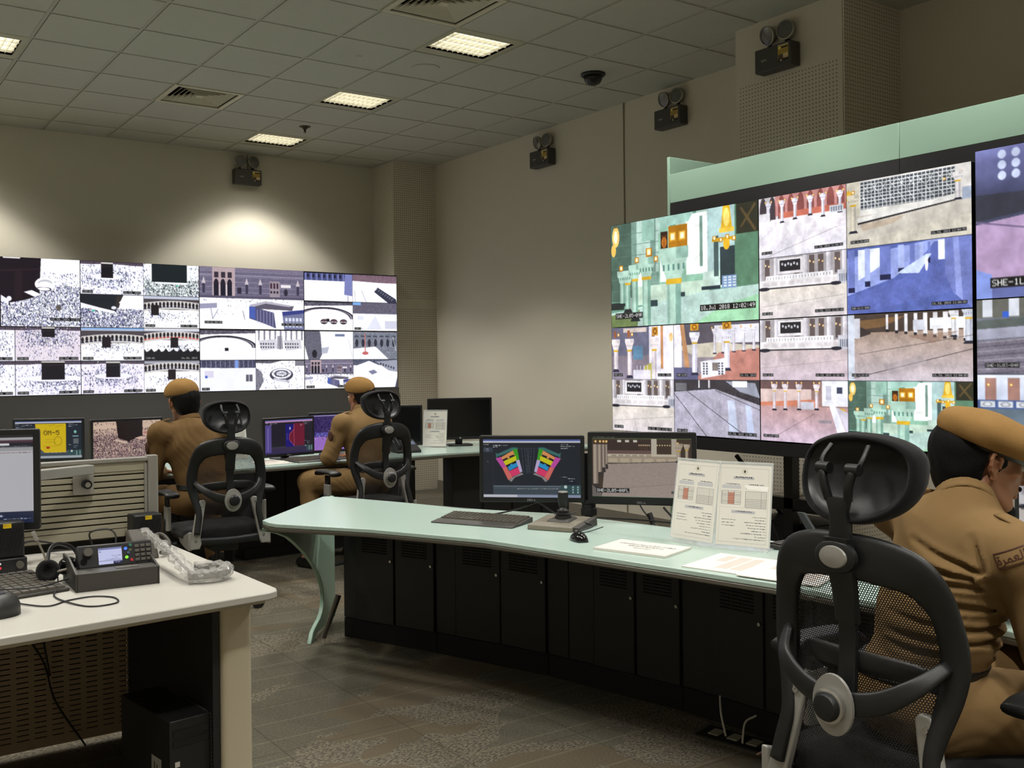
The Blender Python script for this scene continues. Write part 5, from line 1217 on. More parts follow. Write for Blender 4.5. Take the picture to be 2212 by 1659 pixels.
def person(name, label, loc, rz, J, h=.0075, hh=.005, dark=False, near=False, seed=0, head_scale=1.0, wrinkle=.003):
    V = lambda *a: np.array(a, float)
    t = thing('person', label, 'person', loc, rz)
    HC = V(*J['head']); Rh = np.array((Euler((0,0,R(J['turn']))).to_matrix() @ Euler((R(-J['pitch']),R(J.get('tilt',0)),0)).to_matrix()))
    hp = lambda x, y, z: tuple(HC+Rh@(V(x,y,z)*head_scale)); hs = head_scale
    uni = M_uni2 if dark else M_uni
    allp = np.array([J[k] for k in ('hip','chest','head','shL','shR','elL','elR','haL','haR','knL','knR','anL','anR')])
    lo, hi = allp.min(0)-.20, allp.max(0)+.20; lo[2] = -.002
    def axes(hc, fine=True):
        f = [(HC[i]-.15, HC[i]+.15) for i in range(3)] if fine else [None]*3
        return [axis_(lo[i], hi[i], hc, f[i], hh) for i in range(3)]
    # ---- body: one continuous skin surface
    b = Field(*axes(max(h, .006)))
    def limbs(F, e, arm=(.052,.042,.038,.028), leg=(.085,.062,.055,.042), k=.02):
        for s in 'LR':
            F.cap(J['sh'+s], J['el'+s], arm[0]+e, arm[1]+e, k); F.cap(J['el'+s], J['ha'+s], arm[2]+e, arm[3]+e, k)
    def legs(F, e, leg=(.088,.064,.056,.042), k=.02):
        for s in 'LR':
            hx = -.085 if s == 'L' else .085
            hj = V(*J['hip'])+V(hx, .02, -.02); F.cap(hj, J['kn'+s], leg[0]+e, leg[1]+e, k); F.cap(J['kn'+s], J['an'+s], leg[2]+e, leg[3]+e, k)
    hip, ch = V(*J['hip']), V(*J['chest']); w = J.get('fat', 1.0)
    def torso(F, e, k=.05):
        F.ell(hip, (.165*w+e,.125+e,.105+e), k=k); mid = (hip+ch)/2
        F.ell(mid+V(0,.005,0), (.145*w+e,.115+e,.15+e), k=k); F.ell(ch, (.165*w+e,.118+e,.155+e), k=k)
        s1, s2 = V(*J['shL']), V(*J['shR']); m_ = (s1+s2)/2
        F.cap(s1, s2, .058+e, .058+e, k=.045); F.cap(m_+V(0,-.01,.01), V(*J['neck']), J.get('trap',.078)+e, .056+e, k=.045)
        for q in (s1, s2): F.ell(q, (.066+e,.066+e,.062+e), k=.03)
    torso(b, -.014); limbs(b, -.008); legs(b, -.012)
    for s in 'LR':
        an = V(*J['an'+s]); ft = V(*J['ft'+s]); b.cap(an, ft, .035, .028, .02)
        el, ha = V(*J['el'+s]), V(*J['ha'+s]); d = (ha-el)/np.linalg.norm(ha-el); up = V(0,0,1); sd = np.cross(d, up); sd /= np.linalg.norm(sd)+1e-9
        sg = 1 if s == 'L' else -1
        pc = ha+d*.045; b.ell(pc, (.042,.046,.02), np.stack([sd, d, np.cross(sd, d)], 1), k=.02)
        for i, (o_, L) in enumerate(((-.030,.062),(-.010,.074),(.011,.070),(.031,.055))):
            a0 = pc+d*.035+sd*o_; a1 = a0+d*L*.5+up*-.004; a2 = a1+d*L*.42-up*.022
            b.cap(a0, a1, .0095, .0088, .006); b.cap(a1, a2, .0088, .0075, .004)
        b0 = pc+d*-.02+sd*sg*.032; b1 = b0+sd*sg*.026+d*.03-up*.008; b2 = b1+d*.028+sd*sg*.004-up*.006
        b.cap(b0, b1, .013, .011, .01); b.cap(b1, b2, .0105, .009, .004)
    # head and neck
    b.cap(V(*J['neck'])-V(0,0,.02), hp(0,-.03,-.05), .056, .054, .03)
    b.ell(hp(0,-.014,.035), (.076*hs,.097*hs,.09*hs), Rh, .02); b.ell(hp(0,.028,-.018), (.060*hs,.072*hs,.086*hs), Rh, .02)
    for s in (-1, 1):
        b.cap(hp(s*.052,-.002,-.045), hp(s*.03,.058,-.088), .020*hs, .017*hs, .02); b.cap(hp(s*.03,.058,-.088), hp(0,.078,-.098), .017*hs, .016*hs, .015)
        b.ell(hp(s*.043,.060,-.012), (.022*hs,.018*hs,.018*hs), Rh, .015)
        b.ell(hp(s*.031,.103,.010), (.015*hs,.012*hs,.010*hs), Rh, .008, cut=True)
    b.cap(hp(-.032,.086,.030), hp(.032,.086,.030), .012*hs, .012*hs, .012)
    b.cap(hp(0,.094,.018), hp(0,.117,-.022), .007*hs, .011*hs, .010); b.ell(hp(0,.106,-.027), (.018*hs,.011*hs,.009*hs), Rh, .006)
    b.cap(hp(-.02,.088,-.051), hp(.02,.088,-.051), .007*hs, .007*hs, .004); b.cap(hp(-.016,.088,-.064), hp(.016,.088,-.064), .0075*hs, .0075*hs, .004)
    b.ell(hp(0,.078,-.098), (.02*hs,.016*hs,.016*hs), Rh, .012)
    for s in (-1, 1):
        ec = lambda y, z, x=.0: hp(s*(.081+x+.012*max(0,-(y+.002))/.02), -.004+y, -.002+z)
        b.ell(ec(.0,-.002,-.004), (.009*hs,.014*hs,.024*hs), Rh, .006)
        rim = [(y*.86, z*.86) for y, z in [(.012,.002),(.014,.016),(.008,.028),(-.004,.033),(-.015,.027),(-.019,.013),(-.017,-.002),(-.011,-.015),(-.003,-.026)]]
        for (y0, z0), (y1, z1) in zip(rim, rim[1:]): b.cap(ec(y0,z0,.007), ec(y1,z1,.007), .0045*hs, .0045*hs, .003)
        b.ell(ec(.001,-.029,.003), (.006*hs,.008*hs,.010*hs), Rh, .004); b.ell(ec(.004,-.004,.010), (.010*hs,.009*hs,.012*hs), Rh, .004, cut=True); b.cap(ec(.012,-.004,.003), ec(.010,.004,.005), .004, .004, .003)
    body = b.mesh('body', M_skin, t)
    # ---- clothes
    rs = np.random.default_rng(seed); ph = rs.random(6)*6
    def folds(X, Y, Z):
        n = np.sin(46*Z+9*np.sin(7*X+ph[0])+8*np.sin(8*Y+ph[1]))*.4+np.abs(np.sin(62*Z+44*X+7*np.sin(13*Y+ph[2])+ph[3]))**.6*.7*np.clip(np.sin(9*X+7*Z+ph[5])+.3,0,1)+np.sin(25*X+31*Y+20*Z+ph[4])*.4
        return -wrinkle*n
    hf = None if not near else (.0)
    f = Field(*[axis_(lo[i], hi[i], h) for i in range(3)])
    torso(f, .008); limbs(f, .014)
    if near:   # deep drapes running from the armpit over the back
        sR = V(*J['shR'])
        cr = [(-.070,-.115,-.088,-.045),(-.075,-.122,-.150,-.065),(-.080,-.138,-.172,-.112),(-.080,-.155,-.165,-.150),(-.085,-.205,-.155,-.188),(-.09,-.255,-.16,-.235),(-.09,-.285,-.165,-.278),(-.10,-.315,-.16,-.305)]
        def rad(X, Y, Z):
            o = 0
            for x0, z0, x1, z1 in cr:
                x0, x1 = 2*x0+.14, 2*x1+.14
                vx, vz = x1-x0, z1-z0; t = ((X-sR[0]-x0+.012)*vx+(Z-sR[2]-z0-.085)*vz)/(vx*vx+vz*vz); tc = np.clip(t, 0, 1)
                d = np.hypot(X-sR[0]-x0+.012-tc*vx, Z-sR[2]-z0-.085-tc*vz); fade = 1-.75*tc
                o = o+fade*(.013*np.exp(-(d/.006)**2)-.007*np.exp(-((d-.014)/.008)**2))
            return o
        f.warp(rad)
    f.warp(folds)
    zb = hip[2]+.07; f.half((0,0,-1), (0,0,zb-.012))
    for s in 'LR':
        ha = V(*J['ha'+s]); el = V(*J['el'+s]); d = (ha-el)/np.linalg.norm(ha-el); g = np.meshgrid(*f.ax, indexing='ij')
        r_ = np.sqrt((g[0]-ha[0])**2+(g[1]-ha[1])**2+(g[2]-ha[2])**2); pl = (g[0]-ha[0])*d[0]+(g[1]-ha[1])*d[1]+(g[2]-ha[2])*d[2]
        f.D = np.where(r_ < .09, np.maximum(f.D, pl+.005), f.D)
    nk = V(*J['neck']); nd = V(*hp(0,-.03,-.05))-nk; nd /= np.linalg.norm(nd); g = np.meshgrid(*f.ax, indexing='ij')
    r_ = np.sqrt((g[0]-nk[0])**2+(g[1]-nk[1])**2+(g[2]-nk[2])**2)
    f.D = np.where(r_ < .105, np.maximum(f.D, (g[0]-nk[0])*nd[0]+(g[1]-nk[1])*nd[1]+(g[2]-nk[2])*nd[2]-.004), f.D)
    shirt = f.mesh('shirt', uni, t)
    f = Field(*[axis_(lo[i], hi[i], h) for i in range(3)])
    torso(f, .006); legs(f, .014, k=.03); f.warp(folds); f.half((0,0,1), (0,0,zb))
    for s in 'LR':
        an = V(*J['an'+s]); g = np.meshgrid(*f.ax, indexing='ij'); f.D = np.where((abs(g[0]-an[0]) < .1) & (abs(g[1]-an[1]) < .1), np.maximum(f.D, an[2]+.015-g[2]), f.D)
    f.mesh('trousers', uni, t)
    f = Field(*[axis_(lo[i], hi[i], h) for i in range(2)]+[axis_(zb-.05, zb+.05, .005)])
    torso(f, .013); f.half((0,0,1), (0,0,zb+.018)); f.half((0,0,-1), (0,0,zb-.018)); f.mesh('belt', M_belt, t)
    for s in 'LR':
        an, ft = V(*J['an'+s]), V(*J['ft'+s]); f = Field(*[axis_(min(an[i],ft[i])-.08, max(an[i],ft[i])+.09, .007) for i in range(2)]+[axis_(-.002, an[2]+.15, .007)])
        f.cap(an+V(0,0,.07), (an[0],an[1],.05), .056, .052, .02); f.cap((an[0],an[1]-.02,.045), (ft[0],ft[1],.035), .048, .04, .02); f.half((0,0,-1), (0,0,0.001)); f.mesh('boot', M_shoe, t)
    # ---- shoulder straps and sleeve badge
    for s in (-1, 1):
        q0 = V(*J['shL' if s < 0 else 'shR']); e = MB(); sweep(e, bez([tuple(q0+V(s*.035,.0,.060)), tuple(q0+V(-s*.01,-.002,.076)), tuple(q0+V(-s*.06,-.006,.088))], 4), [.018]*9, .004, (s*.35,0,1), 8); build('shoulder_strap', e, uni, t, smooth='full')
    if not near:
        q0, q1 = V(*J['shL']), V(*J['elL']); dd = (q1-q0)/np.linalg.norm(q1-q0); e = MB().ell((0,0,0), (.007,.030,.036), 14, 8); e.xf(Matrix.Translation(tuple(q0+dd*.085+V(-.072,-.012,0)))); build('sleeve_badge', e, M_thr, t, smooth='full')
    # ---- hair
    q = [axis_(HC[i]-.17, HC[i]+.17, hh if near else .006) for i in range(3)]
    f = Field(*q); f.ell(hp(0,-.020,.026), (.086*hs,.106*hs,.096*hs), Rh, .01); f.ell(hp(0,-.052,-.035), (.066*hs,.052*hs,.062*hs), Rh, .03)
    def cutp(F, n, o): F.half(Rh@V(*n), hp(*o))
    f.warp(lambda X, Y, Z: -.0012*np.sin(170*X+60*Z)*np.sin(150*Y-40*Z))
    g = np.meshgrid(*f.ax, indexing='ij'); L = [sum(Rh[r][i]*(g[r]-HC[r]) for r in range(3))/hs for i in range(3)]
    face = np.minimum(.062-L[1], np.maximum(L[2]-.052, -.020-L[1]-.0*L[2]))      # negative where the face and ears are bare
    bare = (L[1] > -.022+.10*np.clip(-.03-L[2],0,.2)) & (L[2] < .048)
    side = (abs(L[0]) > .05) & (L[1] > .014) & (L[1] < .034) & (L[2] > -.048)
    f.D = np.where(bare & ~side, np.maximum(f.D, .004), f.D); f.D = np.where(bare & side, f.D+.006, f.D)
    f.D = np.maximum(f.D, np.where(L[1] > .07, .01, -1)); f.D = np.maximum(f.D, (-.088-L[2])*hs)
    f.mesh('hair', M_hair, t)
    # ---- beret
    bt = J.get('beret', (.012,.012,.078, 16, 12)); Rb = Rh@np.array(Euler((R(-bt[3]),R(bt[4]),0)).to_matrix())
    f = Field(*q); bc = hp(*bt[:3]); rx, ry, rz_ = (.108,.130,.050) if near else (.089,.112,.070)
    f.ell(bc, (rx*hs,ry*hs,rz_*hs), Rb, .02); f.ell(hp(bt[0]*.4,-.002,.062), (.092*hs,.112*hs,.05*hs), Rb, .03)
    f.warp(lambda X, Y, Z: -.0022*np.sin(60*X+40*Y+ph[0])*np.sin(35*Z+20*X+ph[1]))
    o_ = V(*bc)-Rb@V(0,0,.030*hs); f.half(-(Rb@V(0,0,1)), o_)
    f.mesh('beret', M_ber, t)
    f = Field(*q); f.ell(bc-Rb@V(0,0,.012), (.0935*hs,.114*hs,.06*hs), Rb, .01); f.half(-(Rb@V(0,0,1)), o_-Rb@V(0,0,.009)); f.half(Rb@V(0,0,1), o_+Rb@V(0,0,.003)); f.mesh('beret_band', M_belt, t)
    # ---- collar
    f = Field(*[axis_(nk[i]-.12, nk[i]+.12, .005) for i in range(3)]); c1 = nk+nd*.022
    f.cap(nk-nd*.03, c1, .074, .067, .01); f.cap(nk-nd*.04, c1+nd*.02, .055, .054, .004, cut=True); f.half(nd, c1); f.half(-nd, nk-nd*.012)
    f.mesh('collar', uni, t)
    # ---- face details
    for s in (-1, 1):
        e = MB().ell((0,0,0), (.0115*hs,)*3, 16, 10, None); e.xf(Matrix(Rh.tolist()).to_4x4()); e.xf(Matrix.Translation(hp(s*.031,.086,.009)))
        eo = build('eye', e, M_eye, t, smooth='full')
        e = MB().lathe([(0,.0120),(.0045,.0112),(.005,.010)], (0,0,0), 14, tuple(Rh@V(0,1,0))); e.xf(Matrix.Translation(hp(s*.031,.086,.009))); build('iris', e, M_hair, eo)
        e = MB(); sweep(e, [hp(s*.014,.100,.028), hp(s*.028,.100,.033), hp(s*.046,.086,.028)], [.003,.004,.002], .003, tuple(Rh@V(0,1,0)), 8); build('eyebrow', e, M_hair, t, smooth='full')
    if J.get('beard'):
        f = Field(*q); f.ell(hp(0,.070,-.108), (.036*hs,.036*hs,.027*hs), Rh, .01); f.cap(hp(-.022,.094,-.045), hp(.022,.094,-.045), .006*hs, .006*hs, .004); f.cap(hp(0,.099,-.043), hp(0,.098,-.045), .006, .006, .006)
        f.warp(lambda X, Y, Z: -.0012*np.sin(300*X)*np.sin(280*Y)); f.mesh('beard', M_hair, t)
    return t, Rh, HC

J3 = dict(trap=.088, hip=(.0,-.055,.63), chest=(.03,.055,.945), neck=(.035,.075,1.082), head=(-.012,.150,1.172), turn=-10, pitch=12, tilt=-2, shL=(-.188,.045,1.05), shR=(.215,.085,.985), elL=(-.24,.24,.80), elR=(.245,.135,.765),
          haL=(-.12,.42,.785), haR=(.13,.33,.79), knL=(-.17,.40,.60), knR=(.14,.42,.60), anL=(-.16,.36,.10), anR=(.13,.38,.10), ftL=(-.17,.48,.04), ftR=(.14,.50,.04), beard=True, beret=(.018,.016,.072,9,12), fat=.98)
man3, Rh3, HC3 = person('person', 'man in tan uniform and beret at right edge, goatee, seated facing right', (.26,-8.60,0), R(-115), J3, h=.0065, hh=.003, near=True, seed=3, wrinkle=.0035)
J1 = dict(trap=.085, hip=(0,0,.62), chest=(-.06,.06,.93), neck=(-.075,.09,1.10), head=(-.085,.155,1.205), turn=4, pitch=10, shL=(-.265,.075,1.025), shR=(.115,.085,1.03), elL=(-.30,.12,.77), elR=(.20,.22,.80), haL=(-.16,.36,.76), haR=(.12,.44,.775),
          knL=(-.22,.38,.60), knR=(.18,.42,.60), anL=(-.22,.32,.10), anR=(.2,.36,.10), ftL=(-.24,.44,.04), ftR=(.21,.48,.04), beret=(-.014,-.01,.078,-6,-6), fat=1.08)
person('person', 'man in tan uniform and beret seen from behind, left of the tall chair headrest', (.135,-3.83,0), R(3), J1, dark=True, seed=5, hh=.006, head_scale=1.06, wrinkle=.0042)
J2 = dict(trap=.082, hip=(0,0,.63), chest=(-.03,.06,.95), neck=(-.01,.09,1.105), head=(.01,.14,1.205), turn=9, pitch=6, shL=(-.20,.07,1.02), shR=(.15,.09,1.02), elL=(-.285,.12,.79), elR=(.24,.2,.80), haL=(-.13,.34,.79), haR=(.14,.40,.775),
          knL=(-.34,.30,.61), knR=(.10,.40,.60), anL=(-.34,.24,.10), anR=(.1,.34,.10), ftL=(-.38,.34,.04), ftR=(.1,.46,.04), beret=(-.016,-.012,.074,-12,-8), fat=1.05)
person('person', 'man in tan uniform and beret in the middle, elbow on armrest, knee out left', (1.41,-3.62,0), R(8), J2, seed=9, hh=.006, wrinkle=.0042)
# ---------------------------------------------------------------- monitors
M_mscr = screen_mat('monitor_picture', .62, .2)
M_mon = mat('monitor_plastic', rgb(24,24,26), .4, var=.06, scale=30)
M_off = mat('dark_screen_glass', rgb(10,11,14), .18, var=.05)
M_print = print_mat('printed_surface', .45)
def ui(c, body=(26,34,46)):
    c.fill(body); c.rect(0,0,1,.03,(90,110,180)); c.rect(0,.03,1,.06,(225,225,235)); c.rect(0,.03,.1,.06,(235,235,240)); c.rect(0,.08,1,.1,(20,24,32))
    for x,y,x2 in ((0,.085,.06),(.105,.1,.25),(.105,.125,.15),(.8,.085,.87),(.8,.115,.94),(.8,.15,.87)): c.scrib(x,x2,y,(210,214,220),.012)
    c.rect(0,.14,.1,.22,(54,66,84)); c.scrib(.02,.06,.16,(200,200,210),.012); c.scrib(.03,.06,.19,(200,200,210),.012); c.rect(.1,.1,.104,.94,(46,54,66)); c.rect(.045,.375,.052,.387,(220,220,225))
    c.rect(.104,.785,.795,.94,(64,76,88)); c.rect(.104,.80,.795,.806,(150,160,170)); c.rect(.104,.83,.795,.836,(120,130,140)); c.scrib(.35,.78,.842,(180,186,192),.01)
    c.rect(.795,.78,1,.94,(52,84,88)); c.ell(.845,.81,.016,.028,(220,230,230))
    for i in range(2):
        for j in range(3): c.ell(.92+.05*i,.81+.045*j,.008,.012,(190,214,214)); c.rect(.905+.05*i,.826+.045*j,.935+.05*i,.83+.045*j,(150,180,180))
    c.scrib(.8,.86,.64,(210,214,220),.012); c.scrib(.87,.94,.665,(210,214,220),.012); c.scrib(.88,.92,.71,(210,214,220),.012)
    c.rect(0,.945,1,1,(150,160,186)); c.rect(0,.948,.35,.99,(214,216,226))
def seatmap(c):
    ui(c)
    def wedge(mir):
        q = lambda pts: [((1-x if mir else x), y) for x, y in pts]; o = -.072 if mir else 0
        s = lambda pts: [(x-(.0 if not mir else .07), y) for x, y in q(pts)]
        c.poly(s([(.13,.30),(.15,.25),(.3,.14),(.355,.14),(.36,.18),(.31,.19),(.2,.27)]),(60,120,116)); c.poly(s([(.13,.22),(.16,.27),(.14,.33)]),(60,120,116))
        c.poly(s([(.185,.31),(.31,.19),(.33,.28),(.21,.37)]),(238,160,96)); c.poly(s([(.31,.17),(.355,.17),(.375,.36),(.34,.36)]),(60,170,30))
        c.poly(s([(.205,.38),(.34,.28),(.345,.36),(.23,.45)]),(226,222,20)); c.poly(s([(.25,.46),(.35,.37),(.36,.46),(.27,.54)]),(40,160,222)); c.poly(s([(.265,.55),(.37,.47),(.385,.58),(.29,.65)]),(238,60,116))
        c.poly(s([(.34,.36),(.375,.35),(.405,.55),(.38,.57)]),(206,190,232)); c.poly(s([(.13,.33),(.185,.30),(.24,.47),(.2,.50)]),(208,80,176)); c.poly(s([(.2,.50),(.24,.46),(.3,.65),(.26,.70)]),(232,116,108))
        c.poly(s([(.265,.70),(.3,.65),(.40,.57),(.415,.60),(.33,.65),(.29,.73)]),(150,146,146))
        for a in ([(.2,.35),(.25,.31),(.255,.34),(.21,.38)],[(.27,.29),(.32,.26),(.325,.29),(.275,.32)],[(.235,.45),(.275,.42),(.28,.45),(.245,.48)],[(.3,.4),(.34,.37),(.345,.4),(.305,.43)]): c.poly(s(a),(20,22,28))
        for x0 in (.40,.43,.455): xx=lambda v:(1-v-.07 if mir else v); c.line(xx(x0),.16,xx(x0+.02),.58,(90,100,116),.003)
        c.line((1-.36-.07 if mir else .36),.16,(1-.46-.07 if mir else .46),.16,(90,100,116),.003)
    wedge(False); wedge(True)
    for k in range(8): c.rect(.45,.15+.05*k,.455,.157+.05*k,(110,120,130)); c.rect(.475,.15+.05*k,.48,.157+.05*k,(110,120,130))
def tan_hall(c):
    c.fill((70,56,46)); c.rect(.16,.02,.6,.27,(62,46,42)); c.rect(.16,.2,.6,.27,(112,88,84)); 
    for x in (.26,.34,.42): c.rect(x,.02,x+.04,.06,(220,216,200))
    for k in range(6): c.ell(.48+.02*k,.11,.006,.012,(255,226,170)); c.line(.48+.02*k,.12,.48+.02*k,.24,(120,90,66),.003); c.ell(.66+.025*k,.11,.006,.012,(255,226,170))
    c.rect(.6,.0,.655,.28,(206,196,178)); c.rect(.8,.0,.85,.3,(196,184,166)); c.rect(.655,.12,.8,.24,(70,54,46)); c.rect(.15,.26,.87,.31,(214,202,180)); c.rect(.14,.30,.87,.42,(176,160,140)); 
    for k in range(6): c.rect(.17+.12*k,.34,.26+.12*k,.40,(200,184,158)); c.rect(.2+.07*k,.275,.25+.07*k,.30,(170,156,136))
    c.poly([(.16,.43),(.87,.38),(.87,.40),(.16,.45)],(60,50,46)); c.poly([(.13,.44),(.88,.39),(1,.42),(1,1),(.1,1)],(172,156,148)); q=c.sub(.12,.43,1,1); q.noise(.04,6); q.noise(.03,2)
    c.line(.3,.85,1,.74,(130,116,110),.003)
    for x,b,w_ in ((.04,.78,.05),(.085,.58,.035),(.12,.5,.025),(.15,.44,.02)): c.rect(x-w_/2,.1,x+w_/2,b,(186,170,154)); c.rect(x+w_*.1,.1,x+w_/2,b,(140,126,114)); c.poly([(x-w_*.6,b),(x+w_*.6,b),(x+w_*.9,b+.08),(x-w_*.5,b+.09)],(58,50,50)); lamp(c,x,.05,.025)
    c.poly([(0,.8),(.1,.95),(.1,1),(0,1)],(120,110,106)); lamp(c,.86,.08,.03); col(c,.95,.12,.42,.03,(200,184,160),(140,124,110)); col(c,.87,.12,.4,.04,(196,180,158),(140,124,110)); 
    c.text(.05,.87,'SHE-2L05-08FL',(240,240,240),.04,(12,12,14),.25); c.text(.8,.9,'18.JUL 2018',(240,240,240),.035,(12,12,14),.25)
def full_tan(c):
    c.fill((20,22,24)); c.scrib(.02,.24,.012,(120,120,120),.01); tan_hall(c.sub(.0,.04,1,.985)); c.rect(0,.035,1,.04,(110,130,80)); c.rect(0,.985,1,.992,(40,110,60))
def yellow_map(c):
    ui(c, (36,46,60)); c.poly([(.3,.08),(.76,.08),(.76,.84),(.44,.84),(.37,.74),(.37,.5),(.32,.42)],(240,206,20))
    for a in ((.5,.14,.6,.1),(.6,.16,.72,.12),(.45,.5,.6,.5),(.45,.56,.6,.56),(.42,.68,.6,.68),(.4,.34,.46,.22)): c.line(*a,(150,124,20),.004)
    c.ell(.64,.54,.06,.12,(150,124,20),ring=.1); c.ell(.49,.71,.03,.03,(200,50,20)); c.text(.43,.26,'OM-5',(60,34,20),.13)
    c.ell(.9,.3,.02,.04,(150,220,200)); c.rect(.86,.4,.95,.43,(150,190,190)); c.rect(.87,.48,.95,.62,(110,116,120)); c.rect(0,.93,1,1,(180,190,200))
def crowd_pink(c):
    c.fill((246,214,190)); crowd(c, 0, 9000, f=lambda x, y: np.where(y > .36, .95, np.where(y>.12,.35*(y>.2),.1)), dark=[(40,22,36),(90,62,84),(120,84,100),(24,14,28),(230,190,176),(248,220,200),(150,120,140)])
    c.poly([(.33,.0),(.72,.0),(.72,.44),(.56,.5),(.52,.55),(.36,.44)],(30,16,18)); c.ell(.8,.34,.08,.08,(244,206,186)); c.ell(.78,.33,.05,.04,(210,150,140)); c.poly([(.6,.46),(.7,.42),(.8,.46),(.7,.52)],(240,204,184)); c.poly([(.33,.46),(.5,.56),(.47,.6),(.3,.5)],(240,210,190))
def red_blue(c):
    ui(c,(32,30,48)); c.rect(0,.03,1,.08,(214,160,214)); c.rect(0,.14,.13,.94,(96,84,160)); c.rect(.05,.22,.07,.9,(130,120,196)); c.rect(.42,.14,.6,.8,(24,20,130)); c.poly([(.6,.12),(.82,.12),(.82,.78),(.62,.78),(.5,.6),(.5,.42),(.58,.3)],(122,26,56)); 
    c.line(.6,.3,.5,.44,(240,110,150),.006); c.line(.5,.44,.5,.6,(240,110,150),.006); c.line(.5,.6,.6,.78,(240,110,150),.006); c.line(.6,.14,.6,.78,(240,110,150),.005); c.rect(.5,.22,.53,.3,(190,190,240)); c.rect(.45,.4,.455,.6,(200,200,245)); c.rect(.13,.8,.86,.94,(58,48,84)); c.text(.73,.16,'OM',(240,230,240),.06); c.rect(0,.94,1,1,(50,44,90))
def purple_build(c):
    c.fill((70,56,140)); c.rect(0,0,1,.5,(60,44,110)); c.noise(.25,3); c.rect(.0,.62,1,1,(180,130,230)); c.noise(.08,2); c.rect(.1,.5,.5,.62,(100,90,190)); c.rect(0,.02,1,.04,(200,190,240)); crowd(c,0,500,f=lambda x,y:.6*((y>.45)&(y<.7)))
def white_doc(c):
    c.fill((206,206,212)); c.rect(0,0,1,.035,(44,40,46)); c.rect(0,.035,1,.085,(84,54,70)); c.rect(.6,.03,1,.06,(190,190,194)); c.rect(0,.085,1,.14,(30,34,46)); c.rect(.74,.095,.84,.12,(236,236,240)); c.scrib(.6,.98,.125,(120,124,136),.008); c.rect(0,.14,1,.18,(176,176,180)); c.scrib(.55,1,.2,(120,60,60),.006)
    c.scrib(.6,.66,.17,(60,60,60),.02); c.rect(0,.86,1,1,(34,44,72)); c.scrib(.7,.8,.90,(200,210,230),.02); c.scrib(.8,.98,.94,(180,190,215),.008)
def monitor(label, c, yaw, w, h, zb, painter=None, res=150, stand='foot', bez=.018, chin=.022, logo='', zt=.74, back=.05, name='computer_monitor'):
    t = thing(name, label, 'monitor', (c[0], c[1], zt if stand != 'arm' else zb), R(yaw)); z0 = zb-(zt if stand != 'arm' else zb)
    build('casing', MB().prism(rrect(-w/2,w/2,0,h,.008,3), -.028, 0, Matrix(((1,0,0,0),(0,0,-1,0),(0,1,0,z0),(0,0,0,1)))), M_mon, t, bevel=.003)
    build('rear_cover', MB().hexa([(-w*.3,.028,z0+h*.15),(w*.3,.028,z0+h*.15),(w*.22,.028+.03,z0+h*.25),(-w*.22,.058,z0+h*.25)],[(-w*.3,.028,z0+h*.85),(w*.3,.028,z0+h*.85),(w*.22,.058,z0+h*.7),(-w*.22,.058,z0+h*.7)]), M_mon, t)
    Mf = frame((-w/2+bez,-.0012,z0+chin),(1,0,0),(0,-1,0))
    if painter:
        cv = CV.new(res*2, int(res*2*(h-bez-chin)/(w-2*bez))); painter(cv); panel_mesh('screen', cv, Mf, w-2*bez, h-bez-chin, M_mscr, t, ss=2)
    else: b = MB().box(0,w-2*bez,0,h-bez-chin,-.001,.0006); b.xf(Mf); build('screen', b, M_off, t)
    if logo:
        q = CV.new(len(logo)*12+4, 20, (26,26,28)); q.text(.04,.15,logo,(150,150,152),.7)
        panel_mesh('logo', q, frame((-.022,-.0008,z0+.005),(1,0,0),(0,-1,0)), .044, .012, M_print, t)
    if stand == 'foot':
        build('neck', MB().hexa([(-.03,.05,.012),(.03,.05,.012),(.03,.075,.012),(-.03,.075,.012)],[(-.03,.03,z0+h*.5),(.03,.03,z0+h*.5),(.03,.055,z0+h*.5),(-.03,.055,z0+h*.5)]), M_mon, t, bevel=.003)
        build('foot', MB().prism(rrect(-.11,.11,-.04,.13,.04,6), .0, .014), M_mon, t, bevel=.004)
    return t
monitor('black monitor on the mint desk showing a colourful fan-shaped seating map', (.77,-6.357), -42.4, .478, .303, .80, seatmap, 240, 'none', logo='DELL')
monitor('black monitor on the mint desk showing a tan marble hall', (1.114,-6.709), -49.4, .48, .325, .795, full_tan, 240, 'none', bez=.02, chin=.034, logo='DELL')
t = thing('monitor_stand', 'black pole with collar clamped behind the mint desk, between its two monitors', 'monitor stand', (.985,-6.50,.0))
build('pole', MB().cyl((0,0,.66),(0,0,1.02),.019,n=16), M_mon, t, smooth=True)
build('clamp_collar', MB().lathe([(.0,.0),(.036,.0),(.036,.03),(.031,.034),(.031,.05),(.036,.054),(.036,.072),(0,.072)], (0,0,.74), 24), M_blk, t, smooth=True)
monitor('monitor behind the slatted screen showing a bright yellow map', (-.53,-2.49), -22, .47, .30, .785, yellow_map, 150)
monitor('monitor left of the first seated man showing a crowd in pink tones', (-.10,-2.90), 8, .51, .30, .785, crowd_pink, 170)
monitor('monitor between the far chairs showing a dark red and blue map', (1.04,-3.02), 11, .455, .29, .765, red_blue, 140, logo='DELL')
monitor('monitor half hidden by the middle seated man, showing a purple street scene', (1.475,-2.93), 0, .47, .31, .765, purple_build, 120)
monitor('switched-off monitor right of the middle chair, turned to the left', (2.12,-2.66), -25, .50, .335, .765, None)
t = monitor('large switched-off monitor standing at the far end of the back desk', (2.70,-2.80), -20, .565, .355, .795, None, chin=.026)
build('logo', MB().lathe([(0,0),(.008,0),(.008,.001),(0,.001)], (0,-.001,.068), 20, (0,-1,0)), M_silv, t)
monitor('white document on a black monitor cut by the left edge of the photo', (-1.528,-6.15), -20, .52, .35, .868, white_doc, 200, 'arm', bez=.02, chin=.026)
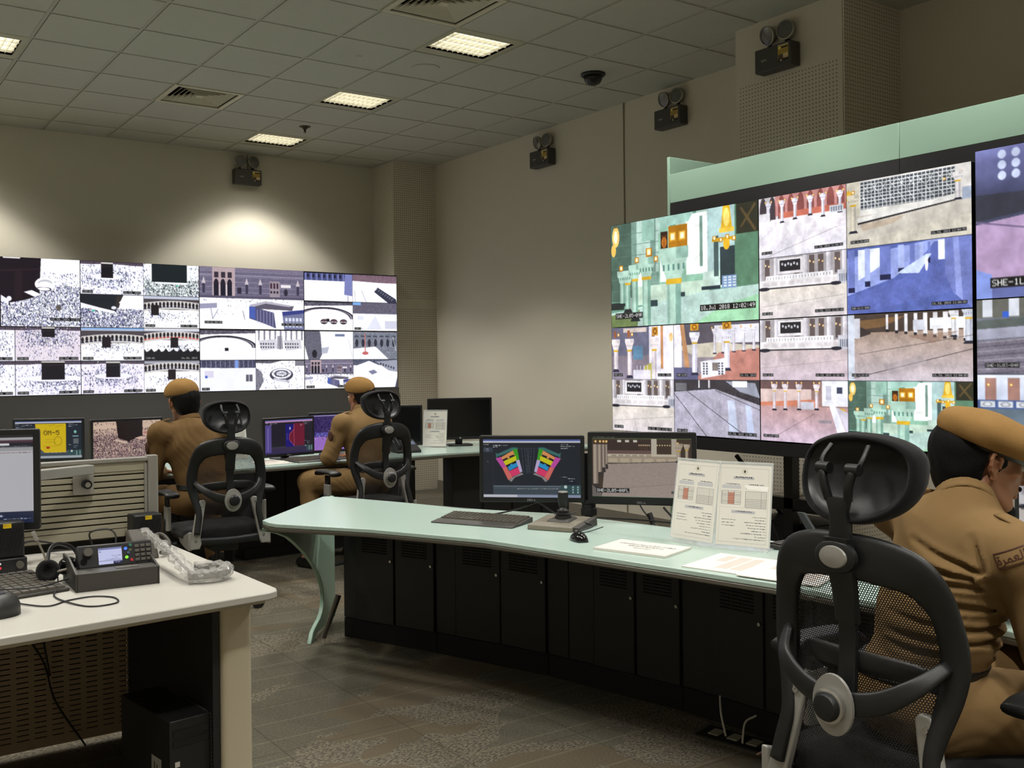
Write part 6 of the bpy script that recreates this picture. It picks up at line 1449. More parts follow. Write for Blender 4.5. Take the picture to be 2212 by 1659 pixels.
monitor('black monitor beside the face of the nearest man, cut by the right edge', (1.22,-8.52), -100, .48, .31, .80, stage, 100)
# arm that carries the left monitor
t = thing('monitor_mount', 'grey steel monitor arm clamped to the slatted screen', 'monitor arm', (-1.08,-5.955,1.0))
def r5(b): b.xf(Matrix.Translation((1.08,5.955,-1.0))); return b
build('bracket_plate', r5(MB().prism(rrect(-1.115,-1.04,.945,1.03,.008,3), -.012, 0, Matrix(((1,0,0,0),(0,0,1,-5.957),(0,1,0,0),(0,0,0,1))))), M_alu, t, bevel=.002)
build('arm_link', r5(MB().prism(rrect(0,.27,-.018,.018,.008,3), -.02, .02, Matrix.Translation((-1.30,-6.11,1.043)) @ Matrix.Rotation(R(25),4,'Z') @ Matrix.Rotation(R(90),4,'X'))), M_alu, t, bevel=.003)
build('arm_elbow', r5(MB().box(-1.335,-1.27,-6.15,-6.08,1.03,1.065)), M_alu, t, bevel=.003)
build('adjust_knob', r5(MB().cyl((-1.07,-5.968,.985),(-1.07,-6.0,.985),.017,n=18)), M_blk, t, smooth=True)
build('knob_face', r5(MB().cyl((-1.07,-6.0,.985),(-1.07,-6.003,.985),.010,n=18)), M_chr, t, smooth=True)
build('cable_clip', r5(MB().box(-1.275,-1.262,-6.13,-6.11,1.005,1.03)), M_blk, t)

# ---------------------------------------------------------------- keyboards, joystick, mouse
M_key = mat('key_plastic', rgb(84,80,72), .5, var=.05); M_kb = mat('keyboard_body', rgb(56,54,49), .5, var=.05); M_grey = mat('joystick_grey', rgb(120,114,100), .45, var=.03)
def keyboard(name, label, loc, rz, w=.36, d=.14, rest=.0, rows=6, cols=18, km=None, group=None):
    t = thing(name, label, 'keyboard', loc, rz)
    build('case', MB().hexa([(-w/2,-d/2,0),(w/2,-d/2,0),(w/2,d/2,0),(-w/2,d/2,0)],[(-w/2,-d/2,.010),(w/2,-d/2,.010),(w/2,d/2,.022),(-w/2,d/2,.022)]), M_kb, t, bevel=.004)
    if rest: build('wrist_rest', MB().hexa([(-w/2,-d/2-rest,0),(w/2,-d/2-rest,0),(w/2,-d/2+.004,0),(-w/2,-d/2+.004,0)],[(-w/2+.004,-d/2-rest+.004,.007),(w/2-.004,-d/2-rest+.004,.007),(w/2-.004,-d/2,.013),(-w/2+.004,-d/2,.013)]), M_kb, t, bevel=.004)
    kw, kd = (w-.02)/cols, (d-.018)/rows
    for r in range(rows):
        b = MB()
        for c in range(cols):
            if r == 0 and c in (4,5,6,7): continue
            x = -w/2+.01+kw*c; y = -d/2+.009+kd*r; z = .010+.012*(r+.5)/rows
            b.hexa([(x+.001,y+.001,z),(x+kw-.001,y+.001,z),(x+kw-.001,y+kd-.001,z),(x+.001,y+kd-.001,z)],[(x+.003,y+.003,z+.007),(x+kw-.003,y+.003,z+.007),(x+kw-.003,y+kd-.003,z+.007),(x+.003,y+kd-.003,z+.007)])
        if r == 0: x = -w/2+.01+kw*4; y=-d/2+.009; b.hexa([(x,y,.011),(x+kw*4,y,.011),(x+kw*4,y+kd-.001,.011),(x,y+kd-.001,.011)],[(x+.002,y+.002,.018),(x+kw*4-.002,y+.002,.018),(x+kw*4-.002,y+kd-.003,.018),(x+.002,y+kd-.003,.018)])
        build('key_row', b, km or M_key, t)
    return t
keyboard('keyboard', 'long black keyboard with wrist rest on the mint desk, beside the joystick', (.505,-6.365,.7402), R(-62.5), .40, .14, .065)
t = thing('joystick_controller', 'grey camera joystick controller at the right end of the mint desk keyboard', 'joystick', (.665,-6.69,.7402), R(-62.5))
build('base', MB().hexa([(-.10,-.115,0),(.10,-.115,0),(.10,.10,0),(-.10,.10,0)],[(-.10,-.11,.022),(.10,-.11,.022),(.10,.10,.036),(-.10,.10,.036)]), M_grey, t, bevel=.005)
build('side_wing', MB().hexa([(.10,-.10,0),(.125,-.08,0),(.125,.11,0),(.10,.10,0)],[(.10,-.10,.020),(.122,-.08,.016),(.122,.11,.034),(.10,.10,.036)]), M_kb, t, bevel=.003)
build('recess_plate', MB().hexa([(-.045,-.045,.026),(.06,-.045,.026),(.06,.06,.032),(-.045,.06,.032)],[(-.035,-.035,.036),(.05,-.035,.036),(.045,.05,.042),(-.03,.05,.042)]), M_kb, t, bevel=.003)
build('boot', MB().lathe([(.036,.0),(.034,.010),(.029,.012),(.032,.02),(.024,.024),(.027,.032),(.018,.038),(.014,.046),(0,.046)], (.01,.01,.038), 24), M_blk, t, smooth=True)
build('stick', MB().lathe([(.012,.0),(.019,.01),(.0215,.035),(.0225,.06),(.021,.064),(.0,.066)], (.01,.01,.080), 24), M_blk, t, smooth=True)
build('stick_cap', MB().lathe([(.021,0),(.0195,.004),(0,.0045)], (.01,.01,.1455), 24), M_silv, t, smooth=True)
t = thing('computer_mouse', 'black computer mouse on the mint desk in front of the joystick', 'mouse', (.520,-6.985,.7402), R(-20))
rg = []
for k in range(9):
    u = k/8; y = -.055+.11*u; hw_ = .031*math.sin(PI*(.12+.8*u))**.5; hz = .036*math.sin(PI*(.10+.72*(1-u)**1.0))**.8
    rg.append([(hw_*math.cos(a), y, max(0,hz*math.sin(a)) if math.sin(a) > 0 else 0) for a in [2*PI*q/20 for q in range(20)]])
build('shell', MB().loft(rg), M_blkg, t, smooth='full'); build('wheel', MB().cyl((-.003,.03,.027),(.003,.03,.027),.008,n=12), M_key, t)
build('cable', MB().tube(bez([(0,.054,.008),(.02,.10,.004),(.05,.14,.004),(.10,.16,.004),(.14,.10,.03)],6), .0018, 6), M_blk, t)
keyboard('keyboard', 'black keyboard on the far desk in front of the red and blue map monitor', (1.16,-3.19,.7402), R(10), .42, .15, .05)
keyboard('keyboard', 'dark keyboard on the white desk, partly under the headset', (-1.50,-6.60,.7402), R(10), .38, .30, 0, 9, 14)
tag(build('keypad', MB().prism(rrect(-.06,.06,-.035,.035,.008), 0, .016).box(-.05,.05,-.02,.0,.016,.022).box(-.05,.05,.008,.024,.016,.022), M_kb, loc=(1.02,-7.56,.7402), bevel=.003), 'small black keypad on the mint desk behind the nearest chair headrest', 'keypad')

# ---------------------------------------------------------------- notices, papers
m, nt, p = nmat('clear_acrylic'); p.inputs['Base Color'].default_value = (.93,.97,.96,1); p.inputs['Roughness'].default_value = .08; p.inputs['Alpha'].default_value = .35; M_acr = m
M_paper = mat('white_paper', rgb(226,222,212), .7, var=.01)
def notice(c, v=0):
    c.fill((232,228,220)); g = (150,150,150)
    c.rect(.05,.04,.95,.045,(200,198,192)); c.rect(.05,.955,.95,.96,(200,198,192)); c.rect(.05,.04,.055,.96,(200,198,192)); c.rect(.945,.04,.95,.96,(200,198,192)); c.rect(.05,.53,.95,.533,(205,203,198)); c.rect(.47,.2,.473,.53,(210,208,202))
    c.ell(.5,.085,.055,.035,(206,200,180)); c.ell(.5,.085,.04,.027,(236,232,222)); c.ell(.5,.083,.022,.018,(70,66,50)); 
    c.rect(.29,.15,.68,.18,(186,186,190)); c.scrib(.33,.64,.148,(40,40,44),.016)
    for x0 in (.08,.53): c.rect(x0,.255,x0+.36,.30,(200,200,204)); c.scrib(x0+.06,x0+.34,.238,(60,60,64),.01)
    def table(x0,y0,x1,y1,rows,cols,red=False):
        if red: c.rect(x0+(x1-x0)/3,y0+.02,x0+(x1-x0)*2/3,y1,(214,150,130))
        for r in range(rows+1): c.rect(x0,y0+(y1-y0)*r/rows,x1,y0+(y1-y0)*r/rows+.0035,(54,54,56))
        for q in cols: c.rect(x0+(x1-x0)*q,y0,x0+(x1-x0)*q+.005,y1+.003,(54,54,56))
    table(.08,.325,.44,.49,8,(0,.33,.66,1),True); table(.53,.325,.92,.52,10,(0,.75,1))
    c.rect(.28,.565,.72,.6,(190,190,196)); c.scrib(.36,.66,.572,(50,50,54),.012)
    for k in range(9): y=.635+.034*k; c.scrib(.93-(.26,.2,.4,.36,.33,.26,.46,.2,.6)[k],.93,y,(70,70,74),.008)
    for k in range(3): c.scrib(.1,.36-.03*(k==1),.68+.036*k,(70,70,74),.008)
    if v: c.poly([(.5,.25),(.95,.255),(.94,.31),(.56,.30)],(250,248,244))  # bright reflection painted into the sheet colour
def sign(label, a, yaw, v=0, tilt=10, gl=False, res=150):
    t = thing('notice_holder', label, 'notice', (a[0],a[1],.7402), R(yaw)); w, h = .208, .305; s, c_ = math.sin(R(tilt)), math.cos(R(tilt))
    nrm = Vector((0,-c_,s)); o = Vector((0,.0,.008)); Mf = frame(tuple(o), (1,0,0), tuple(nrm))
    b = MB().box(0,w,0,h,-.004,-.001); b.xf(Mf); build('acrylic_sheet', b, M_acr, t)
    b = MB().box(0,w,h,h+.006,-.005,.002).box(0,.002,0,h,-.005,.002).box(w-.002,w,0,h,-.005,.002); b.xf(Mf); build('acrylic_edge', b, M_acr, t)
    build('foot', MB().box(0,w,-.035,.06,.0,.004), M_acr, t)
    b = MB().box(.004,w-.004,.002,h-.006,-.001,.0); b.xf(Mf); build('backing', b, M_paper, t)
    cv = CV.new(int(res*2), int(res*2*.3/.2)); notice(cv, v); panel_mesh('printed_sheet', cv, frame(tuple(o+nrm*.0006+Vector((.004,0,0))+(Mf.to_3x3()@Vector((0,.002,0)))), (1,0,0), tuple(nrm)), w-.008, h-.008, M_print, t, ss=2)
    return t
sign('left one of two upright white notices on the mint desk, partly covering a monitor', (.818,-7.178), -86, res=170)
sign('right one of two upright white notices on the mint desk, with a bright reflection', (.836,-7.39), -68, 1, res=170)
sign('small upright white notice at the far desk in front of the large dark monitor', (2.37,-2.72), -47, res=90)
sign('upright white notice behind the left far chair headrest, partly hidden', (.62,-2.78), 8, res=90)
def sheet(label, corners, painter, name='printed_paper', z=.7405, th=.002, res=160, curl=0, group=None):
    a, b, d = [Vector((*q,0)) for q in corners]   # lower left, lower right, upper left
    t = thing(name, label, 'paper', (a.x,a.y,z)); u = b-a; v = d-a; w, h = u.length, v.length
    mb = MB(); quad = [(0,0),(u.x,u.y),(u.x+v.x,u.y+v.y),(v.x,v.y)]; mb.prism(quad, 0, th); build('pages', mb, M_paper, t)
    cv = CV.new(res*2, int(res*2*h/w)); painter(cv)
    un, nn = u.normalized(), Vector((0,0,1)); o = panel_mesh('printed_side', cv, Matrix(((un.x,v.normalized().x,0,0),(un.y,v.normalized().y,0,0),(0,0,1,th+.0006),(0,0,0,1))), w, h, M_print, t, ss=2)
    return t
def booklet(c):
    c.fill((222,218,212)); c.rect(.03,.04,.97,.045,(150,148,150)); c.rect(.03,.95,.97,.955,(150,148,150)); c.rect(.03,.04,.035,.95,(150,148,150)); c.rect(.965,.04,.97,.95,(150,148,150)); c.noise(.02,6)
    c.scrib(.12,.9,.3,(40,38,44),.05); c.scrib(.3,.78,.44,(40,38,44),.05); c.scrib(.42,.66,.60,(70,68,74),.04)
def table_sheet(c):
    c.fill((232,228,218))
    for x0,x1 in ((.12,.32),(.36,.56),(.62,.78)):
        for k in range(34):
            if x0 > .6 and k > 16: continue
            c.rect(x0,.12+.021*k,x1,.12+.021*k+.012,(168,152,142) if k%2 else (190,176,166))
    c.scrib(.4,.6,.07,(90,90,90),.012)
sheet('thick white booklet with curled corner lying on the mint desk by the mouse', [(.439,-7.165),(.525,-7.45),(.640,-7.095)], booklet, 'paper_booklet', th=.007)
sheet('printed table sheet on the mint desk below the right notice', [(.52,-7.80),(.465,-7.585),(.80,-7.72)], lambda c: table_sheet(c))
sheet('second printed table sheet, half hidden by the nearest chair', [(.56,-8.06),(.49,-7.80),(.83,-7.96)], lambda c: table_sheet(c), z=.7435)
sheet('printed papers on the far desk between the two far chairs', [(.74,-3.33),(.95,-3.30),(.72,-3.05)], lambda c: table_sheet(c), res=60)
sheet('loose white papers on the far desk beside the far keyboard', [(.82,-3.28),(.97,-3.2),(.76,-3.0)], lambda c: table_sheet(c), z=.743, res=60)
t = thing('paper_stack', 'small stack of white papers lying behind the middle chair', 'paper', (1.30,-4.165,.453), R(14))
build('sheet', MB().box(-.09,.09,-.02,.03,.015,.019).box(-.07,.10,-.025,.028,.020,.023), M_paper, t); build('sheet', MB().hexa([(-.08,-.02,.024),(.06,-.02,.024),(.06,.03,.024),(-.08,.03,.024)],[(-.08,-.02,.026),(.06,-.02,.04),(.06,.03,.042),(-.08,.03,.028)]), M_paper, t)
t = thing('desk_phone', 'black desk telephone on the far desk, seen through the middle chair', 'phone', (2.02,-3.05,.7402), R(-10))
build('body', MB().hexa([(-.10,-.09,0),(.10,-.09,0),(.10,.09,0),(-.10,.09,0)],[(-.10,-.085,.02),(.10,-.085,.02),(.09,.08,.10),(-.09,.08,.10)]), M_blk, t, bevel=.006)
build('display', MB().hexa([(-.02,.0,.055),(.08,.0,.055),(.08,.05,.078),(-.02,.05,.078)],[(-.02,-.003,.062),(.08,-.003,.062),(.08,.047,.085),(-.02,.047,.085)]), emis('phone_display', rgb(130,150,190), .35), t)
b = MB(); sweep(b, bez([(-.075,-.08,.045),(-.08,-.03,.075),(-.075,.06,.115)],4), .018, .014, (1,0,0)); build('handset', b, M_blk, t, smooth='full')

# ---------------------------------------------------------------- radio set on the white desk
t = thing('radio_console', 'black two-way radio control head with lit display on a sloped black base', 'radio', (-1.155,-6.765,.7402), R(-3))
build('base', MB().prism([(0,0),(.24,0),(.24,.04),(.06,.056),(0,.056)], -.125, .125, Matrix(((0,0,1,0),(1,0,0,0),(0,1,0,0),(0,0,0,1)))), M_kb, t, bevel=.002)
for s in (-.125,.119): build('side_wall', MB().prism([(0,0),(.24,0),(.24,.085),(.14,.085),(.02,.06),(0,.056)], s, s+.006, Matrix(((0,0,1,0),(1,0,0,0),(0,1,0,0),(0,0,0,1)))), M_kb, t)
Mh = Matrix.Translation((.012,.105,.085)) @ Matrix.Rotation(R(-18),4,'X')
def hd(b): b.xf(Mh); return b
build('control_head', hd(MB().box(-.115,.115,-.0,.035,-.036,.040)), M_blk, t, bevel=.005)
hh_ = t.children[-1] if len(t.children) else None
cv = CV.new(120, 90, (196,200,236)); cv.rect(0,0,1,.12,(120,126,170)); cv.scrib(.55,.95,.5,(60,60,100),.03); cv.scrib(.6,.8,.6,(60,60,100),.03); cv.scrib(.3,.9,.7,(60,60,100),.02); cv.rect(0,.78,1,.8,(60,60,90)); cv.rect(.62,.85,1,1,(40,44,80)); cv.scrib(.7,.9,.9,(200,200,240),.03); cv.rect(.04,.2,.12,.24,(60,60,90))
panel_mesh('display', cv, Mh @ frame((-.052,-.0012,-.026),(1,0,0),(0,-1,0)), .072, .052, screen_mat('radio_picture', .9), t)
for i in range(3):
    for j in range(4): build('key', hd(MB().box(.060+.018*i,.074+.018*i,-.004,0,-.026+.0145*j,-.016+.0145*j)), M_key, t, bevel=.0015)
build('volume_knob', hd(MB().cyl((-.084,-.018,.016),(-.084,0,.016),.0135,n=20)), M_key, t, smooth=True)
build('speaker_disc', hd(MB().cyl((-.097,-.002,-.012),(-.097,0,-.012),.010,n=16)), M_blkg, t)
for (x,z),cl,nm in (((.032,.018),(60,110,255),'blue_light'),((.034,-.010),(120,230,40),'green_light'),((.049,-.020),(190,30,36),'red_key'),((.047,.028),(40,120,100),'green_key'),((.040,.004),(70,90,110),'soft_key'),((.046,.012),(80,90,60),'soft_key')):
    build(nm, hd(MB().cyl((x,-.004,z),(x,0,z),.0048,n=12)), emis(nm, rgb(*cl), 1.6) if 'light' in nm else mat(nm, rgb(*cl), .5), t)
build('mount_bracket', MB().box(-.08,-.04,.11,.14,.05,.09).box(.03,.09,.11,.14,.045,.07), M_blk, t)
build('front_label', MB().box(.02,.085,-.0,.0006,.0,.001) if False else MB().box(.0,.07,.03,.055,.0565,.0575), M_key, t)
t = thing('handset_cradle', 'grey handset block standing behind the radio console', 'handset', (-.935,-6.24,.7402), R(-8))
build('body', MB().hexa([(-.055,-.10,0),(.045,-.10,0),(.045,.09,0),(-.055,.09,0)],[(-.045,-.08,.06),(.035,-.08,.06),(.035,.08,.085),(-.045,.08,.085)]), M_grey if False else mat('handset_grey', rgb(74,70,64), .45), t, bevel=.006)
build('cable', MB().tube(bez([(.03,.06,.05),(.075,.06,.06),(.095,.0,.035),(.075,-.06,.012),(.05,-.1,.02)],6), .0075, 8), mat('ribbed_cable', rgb(62,58,50), .6), t, smooth=True)
def speaker_box(label, loc, rz, knob=False, txt='OM-1'):
    t = thing('desk_speaker', label, 'speaker', loc, rz, 'black desk speakers with yellow tags')
    build('cabinet', MB().box(-.055,.055,-.04,.04,.0,.12), M_blk, t, bevel=.005)
    b = MB()
    for k in range(9): x = -.045+.010*k; b.prism([(x-.004,.02),(x-.001,.02),(x+.022,.10),(x+.019,.10)] if x+.022 < .052 else [(x-.004,.02),(x-.001,.02),(.052,.02+(.052-x)*3.4),(.049,.02+(.052-x)*3.4)], -.0435, -.040, Matrix(((1,0,0,0),(0,0,1,0),(0,1,0,0),(0,0,0,1))))
    build('grille', b, M_slot, t)
    cv = CV.new(40, 22, (226,190,30)); cv.text(.12,.3,txt,(70,50,20),.36); panel_mesh('tag', cv, frame((-.012,-.0418,.101),(1,0,0),(0,-1,0)), .026, .015, M_print, t)
    if knob:
        build('control_box', MB().box(-.06,.06,-.055,.04,-.05,.0), M_blk, t, bevel=.004); build('control_knob', MB().cyl((.035,-.07,-.022),(.035,-.055,-.022),.012,n=18), M_key, t, smooth=True)
        build('power_light', MB().cyl((-.025,-.057,-.028),(-.025,-.055,-.028),.004,n=10), emis('red_power', rgb(230,30,50), 1.5), t); build('power_light', MB().cyl((-.025,-.057,-.014),(-.025,-.055,-.014),.0035,n=10), emis('white_power', rgb(220,220,220), .8), t)
    return t
speaker_box('black desk speaker with yellow tag leaning on the slatted screen, behind the radio', (-.865,-6.02,.7402+.0), R(4))
speaker_box('black desk speaker with yellow tag and control knob at the left photo edge', (-1.40,-6.26,.7402+.05), R(2), True)
# headset
t = thing('headset', 'black headset with boom microphone lying on the white desk keyboard', 'headset', (-1.30,-6.58,.775), R(10))
b = MB(); n_ = 24; b.lathe([(.018,-.012),(.030,-.014),(.036,-.004),(.036,.006),(.028,.014),(.018,.010),(.014,.0)], (-.03,-.01,.012), n_, (-.35,-.9,.25)); build('ear_cushion', b, M_fab, t, smooth='full')
b = MB().lathe([(0,.02),(.030,.016),(.034,.0),(.026,-.014),(.0,-.016)], (.045,.015,.010), n_, (.3,.8,.5)); build('ear_cup', b, M_blkg, t, smooth='full')
b = MB(); sweep(b, bez([(-.03,-.005,.03),(.0,.05,.07),(.05,.10,.075),(.10,.11,.05),(.115,.08,.0),(.085,.03,-.012)],5), .006, .004); build('headband', b, M_blk, t, smooth='full')
build('boom', MB().tube(bez([(-.03,-.01,.03),(-.04,-.0,.07),(-.055,.01,.11),(-.065,.015,.135)],5), [.004]*15+[.004], 8) if False else MB().tube(bez([(-.03,-.01,.03),(-.04,-.0,.07),(-.055,.01,.11)],5), .0035, 8), M_grey, t, smooth=True)
build('microphone', MB().cyl((-.055,.01,.11),(-.066,.014,.138),.006,n=12), M_silv, t, smooth=True)
build('cup_bracket', MB().tube(bez([(-.01,-.03,.01),(.03,-.035,.012),(.05,-.05,-.005),(.045,-.07,-.015)],5), .004, 8), M_grey, t, smooth=True)
tag(build('cable', MB().tube(bez([(-1.47,-6.79,.745),(-1.391,-6.897,.743),(-1.325,-6.86,.743),(-1.252,-6.849,.743),(-1.204,-6.90,.743),(-1.215,-6.975,.743),(-1.29,-6.975,.743),(-1.335,-6.868,.744),(-1.345,-6.77,.744),(-1.32,-6.70,.75),(-1.30,-6.60,.765)],8), .0024, 7), M_blk, smooth=True), 'thin black cable looped on the white desk in front of the radio', 'cable')
tag(build('cable', MB().tube(bez([(-1.27,-6.57,.768),(-1.40,-6.47,.768),(-1.52,-6.52,.768),(-1.50,-6.68,.768),(-1.38,-6.73,.768),(-1.28,-6.66,.768)],8), .0024, 7), M_blk, smooth=True), 'thin black cable curled over the white desk keyboard', 'cable')
for i,(pts,lb) in enumerate((([(-1.36,-6.02,.75),(-1.28,-5.99,.79),(-1.18,-6.04,.775),(-1.10,-6.30,.76),(-1.12,-6.47,.79)],'black cable running from the left speaker to the radio'),([(-1.05,-5.98,.75),(-1.06,-5.985,.80),(-1.0,-6.0,.81),(-.98,-6.04,.79),(-1.05,-6.35,.77),(-1.0,-6.52,.78)],'black cable arching up behind the radio'),([(-1.20,-6.0,.75),(-1.1,-6.1,.76),(-.98,-6.13,.755),(-.93,-6.1,.76)],'black cable lying along the foot of the slatted screen'))):
    tag(build('cable', MB().tube(bez(pts,8), .0035, 7), M_blk, smooth=True), lb, 'cable')
# plastic wrapped handset
m, nt, p = nmat('crinkled_plastic'); N, L = nt.nodes, nt.links
tc = N.new('ShaderNodeTexCoord'); vo = N.new('ShaderNodeTexVoronoi'); vo.inputs['Scale'].default_value = 70; L.new(tc.outputs['Object'], vo.inputs['Vector'])
bp = N.new('ShaderNodeBump'); bp.inputs['Strength'].default_value = 1; bp.inputs['Distance'].default_value = .01; L.new(vo.outputs['Distance'], bp.inputs['Height']); L.new(bp.outputs['Normal'], p.inputs['Normal'])
p.inputs['Base Color'].default_value = (.62,.61,.58,1); p.inputs['Roughness'].default_value = .15; p.inputs['Alpha'].default_value = .42; p.inputs['Specular IOR Level'].default_value = 1.0; M_wrap = m
t = thing('wrapped_handset', 'curved handset wrapped in crinkled clear plastic on the white desk', 'handset', (-.90,-6.70,.7462))
core = bez([(-.06,-.14,.018),(.0,-.165,.02),(.055,-.155,.022),(.068,-.12,.026),(.04,-.09,.03),(-.02,-.085,.03)],6)
b = MB(); sweep(b, core, .014, .012, (0,0,1)); build('handset_body', b, mat('dull_grey_plastic', rgb(96,92,86), .5), t, smooth='full')
b = MB(); n0 = len(core); sweep(b, core, [.021+.003*math.sin(i*2.1) for i in range(n0)], [.019+.003*math.cos(i*1.7) for i in range(n0)], (0,0,1), 18); build('plastic_wrap', b, M_wrap, t, smooth='full')
tl = bez([(-.05,-.14,.025),(-.06,-.05,.05),(-.055,.10,.07),(-.05,.30,.085),(-.045,.40,.09)],6); b = MB(); sweep(b, tl, [.026+.008*math.sin(i*1.9)-.0006*i for i in range(len(tl))], [.012+.004*math.cos(i*2.3) for i in range(len(tl))], (0,0,1), 18); build('plastic_tail', b, M_wrap, t, smooth='full')
build('coiled_cord', MB().tube(tl, .005, 8), M_key, t, smooth=True)
t = thing('phone_base', 'rounded black phone base cut by the left edge, front of the white desk', 'phone', (-1.53,-6.90,.7402), R(20))
q = []
for z, s in ((0,1),(.03,.98),(.05,.85),(.058,.6),(.06,.02)): q.append([(x*s, y*s, z) for x, y in rrect(-.06,.06,-.075,.075,.05,6)])
build('body', MB().loft(q), mat('phone_grey', rgb(44,44,42), .45), t, smooth='full'); build('display', MB().box(-.02,.02,-.03,.02,.0595,.0605), M_blkg, t)
# PC tower under the desk
t = thing('computer_tower', 'black computer tower with white sticker under the white desk', 'computer', (-1.02,-6.80,0), R(8))
build('case', MB().box(-.065,.065,-.16,.2,.004,.36), mat('tower_paint', rgb(26,27,28), .45), t, bevel=.003)
b = MB().box(.066,.078,-.165,.19,.0,.355); build('side_vent', b, net_mat('vent_mesh', rgb(60,58,52), .006, .006, ('Y','Z'), .3), t)
cv = CV.new(60, 90, (150,146,136)); cv.rect(.25,.15,.35,.6,(30,30,30)); cv.ell(.42,.6,.18,.14,(30,30,30)); cv.ell(.42,.58,.1,.1,(150,146,136)); cv.rect(.5,.2,.6,.6,(30,30,30))
panel_mesh('sticker', cv, frame((-.0655,-.03,.12),(0,-1,0),(-1,0,0)), .07, .11, M_print, t)
for k in range(3): build('badge', MB().box(-.05,-.035,-.1625,-.16,.16+.03*k,.175+.03*k), M_lab, t)
build('drive_bay', MB().box(-.055,.055,-.1625,-.16,.28,.30).box(-.055,.055,-.1625,-.16,.31,.33), M_blkg, t)
for pts, lb in (([(-1.33,-6.03,.70),(-1.31,-6.05,.5),(-1.24,-6.05,.35),(-1.20,-6.04,.2),(-1.10,-6.06,.02)],'black cable hanging in front of the slotted panel under the white desk'),([(-1.27,-6.03,.70),(-1.265,-6.04,.55),(-1.24,-6.05,.42),(-1.22,-6.05,.3)],'second thinner black cable hanging under the white desk'),([(-1.42,-6.5,.01),(-1.33,-6.45,.06),(-1.2,-6.5,.05),(-1.15,-6.6,.01)],'grey cable arching on the floor under the white desk')):
    tag(build('cable', MB().tube(bez(pts,8), .0035, 7), M_blk if 'grey' not in lb else M_rim, smooth=True), lb, 'cable')
# ---------------------------------------------------------------- cables and kit behind the mint desk
for pts, lb in (([(.80,-6.36,.80),(.72,-6.30,.765),(.62,-6.25,.745)],'black cable dropping from the seating map monitor to its keyboard'),([(.80,-6.36,.80),(.86,-6.40,.75),(.80,-6.50,.75),(.86,-6.56,.77)],'black cable curling under the seating map monitor'),
    ([(.90,-6.44,.80),(.84,-6.52,.75),(.95,-6.66,.748),(1.02,-6.80,.75),(1.06,-6.95,.752)],'black cable lying along the rear edge of the mint desk'),([(1.10,-6.71,.80),(1.09,-6.76,.765),(1.10,-6.85,.70),(1.15,-6.9,.66)],'black cable hanging from the tan hall monitor'),
    ([(1.16,-6.80,.79),(1.13,-6.90,.74),(1.11,-6.87,.70)],'thicker black cable looping below the tan hall monitor'),([(.72,-6.78,.765),(.70,-6.86,.762),(.62,-6.87,.75),(.56,-6.95,.752)],'thin black mouse cable beside the joystick')):
    tag(build('cable', MB().tube(bez(pts,8), .0035 if 'thick' not in lb else .005, 7), M_blk, smooth=True), lb, 'cable')
t = thing('cable_ferrite', 'small black lump on the cable below the tan hall monitor', 'cable part', (1.095,-6.80,.745)); build('shell', MB().cyl((0,0,-.02),(-.004,.02,.025),.012,n=14), M_blk, t, smooth=True)
t = thing('equipment_shelf', 'black steel shelf with pale devices under the right video wall', 'shelf', (2.85,-6.25,.0))
build('board', MB().box(-.22,.22,-.75,.35,.585,.62), M_steel, t, bevel=.003)
for x in (-.2,.2):
    for y in (-.72,.32): build('leg', MB().box(x-.015,x+.015,y-.015,y+.015,0,.585), M_steel, t)
build('lower_board', MB().box(-.22,.22,-.75,.35,.28,.31), M_steel, t)
for i,(y,w_,h_) in enumerate(((-6.12,.16,.03),(-6.36,.13,.035),(-6.6,.2,.045))):
    o = MB().box(-.12,.1,-w_/2,w_/2,0,h_); tag(build('network_device', o, M_lab if i < 2 else M_steel, loc=(2.82,y,.6205), bevel=.004), ('pale flat device on the black shelf, left of two','pale flat device on the black shelf, right of two','black device on the black shelf behind the chair headrest')[i], 'device')
t = thing('power_supply', 'dark metal equipment box on the lower shelf under the right video wall', 'device', (2.85,-6.2,.3105)); build('case', MB().box(-.16,.16,-.24,.24,0,.2), M_steel, t, bevel=.004); build('front_panel', MB().box(-.165,-.16,-.2,.2,.03,.17), M_cabd, t)
for k,(a,b_) in enumerate((((2.63,-7.35,1.0),(2.5,-7.55,.66)),((2.64,-7.2,.95),(2.55,-7.45,.60)),((2.63,-7.5,.9),(2.52,-7.3,.58)),((2.7,-6.05,.58),(2.62,-6.3,.2)),((2.66,-6.2,.62),(2.6,-6.05,.25)))):
    a, b_ = Vector(a), Vector(b_); m_ = (a+b_)/2+Vector((-.06,.05*(-1)**k,.08))
    tag(build('cable', MB().tube(bez([a, m_, b_, b_+Vector((.02,.05,-.12))],8), .006, 7), M_blk, smooth=True), ('black cable bundle strand under the displays, beside the nearest beret, highest','black cable bundle strand beside the nearest beret, middle','black cable bundle strand beside the nearest beret, lowest','black cable hanging from the black shelf under the displays','black cable looping left of the nearest chair headrest')[k], 'cable')
tag(build('cable', MB().tube(bez([(2.64,-7.25,.74),(2.6,-7.35,.70),(2.58,-7.42,.72),(2.6,-7.5,.69)],8), .004, 7), mat('red_cable', rgb(120,40,34), .5), smooth=True), 'thin red cable in the bundle left of the nearest beret', 'cable')
t = thing('wall_bracket', 'grey slanting steel bracket below the right video wall near the headrest', 'bracket', (2.45,-6.6,0))
build('plate', MB().prism([(0,.62),(.04,.62),(.30,.30),(.30,.20)], -.01, .01, Matrix(((0,0,1,0),(-1,0,0,.1),(0,1,0,0),(0,0,0,1)))), mat('grey_steel', rgb(92,98,100), .45, .3), t); build('post', MB().box(-.02,.02,-.21,-.17,0,.25), M_steel, t)
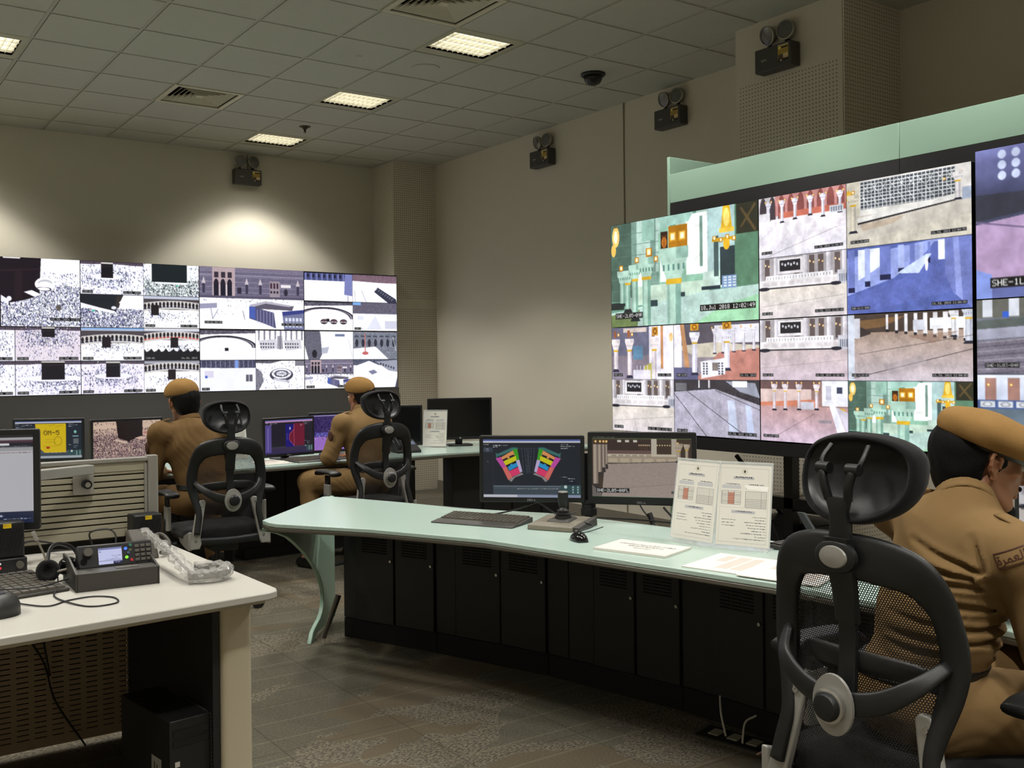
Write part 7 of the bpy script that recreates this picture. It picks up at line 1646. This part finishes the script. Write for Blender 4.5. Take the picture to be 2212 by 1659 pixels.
# floor box with white leads
t = thing('floor_box', 'open floor socket box under the edge of the mint desk', 'floor box', (.93,-7.40,0), R(-78))
build('frame', MB().box(-.16,.16,-.075,.075,0,.006), M_edge, t); build('well', MB().box(-.14,.14,-.058,.058,.006,.008), M_slot, t)
for x in (-.08,.0,.08): build('socket', MB().box(x-.022,x+.022,-.03,.03,.008,.014), mat('socket_plate', rgb(150,146,130), .5), t, bevel=.002)
for pts, lb in (([(.905,-7.375,.014),(.93,-7.33,.08),(.99,-7.27,.12)],'white lead rising from the floor box, left one'),([(.90,-7.46,.014),(.95,-7.43,.07),(1.0,-7.44,.09)],'white lead rising from the floor box, right one'),([(.86,-7.56,.012),(.92,-7.6,.05),(.98,-7.58,.1)],'pinkish lead at the right end of the floor box')):
    tag(build('cable', MB().tube(bez(pts,8), .004, 7), M_lab if 'white' in lb else mat('pink_lead', rgb(190,150,140), .5), smooth=True), lb, 'cable')
# ---------------------------------------------------------------- uniform insignia of the nearest man
def text_mesh(name, s, size, m, parent, M, depth=.0006, offset=0):
    cu = bpy.data.curves.new(name, 'FONT'); cu.body = s; cu.size = size; cu.extrude = depth; cu.align_x = 'CENTER'; cu.align_y = 'CENTER'; cu.offset = offset
    o = bpy.data.objects.new(name, cu); COL.objects.link(o); bpy.context.view_layer.update()
    me = bpy.data.meshes.new_from_object(o.evaluated_get(bpy.context.evaluated_depsgraph_get())); me.name = name; bpy.data.objects.remove(o); bpy.data.curves.remove(cu)
    me.transform(M); me.materials.clear(); me.materials.append(m); o = bpy.data.objects.new(name, me); COL.objects.link(o); o.parent = parent; return o
from mathutils.bvhtree import BVHTree
shirt3 = [o for o in man3.children if o.name.startswith('shirt')][0]
bvh = BVHTree.FromPolygons([v.co for v in shirt3.data.vertices], [tuple(p.vertices) for p in shirt3.data.polygons])
def drape(me, Mf, lift):
    """lay a flat mesh (local x right, y up, z out) onto the shirt"""
    n = (Mf.to_3x3() @ Vector((0,0,1))).normalized()
    for v in me.vertices:
        z = v.co.z; p = Mf @ Vector((v.co.x, v.co.y, 0)); h = bvh.ray_cast(p+n*.06, -n, .2)
        v.co = (h[0] if h[0] is not None else p)+n*(z+lift)
    me.update()
def grid_box(x0, x1, y0, y1, z0, z1, k=12, j=6):
    b = MB(); v = []; idx = lambda i, q, s: (i*(j+1)+q)*2+s
    for i in range(k+1):
        for q in range(j+1):
            for zz in (z0, z1): v.append((x0+(x1-x0)*i/k, y0+(y1-y0)*q/j, zz))
    f = []
    for i in range(k):
        for q in range(j): f += [(idx(i,q,1),idx(i+1,q,1),idx(i+1,q+1,1),idx(i,q+1,1)), (idx(i,q,0),idx(i,q+1,0),idx(i+1,q+1,0),idx(i+1,q,0))]
    for i in range(k): f += [(idx(i,0,0),idx(i+1,0,0),idx(i+1,0,1),idx(i,0,1)), (idx(i,j,0),idx(i,j,1),idx(i+1,j,1),idx(i+1,j,0))]
    for q in range(j): f += [(idx(0,q,0),idx(0,q,1),idx(0,q+1,1),idx(0,q+1,0)), (idx(k,q,0),idx(k,q+1,0),idx(k,q+1,1),idx(k,q,1))]
    return b.add(v, f)
sR, eR = Vector(J3['shR']), Vector(J3['elR']); ax = (sR-eR).normalized()
nrm = Vector((.62,-.78,0)); nrm = (nrm-ax*nrm.dot(ax)).normalized(); u_ = ax.cross(nrm)
w_, h_ = .088, .034
Mp = frame(tuple(sR+ax*.020+nrm*.06+u_*.012), tuple((u_+ax*.16).normalized()), tuple(nrm))
pt = build('sleeve_patch', grid_box(-w_/2,w_/2,-h_/2,h_/2,0,.0012), M_uni, man3, smooth='full'); drape(pt.data, Mp, .0012)
b = MB(); e = .0024
for q in ((-w_/2,w_/2,-h_/2,-h_/2+e),(-w_/2,w_/2,h_/2-e,h_/2),(-w_/2,-w_/2+e,-h_/2,h_/2),(w_/2-e,w_/2,-h_/2,h_/2)):
    g = grid_box(*q,0,.0012,14,3); b.add(g.v, g.f)
bd = build('patch_border', b, M_thr, pt); drape(bd.data, Mp, .0026)
tx = text_mesh('patch_lettering', '\uFE93\uFEAE\uFEE4\uFECC\uFEDF\uFE8D \uFEED', .026, M_thr, pt, Matrix.Identity(4), .0004, .0003); drape(tx.data, Mp, .0028)
b = MB(); Mq = frame(tuple(sR-ax*.10+nrm*.06+u_*.035), tuple(u_), tuple(nrm))
for s_ in (0,.013,.026):
    for x0, x1 in ((-.026,0),(0,.026)):
        g = grid_box(x0,x1,0,.005,0,.0014,6,1); g.v = [(x, y+s_-abs(x)*.75, z) for x, y, z in g.v]; b.add(g.v, g.f)
rc = build('rank_chevron', b, M_thr, man3); drape(rc.data, Mq, .0012)
# ---------------------------------------------------------------- sampling: pictures and tubes are found by bounced rays
for m_ in bpy.data.materials:
    if m_.name.split('.')[0] in ('video_wall_picture', 'monitor_picture', 'radio_picture', 'lit_tube', 'phone_display') or 'light' in m_.name:
        m_.cycles.emission_sampling = 'NONE'
SC.cycles.adaptive_threshold = .08
